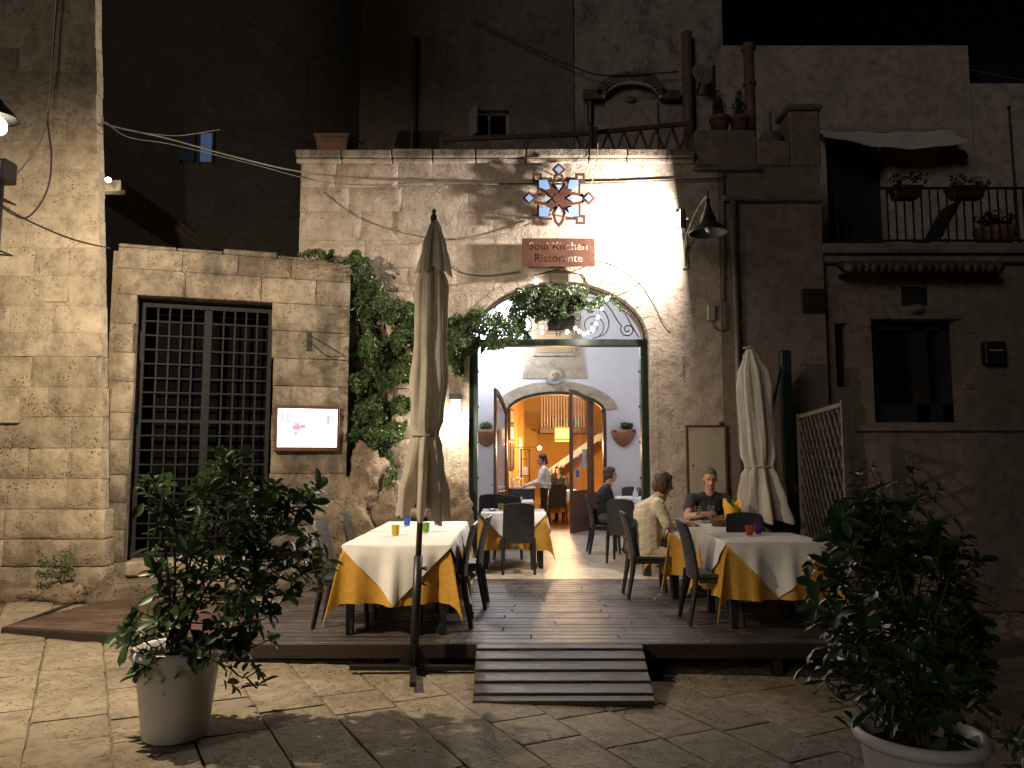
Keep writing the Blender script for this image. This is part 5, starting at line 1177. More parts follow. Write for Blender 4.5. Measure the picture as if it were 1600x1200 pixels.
MB().lathe([(0, .1), (.012, .09), (.022, .07), (.014, .05), (.03, .03), (.03, 0), (0, 0)], 12, (0, 0, H - .03)).obj('finial', 'polewood', um, smooth=True)
for i in range(8):
    a = i * math.pi / 4 + .3; MB().bar((.03 * math.cos(a), .03 * math.sin(a), H - .12), (.07 * math.cos(a), .065 * math.sin(a), 1.3), .014, .02).obj('rib', 'polewood', um)
for a0 in (.12, .12 + math.pi / 2):
    dv = Vector((math.cos(a0), math.sin(a0), 0)); MB().bar(dv * -.5 + Vector((0, 0, .045)), dv * .5 + Vector((0, 0, .045)), .05, .04).obj('base_bar', 'black', um, bevel=.004)
for i in range(4):
    a = .12 + i * math.pi / 2; MB().add([(.03 * math.cos(a), .03 * math.sin(a), .07), (.13 * math.cos(a), .13 * math.sin(a), .07), (.035 * math.cos(a), .035 * math.sin(a), .2), (.03 * math.cos(a) + .006, .03 * math.sin(a) + .006, .07), (.13 * math.cos(a) + .006, .13 * math.sin(a) + .006, .07), (.035 * math.cos(a) + .006, .035 * math.sin(a) + .006, .2)],
        [(0, 1, 2), (5, 4, 3), (0, 3, 4, 1), (1, 4, 5, 2), (2, 5, 3, 0)]).obj('gusset', 'black', um)
# right parasol on a side mast
c0 = at(1172, 545, 9.3); c1 = at(1196, 810, 9.25)
up2 = thing('side_mast_parasol', 'closed pale parasol hanging from a dark side mast beside the trellis', 'parasol', (at(1231, 700, 9.45).x, 9.45, 0)); L0 = Vector(up2.location)
tp = Vector(c0) - L0; bt = Vector(c1) - L0; Hh = tp.z - bt.z
P = [(tp.z, .035, .1), (tp.z - .08, .085, .2), (tp.z - .32, .165, .3), (tp.z - .5, .19, .3), (tp.z - .9, .19, .35), (tp.z - 1.3, .175, .4), (tp.z - 1.43, .155, .3), (tp.z - 1.55, .19, .5), (tp.z - 1.85, .235, .6), (bt.z, .29, .7)]
canopy(interp(P, 50), 8, 6, .05, ofs=lambda z: (tp.x + (bt.x - tp.x) * ((tp.z - z) / Hh) ** .8, tp.y)).obj('canopy', 'canvas2', up2, smooth=True)
MB().lathe([(.09, 0), (.09, .012), (.0, .03)], 16, (tp.x, tp.y, tp.z + .002)).obj('crown_cap', 'boxgrey', up2, smooth=True)
MB().bx(-.06, .06, -.06, .06, 0, at(1231, 548, 9.45).z).obj('mast', 'greensteel', up2, bevel=.008)
MB().bar((-.03, -.0, 2.75), (tp.x + .22, tp.y * .5, 1.9), .03, .03).obj('strut', 'greensteel', up2)
MB().bx(-.35, .35, -.04, .04, 0, .03).obj('base_bar', 'black', up2); MB().bx(-.04, .04, -.35, .35, .031, .06).obj('base_bar', 'black', up2)
mb = MB(); mb.tube([(tp.x + (bt.x - tp.x) * .58 + .17 * math.cos(a), tp.y + .155 * math.sin(a), tp.z - 1.43) for a in [2 * math.pi * i / 30 for i in range(31)]], .008, 6); mb.obj('tie_strap', 'canvas2', up2)
# ================================================================== trellis
ta, tb_ = at(1319, 634, 7.0), at(1249, 655, 9.15); tl = thing('trellis_panel', 'wooden diamond lattice trellis closing the right side of the deck', 'trellis', (ta.x, ta.y, 0)); TT = 2.0
tv = Vector((tb_.x - ta.x, tb_.y - ta.y, 0)); TL = tv.length; tu = tv.normalized(); tn = Vector((-tu.y, tu.x, 0))
def T_(s, z, o=0): return tu * s + tn * o + Vector((0, 0, z))
for s in (0, TL): MB().bar(T_(s, 0), T_(s, TT + .04), .06, .06, up=(tn.x, tn.y, 0)).obj('post', 'lathframe', tl, bevel=.004)
for z in (.12, TT): MB().bar(T_(.03, z), T_(TL - .03, z), .05, .045).obj('rail', 'lathframe', tl, bevel=.004)
stp = .21; z0_, z1_ = .145, TT - .023
for dg, oo in ((1, .012), (-1, -.012)):
    k = -(z1_ - z0_)
    while k < TL + (z1_ - z0_):
        pts = []
        for s, z in ((k, z0_), (k + dg * (z1_ - z0_), z1_)): pts.append([s, z])
        (sa_, za_), (sb_, zb2) = pts
        lo, hi = .03, TL - .03
        def clip(s, z, s2, z2):
            if s < lo: t = (lo - s) / (s2 - s); return lo, z + t * (z2 - z)
            if s > hi: t = (hi - s) / (s2 - s); return hi, z + t * (z2 - z)
            return s, z
        if max(sa_, sb_) > lo + .03 and min(sa_, sb_) < hi - .03:
            A_, B_ = clip(sa_, za_, sb_, zb2), clip(sb_, zb2, sa_, za_)
            if abs(A_[1] - B_[1]) > .05: MB().bar(T_(A_[0], A_[1], oo), T_(B_[0], B_[1], oo), .010, .03).obj('lath', 'lath', tl)
        k += stp
# ================================================================== potted shrubs
def leaf_mesh(name, L, W, mat, droop):
    mb = MB(); n = 5
    for i in range(n + 1):
        t = i / n; w_ = W * (math.sin(math.pi * min(1, t * .92 + .04)) ** .8) * (.55 + .6 * t) * (0.12 if i == n else 1); y = L * t; z = -droop * L * t * t
        mb.v += [(-w_ / 2, y, z + w_ * .18), (0, y, z), (w_ / 2, y, z + w_ * .18)]
    for i in range(n):
        a = i * 3; mb.f += [(a, a + 1, a + 4, a + 3), (a + 1, a + 2, a + 5, a + 4)]
    return mb.mesh(name, mat, True)
def shrub(name, label, loc, tips, pot, rng, L=.095, W=.042, leafmat='leaf', group=None, limit=300, trunks=7):
    t = thing(name, label, 'potted plant', loc, group=group)
    lm = [leaf_mesh('leaf', L * s, W * s, leafmat, d) for s, d in ((1, .15), (.85, .3), (1.1, .05), (.7, .2))]
    if pot:
        r, h = pot
        MB().lathe([(r * .66, 0), (r * .70, .01), (r * .80, h * .45), (r * .9, h * .86), (r * .92, h * .88), (r * .99, h * .89), (r * 1.03, h * .93), (r * 1.0, h * .985), (r * .95, h), (r * .9, h * .985), (r * .84, h * .86), (r * .8, h * .8)], 40).obj('pot', 'pot', t, smooth=True)
        MB().lathe([(0, h * .84), (r * .84, h * .83)], 30).obj('soil', 'soil', t)
        z0 = h * .83
    else: z0 = 0
    stems = MB(); leaves = []; TR_ = []; nodes = []
    hi = sorted(tips, key=lambda q: -q[2]); tips = hi[:len(hi) // 2:max(1, len(hi) // 2 // trunks)] + [q for q in hi if q not in hi[:len(hi) // 2:max(1, len(hi) // 2 // trunks)]]
    for (x, y, z, k) in tips:
        tip = Vector((x, y, z)); hgt = max(z - z0, .08)
        if len(TR_) < trunks or not nodes:
            b = Vector((rng.uniform(-.06, .06), rng.uniform(-.06, .06), z0))
            mid = b.lerp(tip, .5) + Vector((rng.uniform(-.04, .04) - x * .15, rng.uniform(-.04, .04), .06 + hgt * .05 + (.25 if z < z0 + .1 else 0)))
            pts = smoothpts([b, mid, tip], 6); TR_.append(pts); nodes += pts[3:]; r0 = .012
        else:
            b = min(nodes, key=lambda q: (q - tip).length + (3 * max(0, q.z - tip.z + .03)) + .25 * abs(q.z - z0))
            mid = b.lerp(tip, .5) + Vector((rng.uniform(-.03, .03), rng.uniform(-.03, .03), -.04)); pts = smoothpts([b, mid, tip], 4); nodes += pts[4:-2]; r0 = .006
        stems.tube(pts, [r0 - (r0 - .003) * i / (len(pts) - 1) for i in range(len(pts))], 5)
        d = (pts[-1] - pts[-3]).normalized(); u = d.orthogonal().normalized()
        for i in range(k):
            back = 0 if i < k * .55 else rng.uniform(.03, .2); q = pts[-1] - d * back
            a = i * 2.4 + rng.uniform(-.4, .4); rad = (Matrix.Rotation(a, 3, d) @ u); op = rng.uniform(.25, .75) if back == 0 else rng.uniform(-.1, .45)
            ydir = (rad + d * op + Vector((0, 0, -.1))).normalized(); zdir = (d - ydir * d.dot(ydir)); zdir = zdir.normalized() if zdir.length > .05 else ydir.orthogonal().normalized(); xdir = ydir.cross(zdir)
            leaves.append((q, Matrix((xdir, ydir, zdir)).transposed(), rng.uniform(.5, 1.3), rng.randrange(4)))
    st_ = stems.obj('stem', 'bark', t, smooth=True)
    leaves.sort(key=lambda l: (t.matrix_basis @ l[0]).y if False else l[0].y)
    rest = MB()
    for i, (q, rm, s, k) in enumerate(leaves):
        if i < limit:
            o = inst('leaf', lm[k], t); o.matrix_local = Matrix.Translation(q) @ rm.to_4x4() @ Matrix.Scale(s, 4)
        else:
            me = lm[k]; rest.add([q + rm @ (v.co * s) for v in me.vertices], [tuple(p.vertices) for p in me.polygons])
    if rest.v: o = rest.obj('inner_foliage', leafmat, t, smooth=True); o['kind'] = 'stuff'
    return t
def inpoly(x, y, P):
    c = False; n = len(P)
    for i in range(n):
        x1, y1 = P[i]; x2, y2 = P[(i + 1) % n]
        if (y1 > y) != (y2 > y) and x < (x2 - x1) * (y - y1) / (y2 - y1) + x1: c = not c
    return c
def tips_from(P, n, c, depth, rng, extra, kk=(9, 13)):
    xs = [p[0] for p in P]; ys = [p[1] for p in P]; out = []; tries = 0; used = []
    while len(out) < n and tries < 8000:
        tries += 1; u, v = rng.uniform(min(xs), max(xs)), rng.uniform(min(ys), max(ys))
        if not inpoly(u, v, P): continue
        dy = rng.uniform(-1, 1)
        if any((u - a) ** 2 + (v - b) ** 2 + (dy - e) ** 2 * 2500 < 11.5 ** 2 for a, b, e in used): continue
        used.append((u, v, dy)); p = at(u, v, c.y + dy * depth); out.append((p.x - c.x, p.y - c.y, p.z - c.z, rng.randint(*kk)))
    for u, v, dy in extra:
        p = at(u, v, c.y + dy); out.append((p.x - c.x, p.y - c.y, p.z - c.z, rng.randint(*kk)))
    return out
r5 = random.Random(21)
lc_ = Vector((-2.05, 4.86, gz(-2.05, 4.86) + .004))
polyL = [(325, 705), (375, 705), (425, 745), (455, 770), (495, 760), (505, 800), (490, 850), (505, 880), (470, 915), (430, 925), (400, 960), (420, 990), (410, 1020), (330, 1030), (225, 1010), (195, 985), (195, 960), (260, 940), (235, 880), (220, 830), (250, 800), (215, 770), (235, 745), (290, 765)]
tips = tips_from(polyL, 150, lc_, .32, r5, [(345, 712, 0), (495, 765, .05), (512, 875, .1), (500, 890, .1), (195, 1005, -.1), (222, 1052, -.2), (250, 1040, -.2), (400, 1050, -.15), (402, 1072, -.15), (385, 1010, -.1), (215, 955, -.1), (238, 752, 0), (480, 790, 0), (300, 1020, -.22), (262, 1000, -.22), (205, 975, -.15), (230, 985, -.2), (195, 990, 0), (235, 1035, -.25), (330, 1030, -.25), (360, 1020, -.2), (420, 1000, -.1), (280, 960, -.25), (250, 930, -.2), (425, 960, -.1), (445, 930, 0)])
shrub('potted_shrub', 'leafy glossy shrub in a white pot at the lower left', lc_, tips, (.27, .53), r5, .105, .05)
r6 = random.Random(33)
rc_ = Vector((1.93, 3.78, gz(1.93, 3.78) + .004))
polyR = [(1285, 850), (1320, 800), (1370, 770), (1420, 790), (1480, 830), (1530, 850), (1520, 940), (1545, 1030), (1530, 1090), (1480, 1125), (1380, 1125), (1320, 1080), (1265, 1030), (1275, 960), (1262, 900)]
tips = tips_from(polyR, 180, rc_, .3, r6, [(1270, 880, 0), (1262, 1040, 0), (1540, 1040, 0), (1385, 785, 0), (1365, 1110, -.2), (1450, 1180, -.2), (1290, 1065, -.1)], (8, 12))
shrub('potted_shrub', 'dense dark shrub in a white pot at the lower right', rc_, tips, (.29, .53), r6, .095, .045, leafmat='leaf')
r7 = random.Random(44)
cc = Vector((3.35, 6.6, gz(3.35, 6.6) + .004))
polyB = [(1335, 740), (1365, 722), (1400, 770), (1405, 730), (1425, 735), (1470, 760), (1450, 800), (1420, 850), (1340, 850)]
tips = tips_from(polyB, 26, cc, .2, r7, [(1365, 725, 0), (1468, 765, 0), (1425, 735, 0)], (8, 10))
b_ = shrub('tall_shrub', 'dim tall shrub rising behind the trellis and the right pot', cc, tips, (.24, .45), r7, .07, .03, 'leaf_dark')
cc = Vector((2.75, 4.0, gz(2.75, 4) + .004)); r8 = random.Random(9)
tips = tips_from([(1545, 1150), (1575, 1125), (1610, 1130), (1640, 1180), (1600, 1200)], 12, cc, .15, r8, [], (6, 8))
shrub('potted_shrub', 'small potted plant cut off by the lower right corner', cc, tips, (.15, .17), r8, .08, .035)
# weeds at the foot of the left house
wd = thing('wall_weed', 'pale green weed tuft growing at the foot of the left house', 'weed', tuple(at(90, 905, 8.48))); r9 = random.Random(2); mb = MB(); sm_ = MB()
for i in range(16):
    a = r9.uniform(-1.2, 1.2); p = Vector((math.sin(a) * r9.uniform(.1, .26), r9.uniform(-.1, .02), r9.uniform(.05, .32))); sm_.tube([(0, .05, 0), p * .6 + Vector((0, 0, .03)), p], .003, 4); leafcloud(mb, p, (.05, .04, .05), 16, .035, r9)
o = mb.obj('foliage', 'weed', wd); o['kind'] = 'stuff'; sm_.obj('stem', 'bark', wd)
# ================================================================== climbing vine
vn = thing('climbing_vine', 'dense green climbing vine hanging on the facade left of the doorway', 'vine', (-1.6, 9.9, 0)); r10 = random.Random(6)
mb = MB(); tw = MB(); V0 = Vector(vn.location)
def fill(P, n, yb, th, size, mb, org, edge=0):
    xs = [p[0] for p in P]; ys = [p[1] for p in P]; k = 0
    while k < n:
        u, v = r10.uniform(min(xs), max(xs)), r10.uniform(min(ys), max(ys))
        f = mnoise.noise(Vector((u * .03, v * .03, 1.3)))
        if not inpoly(u + 10 * mnoise.noise(Vector((v * .06, u * .06, 0))), v + 10 * mnoise.noise(Vector((u * .06, v * .06, 5))), P) or f < -.33: continue
        bul = max(0, .5 + f * 1.5 + .5 * mnoise.noise(Vector((u * .07, v * .07, 9)))); p = at(u, v, yb - th * bul * r10.uniform(.3, 1)); leafquad(mb, p - org, size * r10.uniform(.6, 1.35), r10, nrm=(.1, -.8, .45)); k += 1
fill([(546, 400), (575, 402), (590, 440), (620, 470), (650, 478), (655, 600), (640, 640), (632, 680), (610, 700), (622, 745), (606, 768), (585, 735), (560, 720), (546, 715)], 8200, 9.93, .35, .05, mb, V0)
fill([(636, 470), (660, 500), (700, 500), (740, 484), (790, 492), (820, 505), (810, 535), (770, 545), (745, 560), (728, 585), (712, 592), (700, 560), (650, 560)], 3600, 9.86, .32, .05, mb, V0)
fill([(440, 398), (470, 390), (520, 390), (560, 398), (580, 412), (546, 412), (500, 404)], 420, 9.55, .25, .055, mb, V0)
o = mb.obj('foliage', 'ivy', vn); o['kind'] = 'stuff'
for l in ([(600, 770), (590, 700), (575, 600), (560, 500), (560, 410), (500, 396)], [(598, 770), (610, 680), (620, 560), (640, 490), (720, 500), (800, 500)], [(605, 770), (600, 640), (600, 520), (580, 430)]):
    tw.tube([at(u, v, 9.93) - V0 for u, v in l], [.022, .018, .015, .012, .009, .007][:len(l)], 6)
tw.obj('stem', 'bark', vn, smooth=True)
v2 = thing('arch_garland', 'bright green vine garland lit under the arch of the doorway', 'vine', (acx, FY, asp)); mb = MB(); V1 = Vector(v2.location)
fill([(795, 478), (800, 452), (830, 450), (855, 443), (880, 452), (915, 452), (942, 468), (935, 480), (905, 488), (885, 496), (860, 494), (845, 505), (835, 528), (820, 530), (805, 518)], 2500, 9.95, .3, .05, mb, V1)
fill([(850, 440), (900, 443), (960, 462), (985, 490), (975, 490), (945, 466), (900, 452)], 130, 9.98, .08, .04, mb, V1)
o = mb.obj('foliage', 'ivy', v2); o['kind'] = 'stuff'
MB().tube(smoothpts([at(u, v, 9.97) - V1 for u, v in ((790, 500), (805, 475), (840, 458), (890, 462), (945, 468), (985, 492))], 4), .008, 6).obj('stem', 'bark', v2)
# bedrock below the vine
for i, (u, v, Y, rr, lb) in enumerate(((572, 750, 9.75, (.26, .25, .42), 'tall brown bedrock lump under the vine'), (555, 820, 9.7, (.34, .3, .5), 'dark bedrock boulder behind the left table chairs'), (612, 790, 9.8, (.3, .22, .36), 'rounded bedrock boulder below the vine tip'), (700, 800, 9.92, (.3, .14, .4), 'rough bedrock at the foot of the doorway pier'))):
    p = at(u, v, Y); o = boulder((0, 0, 0), rr, 60 + i, 'rock', 'bedrock_boulder', None, 44, 30, .45); o.location = p; tag(o, lb, 'rock', 'bedrock at the foot of the facade')
# ================================================================== people
def organic(name, prims, mats, parent, voxel=.009, smooth=4, noise_amp=0):
    mb = MB()
    for pr in prims:
        if pr[0] == 'c': mb.cap(pr[1], pr[2], pr[3], pr[4], 12)
        else: mb.ell(pr[1], pr[2], 16, 12, pr[4] if len(pr) > 4 else None)
    me = mb.mesh(name); o = bpy.data.objects.new('tmp', me); COL.objects.link(o)
    md = o.modifiers.new('r', 'REMESH'); md.mode = 'VOXEL'; md.voxel_size = voxel
    sm = o.modifiers.new('s', 'SMOOTH'); sm.factor = .5; sm.iterations = smooth
    bpy.context.view_layer.update(); out = bpy.data.meshes.new_from_object(o.evaluated_get(bpy.context.evaluated_depsgraph_get())); bpy.data.objects.remove(o)
    out.name = name; out.materials.clear()
    for m in mats: out.materials.append(MT[m])
    n = len(out.polygons); C = np.empty(n * 3); out.polygons.foreach_get('center', C); C = C.reshape(-1, 3)
    best = np.full(n, 1e9); idx = np.zeros(n, dtype=np.int32)
    for pr in prims:
        if pr[0] == 'c':
            a, b = np.array(pr[1]), np.array(pr[2]); d = b - a; l = max(d @ d, 1e-9); t = np.clip(((C - a) @ d) / l, 0, 1)
            dist = np.linalg.norm(C - (a + t[:, None] * d), axis=1) - (pr[3] + (pr[4] - pr[3]) * t); m = pr[5]
        else:
            q = C - np.array(pr[1])
            if len(pr) > 4: q = q @ np.array(pr[4])
            r = np.array(pr[2]); dist = (np.linalg.norm(q / r, axis=1) - 1) * r.min(); m = pr[3]
        k = dist < best; best[k] = dist[k]; idx[k] = mats.index(m)
    soft = [i for i, m in enumerate(mats) if m not in ('skin', 'eye', 'lips', 'black')]
    vs = set()
    for p, k in zip(out.polygons, idx):
        if k in soft: vs.update(p.vertices)
    hair = mats[0].startswith('hair')
    nv_ = len(out.vertices); co_ = np.empty(nv_ * 3, dtype=np.float32); no_ = np.empty(nv_ * 3, dtype=np.float32); out.vertices.foreach_get('co', co_); out.vertex_normals.foreach_get('vector', no_)
    for i in vs:
        c = Vector(co_[3 * i:3 * i + 3])
        if hair: dd = .006 * mnoise.noise(Vector((c.x * 70, c.y * 70, c.z * 14))) + .004 * mnoise.noise(c * 30)
        else: dd = .010 * mnoise.noise(Vector((c.x * 9, c.y * 9, c.z * 16))) - .010 * abs(mnoise.noise(Vector((c.x * 16 + 4, c.y * 16, c.z * 22))))
        co_[3 * i:3 * i + 3] += no_[3 * i:3 * i + 3] * dd
    out.vertices.foreach_set('co', co_)
    out.polygons.foreach_set('material_index', idx); out.polygons.foreach_set('use_smooth', [True] * n); out.update()
    return inst(name, out, parent)
def headprims(c, yaw=0, pitch=0, lipsm='lips', s=1.0):
    Rm = Matrix.Rotation(yaw, 3, 'Z') @ Matrix.Rotation(pitch, 3, 'X'); c = Vector(c)
    f = lambda p: tuple(c + Rm @ (Vector(p) * s))
    rr = lambda r: tuple(x * s for x in r)
    return [('e', f((0, -.012, .025)), rr((.073, .092, .083)), 'skin', Rm), ('e', f((0, .022, -.045)), rr((.056, .066, .072)), 'skin', Rm), ('e', f((0, .058, -.095)), rr((.026, .024, .024)), 'skin', Rm),
            ('c', f((0, .083, .005)), f((0, .104, -.036)), .010 * s, .0145 * s, 'skin'), ('e', f((.012, .096, -.04)), rr((.01, .012, .009)), 'skin', Rm), ('e', f((-.012, .096, -.04)), rr((.01, .012, .009)), 'skin', Rm),
            ('e', f((0, .072, .03)), rr((.052, .016, .012)), 'skin', Rm), ('e', f((.03, .076, .006)), rr((.013, .009, .008)), 'eye', Rm), ('e', f((-.03, .076, .006)), rr((.013, .009, .008)), 'eye', Rm),
            ('e', f((0, .083, -.068)), rr((.022, .009, .0075)), lipsm, Rm), ('e', f((.073, -.005, -.015)), rr((.011, .022, .03)), 'skin', Rm), ('e', f((-.073, -.005, -.015)), rr((.011, .022, .03)), 'skin', Rm),
            ('c', f((0, -.02, -.07)), tuple(c + Vector((0, -.035, -.17))), .05, .056, 'skin')], f, Rm
def hand(wr, d, nrm, side, curl=.5):
    wr, d, nrm = Vector(wr), Vector(d).normalized(), Vector(nrm).normalized(); x = d.cross(nrm).normalized() * side; nrm = x.cross(d).normalized() * side
    P = [('e', tuple(wr + d * .045), (.042, .05, .02), 'skin', Matrix((x, d, nrm)).transposed())]
    for i, (ox, ln) in enumerate(((.032, .062), (.011, .072), (-.010, .067), (-.031, .05))):
        b = wr + d * .082 + x * ox; m = b + (d * math.cos(curl * .6) - nrm * math.sin(curl * .6)) * ln * .55; e = m + (d * math.cos(curl * 1.7) - nrm * math.sin(curl * 1.7)) * ln * .5
        P += [('c', tuple(b), tuple(m), .0095, .0085, 'skin'), ('c', tuple(m), tuple(e), .0085, .007, 'skin')]
    b = wr + d * .025 + x * .035; m = b + (d * .6 + x * .7 - nrm * .25).normalized() * .04; e = m + (d * .9 + x * .1 - nrm * .3).normalized() * .032
    P += [('c', tuple(b), tuple(m), .013, .0105, 'skin'), ('c', tuple(m), tuple(e), .0105, .008, 'skin')]
    return P
def arm(sh, el, wr, sl, fm, r=(.062, .047, .043, .03), hd=None, nrm=(0, 0, 1), side=1, curl=.5):
    d = (Vector(wr) - Vector(el)).normalized()
    P = [('c', sh, el, r[0], r[1], sl), ('c', el, wr, r[2], r[3], fm)]
    return P + hand(wr, hd or d, nrm, side, curl)
def torso_seated(top, low, hunch=.06, fat=1.0, shw=.175):
    return [('e', (0, -.02, .57), (.175 * fat, .14 * fat, .12), low), ('c', (0, -.02, .62), (0, .0, .82), .135 * fat, .14 * fat, top), ('e', (0, -.01, .72), (.165 * fat, .125 * fat, .15), top), ('e', (0, .0, .92), (.175 * fat, .115 * fat, .15), top),
            ('c', (-shw, hunch * .5, 1.03), (shw, hunch * .5, 1.03), .062, .062, top), ('c', (-.08, hunch * .6, 1.05), (.08, hunch * .6, 1.05), .06, .06, top)]
def legs_seated(m, shoe='black', knee=.44, sp=.10, foot=.0):
    P = []
    for s in (-1, 1):
        P += [('c', (s * .09, 0, .555), (s * sp, knee, .53), .088, .066, m), ('c', (s * sp, knee, .52), (s * sp, knee - .02 + foot, .1), .06, .042, m), ('c', (s * sp, knee - .03 + foot, .05), (s * sp, knee + .12 + foot, .035), .042, .034, shoe), ('e', (s * sp, knee - .04 + foot, .04), (.035, .045, .04), shoe)]
    return P
# woman in the cream cardigan
w1 = thing('person', 'seated woman in a long cream knit cardigan with brown bobbed hair eating', 'person', (1.54, 8.65, 0), R(-90), 'diners')
hp_, hf, hR = headprims((0, .16, 1.235), 0, R(-16))
P = torso_seated('cream', 'cream', .12, 1.08, .165) + legs_seated('trousers') + hp_
P += [('c', (0, .08, 1.07), (0, .13, 1.12), .055, .052, 'skin'), ('c', (0, -.05, .54), (0, -.03, .9), .19, .155, 'cream'), ('c', (.07, -.05, .54), (.05, -.03, .92), .16, .13, 'cream'), ('c', (-.07, -.05, .54), (-.05, -.03, .92), .16, .13, 'cream'), ('c', (.13, -.08, .5), (.15, .16, .47), .09, .07, 'cream'), ('c', (-.13, -.08, .5), (-.15, .16, .47), .09, .07, 'cream'), ('c', (.0, -.12, .46), (.12, -.1, .44), .08, .08, 'cream'), ('c', (-.05, .06, 1.05), (.05, .06, 1.05), .06, .06, 'cream')]
P += arm((.19, .06, 1.01), (.23, .13, .80), (.13, .39, .80), 'cream', 'cream', (.075, .062, .058, .04), hd=(-.3, 1, -.05), nrm=(.2, 0, 1), side=1, curl=.7)
P += arm((-.19, .06, 1.01), (-.24, .14, .80), (-.12, .40, .80), 'cream', 'cream', (.075, .062, .058, .04), hd=(.3, 1, -.05), nrm=(-.2, 0, 1), side=-1, curl=.7)
organic('body', P, ['skin', 'cream', 'trousers', 'black', 'eye', 'lips'], w1, .0085)
HB = [('e', (0, -.03, .045), (.092, .098, .09)), ('e', (0, -.075, -.03), (.088, .055, .09)), ('e', (.073, -.025, -.035), (.028, .065, .085)), ('e', (-.073, -.025, -.035), (.028, .065, .085)), ('e', (0, .04, .078), (.06, .034, .034)), ('e', (.05, .028, .05), (.03, .04, .045)), ('e', (-.05, .028, .05), (.03, .04, .045)), ('e', (.06, .0, -.07), (.022, .035, .04)), ('e', (-.06, .0, -.07), (.022, .035, .04))]
organic('hair', [('e', hf(c), r, 'hair_brown', hR) for _, c, r in HB], ['hair_brown'], w1, .009, 2)
# man in the polo shirt
m1 = thing('person', 'seated grey haired man in a charcoal polo shirt holding a wine glass', 'person', (2.42, 9.58, 0), R(180), 'diners')
hp_, hf, hR = headprims((0, .13, 1.265), R(-6), R(-12), s=1.06)
P = torso_seated('polo', 'trousers', .1, 1.12, .205) + legs_seated('trousers') + hp_
P += [('c', (0, .06, 1.08), (0, .1, 1.15), .062, .06, 'skin'), ('c', (-.05, .085, 1.08), (0, .12, 1.03), .03, .02, 'polo'), ('c', (.05, .085, 1.08), (0, .12, 1.03), .03, .02, 'polo')]
for s in (1, -1): P += [('c', (s * .215, .05, 1.02), (s * .27, .14, .90), .075, .072, 'polo')]
P += arm((.215, .05, 1.02), (.31, .24, .815), (.13, .42, .86), 'skin', 'skin', (.05, .047, .045, .031), hd=(-.9, .5, .1), nrm=(0, .5, .8), side=1, curl=.9)
P += arm((-.215, .05, 1.02), (-.30, .24, .815), (-.06, .38, .815), 'skin', 'skin', (.05, .047, .045, .031), hd=(.9, .4, 0), nrm=(0, 0, 1), side=-1, curl=.6)
organic('body', P, ['skin', 'polo', 'trousers', 'black', 'eye', 'lips'], m1, .0085)
HM = [('e', (0, -.028, .042), (.081, .092, .082)), ('e', (0, -.07, -.01), (.072, .04, .06)), ('e', (.066, -.03, .01), (.018, .045, .045)), ('e', (-.066, -.03, .01), (.018, .045, .045)), ('e', (0, .045, .09), (.05, .03, .02))]
organic('hair', [('e', hf(c), tuple(x * 1.03 for x in r), 'hair_grey', hR) for _, c, r in HM], ['hair_grey'], m1, .008, 2)
# woman in black in the hall
w2 = thing('person', 'seated woman in a black jacket and grey green trousers in the hall', 'person', (1.5, 12.6, 0), R(-90), 'diners')
hp_, hf, hR = headprims((0, .11, 1.255), R(6), R(-4))
P = torso_seated('blackknit', 'jeans', .07, 1.05, .165) + legs_seated('jeans', 'black', .42, .11, -.06) + hp_
P += [('c', (0, .05, 1.07), (0, .085, 1.14), .054, .052, 'skin'), ('c', (.02, -.06, .66), (.02, -.08, .48), .13, .12, 'blackknit')]
P += arm((.18, .04, 1.02), (.22, .1, .78), (.13, .36, .80), 'blackknit', 'blackknit', (.068, .055, .05, .036), nrm=(0, 0, 1), side=1) + arm((-.18, .04, 1.02), (-.22, .1, .78), (-.13, .36, .80), 'blackknit', 'blackknit', (.068, .055, .05, .036), nrm=(0, 0, 1), side=-1)
organic('body', P, ['skin', 'blackknit', 'jeans', 'black', 'eye', 'lips'], w2, .010)
HS = [('e', (0, -.03, .045), (.088, .096, .088)), ('e', (0, -.07, -.02), (.082, .05, .075)), ('e', (.07, -.025, -.01), (.022, .05, .06)), ('e', (-.07, -.025, -.01), (.022, .05, .06)), ('e', (0, .036, .08), (.06, .034, .032))]
organic('hair', [('e', hf(c), r, 'hair_brown', hR) for _, c, r in HS], ['hair_brown'], w2, .010, 2)
# waitress
wx = at(851, 824, 16.35); w3 = thing('person', 'standing waitress in a white shirt and dark trousers at the inner doorway', 'person', (wx.x, 16.35, 0), R(84), 'staff')
hp_, hf, hR = headprims((0, .06, 1.49), R(0), R(-10))
P = [('e', (0, 0, .93), (.165, .12, .13), 'trousers'), ('c', (0, 0, .98), (0, 0, 1.2), .13, .135, 'shirt'), ('e', (0, -.005, .93), (.172, .13, .1), 'shirt'), ('e', (0, .0, 1.2), (.165, .11, .14), 'shirt'), ('c', (-.15, 0, 1.29), (.15, 0, 1.29), .06, .06, 'shirt'), ('c', (-.06, .01, 1.32), (.06, .01, 1.32), .055, .055, 'shirt'), ('c', (0, .01, 1.32), (0, .03, 1.4), .052, .05, 'skin')] + hp_
for s in (-1, 1): P += [('c', (s * .085, 0, .88), (s * .09, .02, .48), .088, .062, 'trousers'), ('c', (s * .09, .02, .48), (s * .09, -.01, .09), .06, .045, 'trousers'), ('c', (s * .09, -.03, .05), (s * .09, .13, .035), .042, .035, 'black')]
P += arm((.18, .0, 1.28), (.22, .12, 1.05), (.18, .36, .96), 'shirt', 'shirt', (.06, .052, .05, .036), nrm=(0, 0, 1), side=1) + arm((-.18, .0, 1.28), (-.22, .1, 1.04), (-.16, .36, .95), 'shirt', 'shirt', (.06, .052, .05, .036), nrm=(0, 0, 1), side=-1)
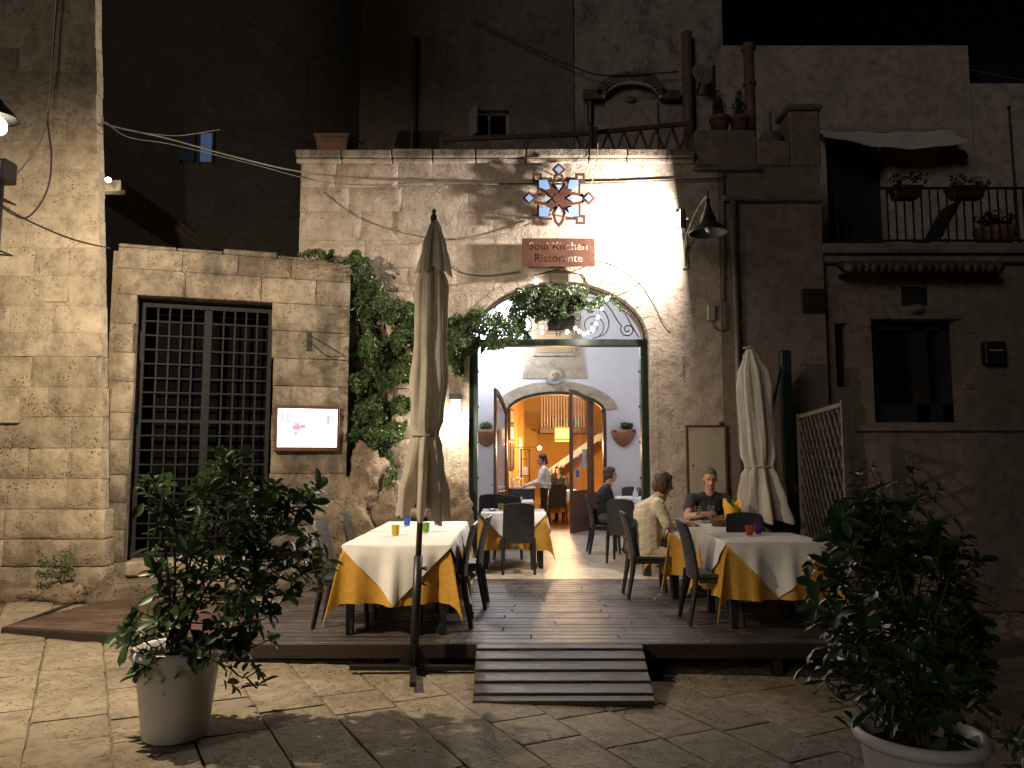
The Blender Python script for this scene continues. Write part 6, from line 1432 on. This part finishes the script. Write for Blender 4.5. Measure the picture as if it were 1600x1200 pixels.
organic('body', P, ['skin', 'shirt', 'trousers', 'black', 'eye', 'lips'], w3, .010)
HW = [('e', (0, -.03, .045), (.083, .094, .085)), ('e', (0, -.085, .02), (.05, .04, .05)), ('e', (0, -.10, -.05), (.03, .03, .07)), ('e', (.06, -.03, .0), (.02, .045, .045)), ('e', (-.06, -.03, .0), (.02, .045, .045))]
organic('hair', [('e', hf(c), r, 'hair_dark', hR) for _, c, r in HW], ['hair_dark'], w3, .010, 2)
MB().bar((-.17, -.0, .985), (.17, .0, .985), .27, .035).obj('apron_tie', 'shirt', w3, bevel=.01)
# diner deep inside
w4 = thing('person', 'seated diner in a black top far inside the dining room', 'person', (1.20, 19.2, 0), R(150), 'diners')
hp_, hf, hR = headprims((0, .1, 1.23), R(0), R(-10))
P = torso_seated('blackknit', 'trousers', .08, 1.0, .17) + legs_seated('trousers') + hp_ + [('c', (0, .04, 1.05), (0, .08, 1.12), .054, .052, 'skin')]
P += arm((.18, .04, 1.0), (.23, .14, .79), (.1, .36, .79), 'blackknit', 'blackknit', side=1) + arm((-.18, .04, 1.0), (-.23, .14, .79), (-.1, .36, .79), 'blackknit', 'blackknit', side=-1)
organic('body', P, ['skin', 'blackknit', 'trousers', 'black', 'eye', 'lips'], w4, .014)
organic('hair', [('e', hf(c), r, 'hair_dark', hR) for _, c, r in HB], ['hair_dark'], w4, .012, 2)
# ================================================================== inner doors
def door_leaf(name, label, hinge, ang, W, Ht, cut):       # leaf in local XZ, hinge at x=0
    t = thing(name, label, 'door', hinge, ang, 'inner hall door leaves'); b = .085
    tz = lambda x: Ht - cut * (1 - (x / W)) ** 1.6
    MB().prism([(0, 0), (b, 0), (b, tz(b)), (0, tz(0))], -.025, .025).obj('stile', 'doorwood', t, bevel=.004)
    MB().prism([(W - b, 0), (W, 0), (W, tz(W)), (W - b, tz(W - b))], -.025, .025).obj('stile', 'doorwood', t, bevel=.004)
    n = 8; up = [(b + (W - 2 * b) * i / n) for i in range(n + 1)]
    MB().prism([(x, tz(x) - .1) for x in up] + [(x, tz(x)) for x in reversed(up)], -.024, .024).obj('rail', 'doorwood', t)
    for z0, z1 in ((.0, .14), (.72, .84)): MB().bx(b + .001, W - b - .001, -.024, .024, z0, z1).obj('rail', 'doorwood', t, bevel=.004)
    MB().bx(b + .001, W - b - .001, -.012, .012, .141, .719).obj('lower_panel', 'doorwood', t); MB().bx(b + .08, W - b - .08, -.022, .022, .22, .64).obj('raised_panel', 'doorwood', t, bevel=.012)
    MB().prism([(b + .001, .841), (W - b - .001, .841)] + [(x, tz(x) - .101) for x in reversed(up)], -.003, .003).obj('pane', 'pane', t)
    hd = MB().tube([(W - .05, -.03, .98), (W - .05, -.07, .98), (W - .12, -.07, .98)], .01, 6).obj('handle', 'iron', t)
    return t
lw = .95
door_leaf('door_leaf', 'left wooden glazed door leaf swung towards us', (iX0 + .03, HY - .03, .01), math.atan2(-1, -.26), lw, isp + iri - .03, .44)
rdl = door_leaf('door_leaf', 'right wooden glazed door leaf standing half open with a blue sticker', (1.66, HY - .03, .01), math.atan2(-.86, -.50), lw, isp + iri - .04, .12)
MB().bx(.55, .70, .005, .009, 1.12, 1.27).obj('sticker', 'poster', rdl); MB().bx(.2, .4, .005, .008, 1.3, 1.7).obj('notice', 'paper', rdl); MB().bx(.1, .9, -.05, .05, .845, .86).obj('red_trim', 'tum_red', rdl)
fx = thing('fixed_door_panel', 'fixed glazed wooden panel at the right side of the inner arch', 'door', (1.68, HY + .1, .0))
zt = lambda x: isp + iri * math.sqrt(max(0, 1 - ((x - icx) / ihw) ** 2)) - .005
for a, b in ((1.68, 1.76), (1.95, 2.025)): MB().prism([(a, 0), (b, 0), (b, zt(b)), (a, zt(a))], HY + .08, HY + .14).obj('stile', 'doorwood', fx, world=True)
MB().bx(1.761, 1.949, HY + .09, HY + .13, 0, .8).obj('lower_panel', 'doorwood', fx, world=True); MB().prism([(1.761, .801), (1.949, .801), (1.949, zt(1.949) - .06), (1.761, zt(1.761) - .06)], HY + .105, HY + .111).obj('pane', 'pane', fx, world=True)
ar = thing('arch_door_frame', 'brown wooden frame lining the inner arch', 'door frame', (icx, HY, 0)); mb = MB()
pr = [(icx - (ihw - .035) * math.cos(math.pi * i / 20), HY + .06, isp + (iri - .035) * math.sin(math.pi * i / 20)) for i in range(21)]
for a, b in zip(pr, pr[1:]): mb.bar(a, b, .12, .07, up=(0, 0, 1))
mb.obj('head', 'doorwood', ar, world=True)
for x in (iX0 + .002, iX1 - .072): MB().bx(x, x + .07, HY + .0, HY + .079, 0, isp).obj('jamb', 'doorwood', ar, world=True)
# sun plaque
p = at(866, 590, HY - .02); sn = thing('sun_plaque', 'ceramic sun face plaque with a curved banner above the inner arch', 'plaque', (p.x, HY - .03, p.z)); sz = .17
ry = [(sz * (1.25 if i % 2 else .85) * math.cos(math.pi * i / 16), .04 + sz * (1.25 if i % 2 else .85) * math.sin(math.pi * i / 16)) for i in range(32)]
MB().prism(ry, -.005, .015).obj('rays', 'sunface', sn); MB().ell((0, -.01, .04), (sz * .6, .035, sz * .66), 16, 10).obj('face', 'beige', sn, smooth=True)
for x in (-.04, .04): MB().ell((x, -.042, .065), (.018, .008, .01), 8, 6).obj('eye', 'eye', sn)
MB().ell((0, -.048, .03), (.012, .014, .03), 8, 6).obj('nose', 'beige', sn, smooth=True); MB().ell((0, -.042, -.015), (.03, .008, .008), 8, 6).obj('mouth', 'lips', sn)
bn = [(.24 * math.cos(t), .07 + .22 * math.sin(t)) for t in [math.pi * (1.08 + .84 * i / 12) for i in range(13)]]; bi = [(.24 * math.cos(t), .07 + .155 * math.sin(t)) for t in [math.pi * (1.08 + .84 * i / 12) for i in range(13)]]
MB().prism(bn + list(reversed(bi)), -.055, -.045).obj('banner', 'ceramblue', sn)
# wall planters
for i, (u, lb) in enumerate(((975, 'terracotta half bowl planter with green plant on the right of the inner arch'), (760, 'terracotta half bowl planter with pale plant left of the inner arch'))):
    p = at(u, 672, HY - .1); t = thing('wall_planter', lb, 'planter', (p.x, HY, p.z - .36)); n = 14; pf = [(.02, .0), (.12, .06), (.22, .18), (.27, .30), (.275, .37), (.25, .37)]; mb = MB()
    for r, z in pf:
        for j in range(n + 1): a = math.pi * j / n; mb.v.append((r * math.cos(a), -.004 - r * .8 * math.sin(a), z))
    mb.f = [(k * (n + 1) + j + 1, k * (n + 1) + j, (k + 1) * (n + 1) + j, (k + 1) * (n + 1) + j + 1) for k in range(len(pf) - 1) for j in range(n)]
    mb.obj('bowl', 'terracotta', t, smooth=True); MB().bx(-.24, .24, -.18, -.01, .33, .35).obj('soil', 'soil', t); mb = MB(); leafcloud(mb, (.06 if i == 0 else 0, -.1, .44), (.15, .1, .10), 220, .055, random.Random(i)); o = mb.obj('foliage', 'ivy' if i == 0 else 'weed', t); o['kind'] = 'stuff'
# hall lamp, high on the inner wall at the left
hl = thing('hall_lamp', 'cool white globe lamp high on the inner hall wall', 'lamp', (-.36, HY, 4.12)); MB().ell((0, -.2, 0), (.11, .11, .11), 16, 10).obj('globe', 'coolglobe', hl, smooth=True); MB().tube([(0, -.12, -.0), (0, -.0, -.0)], .02, 8).obj('bracket', 'iron', hl); MB().lathe([(.0, .13), (.05, .12), (.06, .09)], 12, (0, -.2, 0)).obj('cap', 'iron', hl)
lamp('POINT', 'hall_lamp_light', hl, (0, -.42, -.0), 165, (.80, .87, 1.0), .11)
cl = thing('ceiling_lamp', 'round ceiling lamp in the covered hall', 'lamp', (1.2, 13.0, 5.45)); MB().lathe([(.0, -.07), (.12, -.06), (.16, -.02), (.16, 0)], 18).obj('bowl', EMIT('hall_bowl', (.95, .95, 1.0), 6), cl, smooth=True)
lamp('POINT', 'ceiling_lamp_light', cl, (0, 0, -.2), 155, (.96, .93, .95), .12)
# ================================================================== dining room beyond the inner arch
DY_ = HY + .35
struct('dining_room_floor', MB().bx(-1.2, 4, HY + .02, 22.3, -.12, -.004), 'woodfloor', 'warm wooden floor of the dining room')
MB_ = MB().add([(-.28, DY_ - .01, -.1), (.32, 20.2, -.1), (.32, 20.2, 4.6), (-.28, DY_ - .01, 4.6)], [(0, 1, 2, 3)]); MB_.add([(-.4, DY_ - .01, -.1), (.2, 20.3, -.1), (.2, 20.3, 4.6), (-.4, DY_ - .01, 4.6)], [(3, 2, 1, 0)])
struct('dining_room_wall', MB_, 'orange', 'ochre left wall of the dining room')
struct('dining_room_wall', MB().bx(-1, 4, 22.0, 22.15, -.1, 4.6), 'orange', 'ochre back wall of the dining room')
struct('dining_room_wall', MB().bx(3.6, 3.75, DY_, 22, -.1, 4.6), 'orange', 'ochre right wall of the dining room')
struct('dining_room_ceiling', MB().bx(-1, 4, DY_, 22.2, 4.6, 4.7), 'beige', 'pale ceiling of the dining room')
lf = thing('loft', 'open loft with white bars and bottles over the dining room', 'loft', (1.8, 20.6, 2.5)); zl = at(870, 668, 20.5).z
MB().bx(.75, 3.5, 20.5, 21.9, zl - .14, zl).obj('floor_slab', 'doorwood', lf, world=True)
for i in range(16):
    x = .8 + i * .075; MB().tube([(x, 20.55, zl), (x, 20.55, zl + 1.1)], .011, 6).obj('baluster', 'china', lf, world=True)
for i in range(9):
    x = 1.05 + i * .1; b = thing('bottle', ['first', 'second', 'third', 'fourth', 'fifth', 'sixth', 'seventh', 'eighth', 'ninth'][i] + ' wine bottle from the left along the loft edge', 'bottle', (x, 20.68, zl), group='bottles along the loft edge'); MB().lathe([(0, 0), (.036, 0), (.036, .19), (.014, .25), (.014, .31), (0, .31)], 10).obj('glass_body', ['void', 'tum_green', 'wicker'][i % 3], b, smooth=True); MB().lathe([(.0145, 0), (.0155, 0), (.0155, .06), (.0145, .06)], 8, (0, 0, .252)).obj('capsule', 'tum_red', b)
st_ = thing('staircase', 'white staircase rising to the right in the dining room', 'stairs', (1.3, 21.2, 0))
for i in range(9): MB().bx(.8 + i * .2, 1.02 + i * .2, 20.95, 21.7, 1.0 + i * .14, 1.09 + i * .14).obj('tread', 'china', st_, bevel=.006, world=True)
MB().bar((.8, 20.93, 1.0), (2.6, 20.93, 2.28), .03, .16).obj('stringer', 'china', st_, world=True)
for i in range(6): MB().tube([(.95 + i * .13, 20.9, .35), (.95 + i * .13, 20.9, 1.25)], .014, 6).obj('baluster', 'iron', st_, world=True)
p0 = at(879, 690, 19.0); ls = thing('pendant_lampshade', 'glowing orange drum lampshade hanging in the dining room', 'lamp', (p0.x, 19.0, p0.z)); hsh = at(879, 668, 19.0).z - p0.z
MB().lathe([(.19, 0), (.185, hsh)], 24).obj('shade', 'shade', ls, smooth=True)
for z in (.02, hsh - .03): MB().lathe([(.193, z), (.192, z + .045)], 24).obj('trim', 'shadeband', ls, smooth=True)
MB().tube([(0, 0, hsh - .02), (0, 0, 4.6 - p0.z)], .006, 6).obj('cord', 'cabled', ls)
lamp('POINT', 'pendant_light', ls, (0, 0, -.08), 190, (1, .62, .28), .1)
p0 = at(843, 700, 18.3); wb = thing('wall_bulb', 'bare warm bulb on the left dining room wall', 'lamp', tuple(p0)); MB().ell((0, 0, 0), (.045, .045, .045), 12, 8).obj('bulb', 'bulbwarm', wb, smooth=True); MB().tube([(0, 0, 0), (-.1, .02, .02), (-.6, .05, .02)], .01, 6).obj('arm', 'iron', wb); lamp('POINT', 'wall_bulb_light', wb, (.1, -.1, 0), 50, (1, .72, .42), .06)
a = at(824, 640, 17.6)
lamp_c = thing('ceiling_spot', 'warm ceiling spot just inside the inner arch', 'lamp', (.9, 17.6, 4.55)); MB().lathe([(0, 0), (.06, 0), (.06, -.1), (0, -.1)], 12).obj('can', 'iron', lamp_c); MB().lathe([(0, 0), (.05, 0)], 12, (0, 0, -.102)).obj('lens', 'bulbwarm', lamp_c); lamp('POINT', 'ceiling_spot_light', lamp_c, (0, 0, -.25), 170, (1, .78, .5), .1)
# pictures, niche, ornaments on the left wall
def onleft(u, v, off=.01):
    dx = (u - 800) / FPX / math.cos(PITCH); x0_, y0_, x1_, y1_ = -.28, DY_ - .01, .32, 20.2
    k = (x1_ - x0_) / (y1_ - y0_); Y = (x0_ - k * y0_) / (dx - k); p = at(u, v, Y); return p + Vector((off, -off * k, 0))
wd_ = Vector((.6, 3.36, 0)).normalized(); wn_ = Vector((wd_.y, -wd_.x, 0))
for i, (u0, u1, v0, v1, lb) in enumerate(((795, 801, 640, 662, 'upper framed picture on the ochre wall'), (795, 801, 665, 688, 'lower framed picture on the ochre wall'), (796, 802, 693, 735, 'tall wooden framed panel on the ochre wall'))):
    a, b = onleft(u0, v1), onleft(u1, v0); t = thing('framed_picture', lb, 'picture', tuple(a), group='pictures on the ochre wall'); L_ = Vector((b.x - a.x, b.y - a.y, 0)).length; Hh = b.z - a.z
    def wb_(name, s0, s1, z0, z1, o0, o1, mt):
        vs = [wd_ * s + wn_ * o + Vector((0, 0, z)) for z in (z0, z1) for s, o in ((s0, o1), (s1, o1), (s1, o0), (s0, o0))]; MB().add(vs, [(0, 3, 2, 1), (4, 5, 6, 7), (0, 1, 5, 4), (1, 2, 6, 5), (2, 3, 7, 6), (3, 0, 4, 7)]).obj(name, mt, t)
    wb_('frame', 0, L_, 0, Hh, 0, .02, 'doorwood'); wb_('canvas', L_ * .15, L_ * .85, Hh * .12, Hh * .88, .02, .024, ['beige', 'paper', 'lath'][i])
p = onleft(812, 745); nd = thing('arched_doorway', 'white arched doorway with a yellow head in the ochre wall', 'doorway', (p.x, p.y, 0)); 
def nbx(name, s, z0, z1, o, mt, arch=False):
    pts = [(-s, z0), (s, z0), (s, z1)] + ([(s * math.cos(math.pi * i / 10), z1 + s * .9 * math.sin(math.pi * i / 10)) for i in range(1, 10)] if arch else []) + [(-s, z1)]
    mb = MB().prism(pts, -o, -.001); ob = mb.obj(name, mt, nd); ob.rotation_euler = (0, 0, math.atan2(wd_.y, wd_.x)); return ob
nbx('door', .26, 0, 2.05, .02, 'china'); nbx('arch_head', .26, 2.06, 2.32, .02, 'yellow', True)
p = onleft(836, 672, .12); wr_ = thing('dried_wreath', 'dark dried branch wreath on the ochre wall', 'wreath', tuple(p)); mb = MB(); rr_ = random.Random(3)
for i in range(40): d_ = Vector((rr_.gauss(0, .13), rr_.gauss(0, .08), rr_.gauss(0, .16))); mb.tube([d_ * .2, d_ + Vector((0, 0, .02))], .01, 4)
mb.obj('twigs', 'bark', wr_); mb = MB(); leafcloud(mb, (0, 0, 0), (.2, .1, .22), 90, .06, rr_); mb.obj('leaves', 'wicker', wr_)['kind'] = 'stuff'
p = onleft(836, 640, .15); sh = thing('wall_shelf', 'high shelf with dark ornaments on the ochre wall', 'shelf', (p.x, p.y, p.z - .2)); MB().bx(-.12, .7, -.1, .1, -.03, 0).obj('board', 'doorwood', sh)
for i in range(5): o = thing('ornament', ['first', 'second', 'third', 'fourth', 'fifth'][i] + ' ornament from the left on the high shelf', 'ornament', (p.x - .05 + i * .15, p.y, p.z - .2), group='ornaments on the high shelf'); MB().lathe([(0, 0), (.04, 0), (.055, .1), (.03, .18 + .05 * (i % 3)), (.045, .25 + .05 * (i % 3)), (0, .26 + .05 * (i % 3))], 10).obj('vase_body', ['void', 'china', 'wicker'][i % 3], o, smooth=True); MB().tube([(0, 0, .2), (.02, 0, .4)], .01, 5).obj('stalk', 'bark', o)
hb_ = at(828, 770, 17.7); sb = thing('sideboard', 'tall dark rack against the ochre wall behind the waitress', 'rack', (.32, 18.6, 0))
for x in (-.1, .1): MB().bx(x - .02, x + .02, -.05, .05, 0, 1.75).obj('upright', 'doorwood', sb)
for z in (.3, .7, 1.1, 1.5, 1.73): MB().bx(-.12, .12, -.12, .12, z, z + .02).obj('shelf_board', 'doorwood', sb)
for z in (.72, 1.12): MB().bx(-.06, .05, -.08, .06, z + .002, z + .2).obj('stack', 'paper', sb)
# service counter the waitress reaches to
ct = thing('service_counter', 'pale topped service counter the waitress reaches over', 'counter', (.22, 16.95, 0)); MB().bx(-.35, .3, -.22, .22, .86, .9).obj('top', 'china', ct, bevel=.006); MB().bx(-.33, .27, -.2, .2, 0, .858).obj('cabinet', 'doorwood', ct, bevel=.006)
for i in range(3): q = thing('glass_stack', ['left white cup stack on the service counter', 'middle clear glass stack on the service counter', 'right clear glass stack on the service counter'][i], 'glasses', (.0 + i * .09, 16.9, .9), group='glasses on the counter'); MB().lathe([(.03, 0), (.04, .2), (.037, .2), (.028, .01)], 12).obj('lower_glass', 'china' if i == 0 else 'glass', q, smooth=True); MB().lathe([(.031, 0), (.041, .06), (.038, .06), (.029, .01)], 12, (0, 0, .15)).obj('upper_glass', 'glass', q, smooth=True)
# table inside
table(1.15, 18.6, .8, .8, 'inside the dining room by the black clad diner', 9.4)
chair(1.02, 18.05, 8, 'chair inside the dining room behind the waitress'); chair(1.2, 19.2, 150, 'chair under the diner inside the dining room')
# ================================================================== pieces of parts go one level deeper
SUB = {'window_frame': 'window', 'rim': 'planter', 'soil': 'pot', 'wine': 'bowl', 'vent_flap': 'canopy', 'tie_strap': 'canopy', 'finial': 'pole', 'clamp_knob': 'sleeve', 'gusset': 'base_bar',
       'raised_panel': 'lower_panel', 'handle': 'stile', 'trim': 'shade', 'capsule': 'glass_body', 'slot': 'case', 'lock': 'door', 'front_panel': 'case', 'pediment_moulding': 'pediment', 'sticker': 'pane', 'notice': 'pane',
       'pier_cap': 'pier', 'hinge_stud': 'post', 'eye': 'face', 'nose': 'face', 'mouth': 'face', 'joint_collar': 'pipe', 'cowl': 'pipe', 'crown_cap': 'canopy', 'roller': 'fabric', 'hood': 'arm'}
bn_ = lambda o: o.name.split('.')[0]
def mid_(o): return sum((v.co for v in o.data.vertices), Vector()) / max(1, len(o.data.vertices))
for t in [o for o in bpy.data.objects if o.parent is None and o.get('category')]:
    ch = list(t.children)
    for c in ch:
        tg = SUB.get(bn_(c))
        if not tg or c.type != 'MESH': continue
        cand = [k for k in ch if bn_(k) == tg and k is not c and k.type == 'MESH' and k.location.length < 1e-6 and abs(k.rotation_euler.x) + abs(k.rotation_euler.y) + abs(k.rotation_euler.z) < 1e-6]
        if cand: c.parent = min(cand, key=lambda k: (mid_(k) - mid_(c)).length)
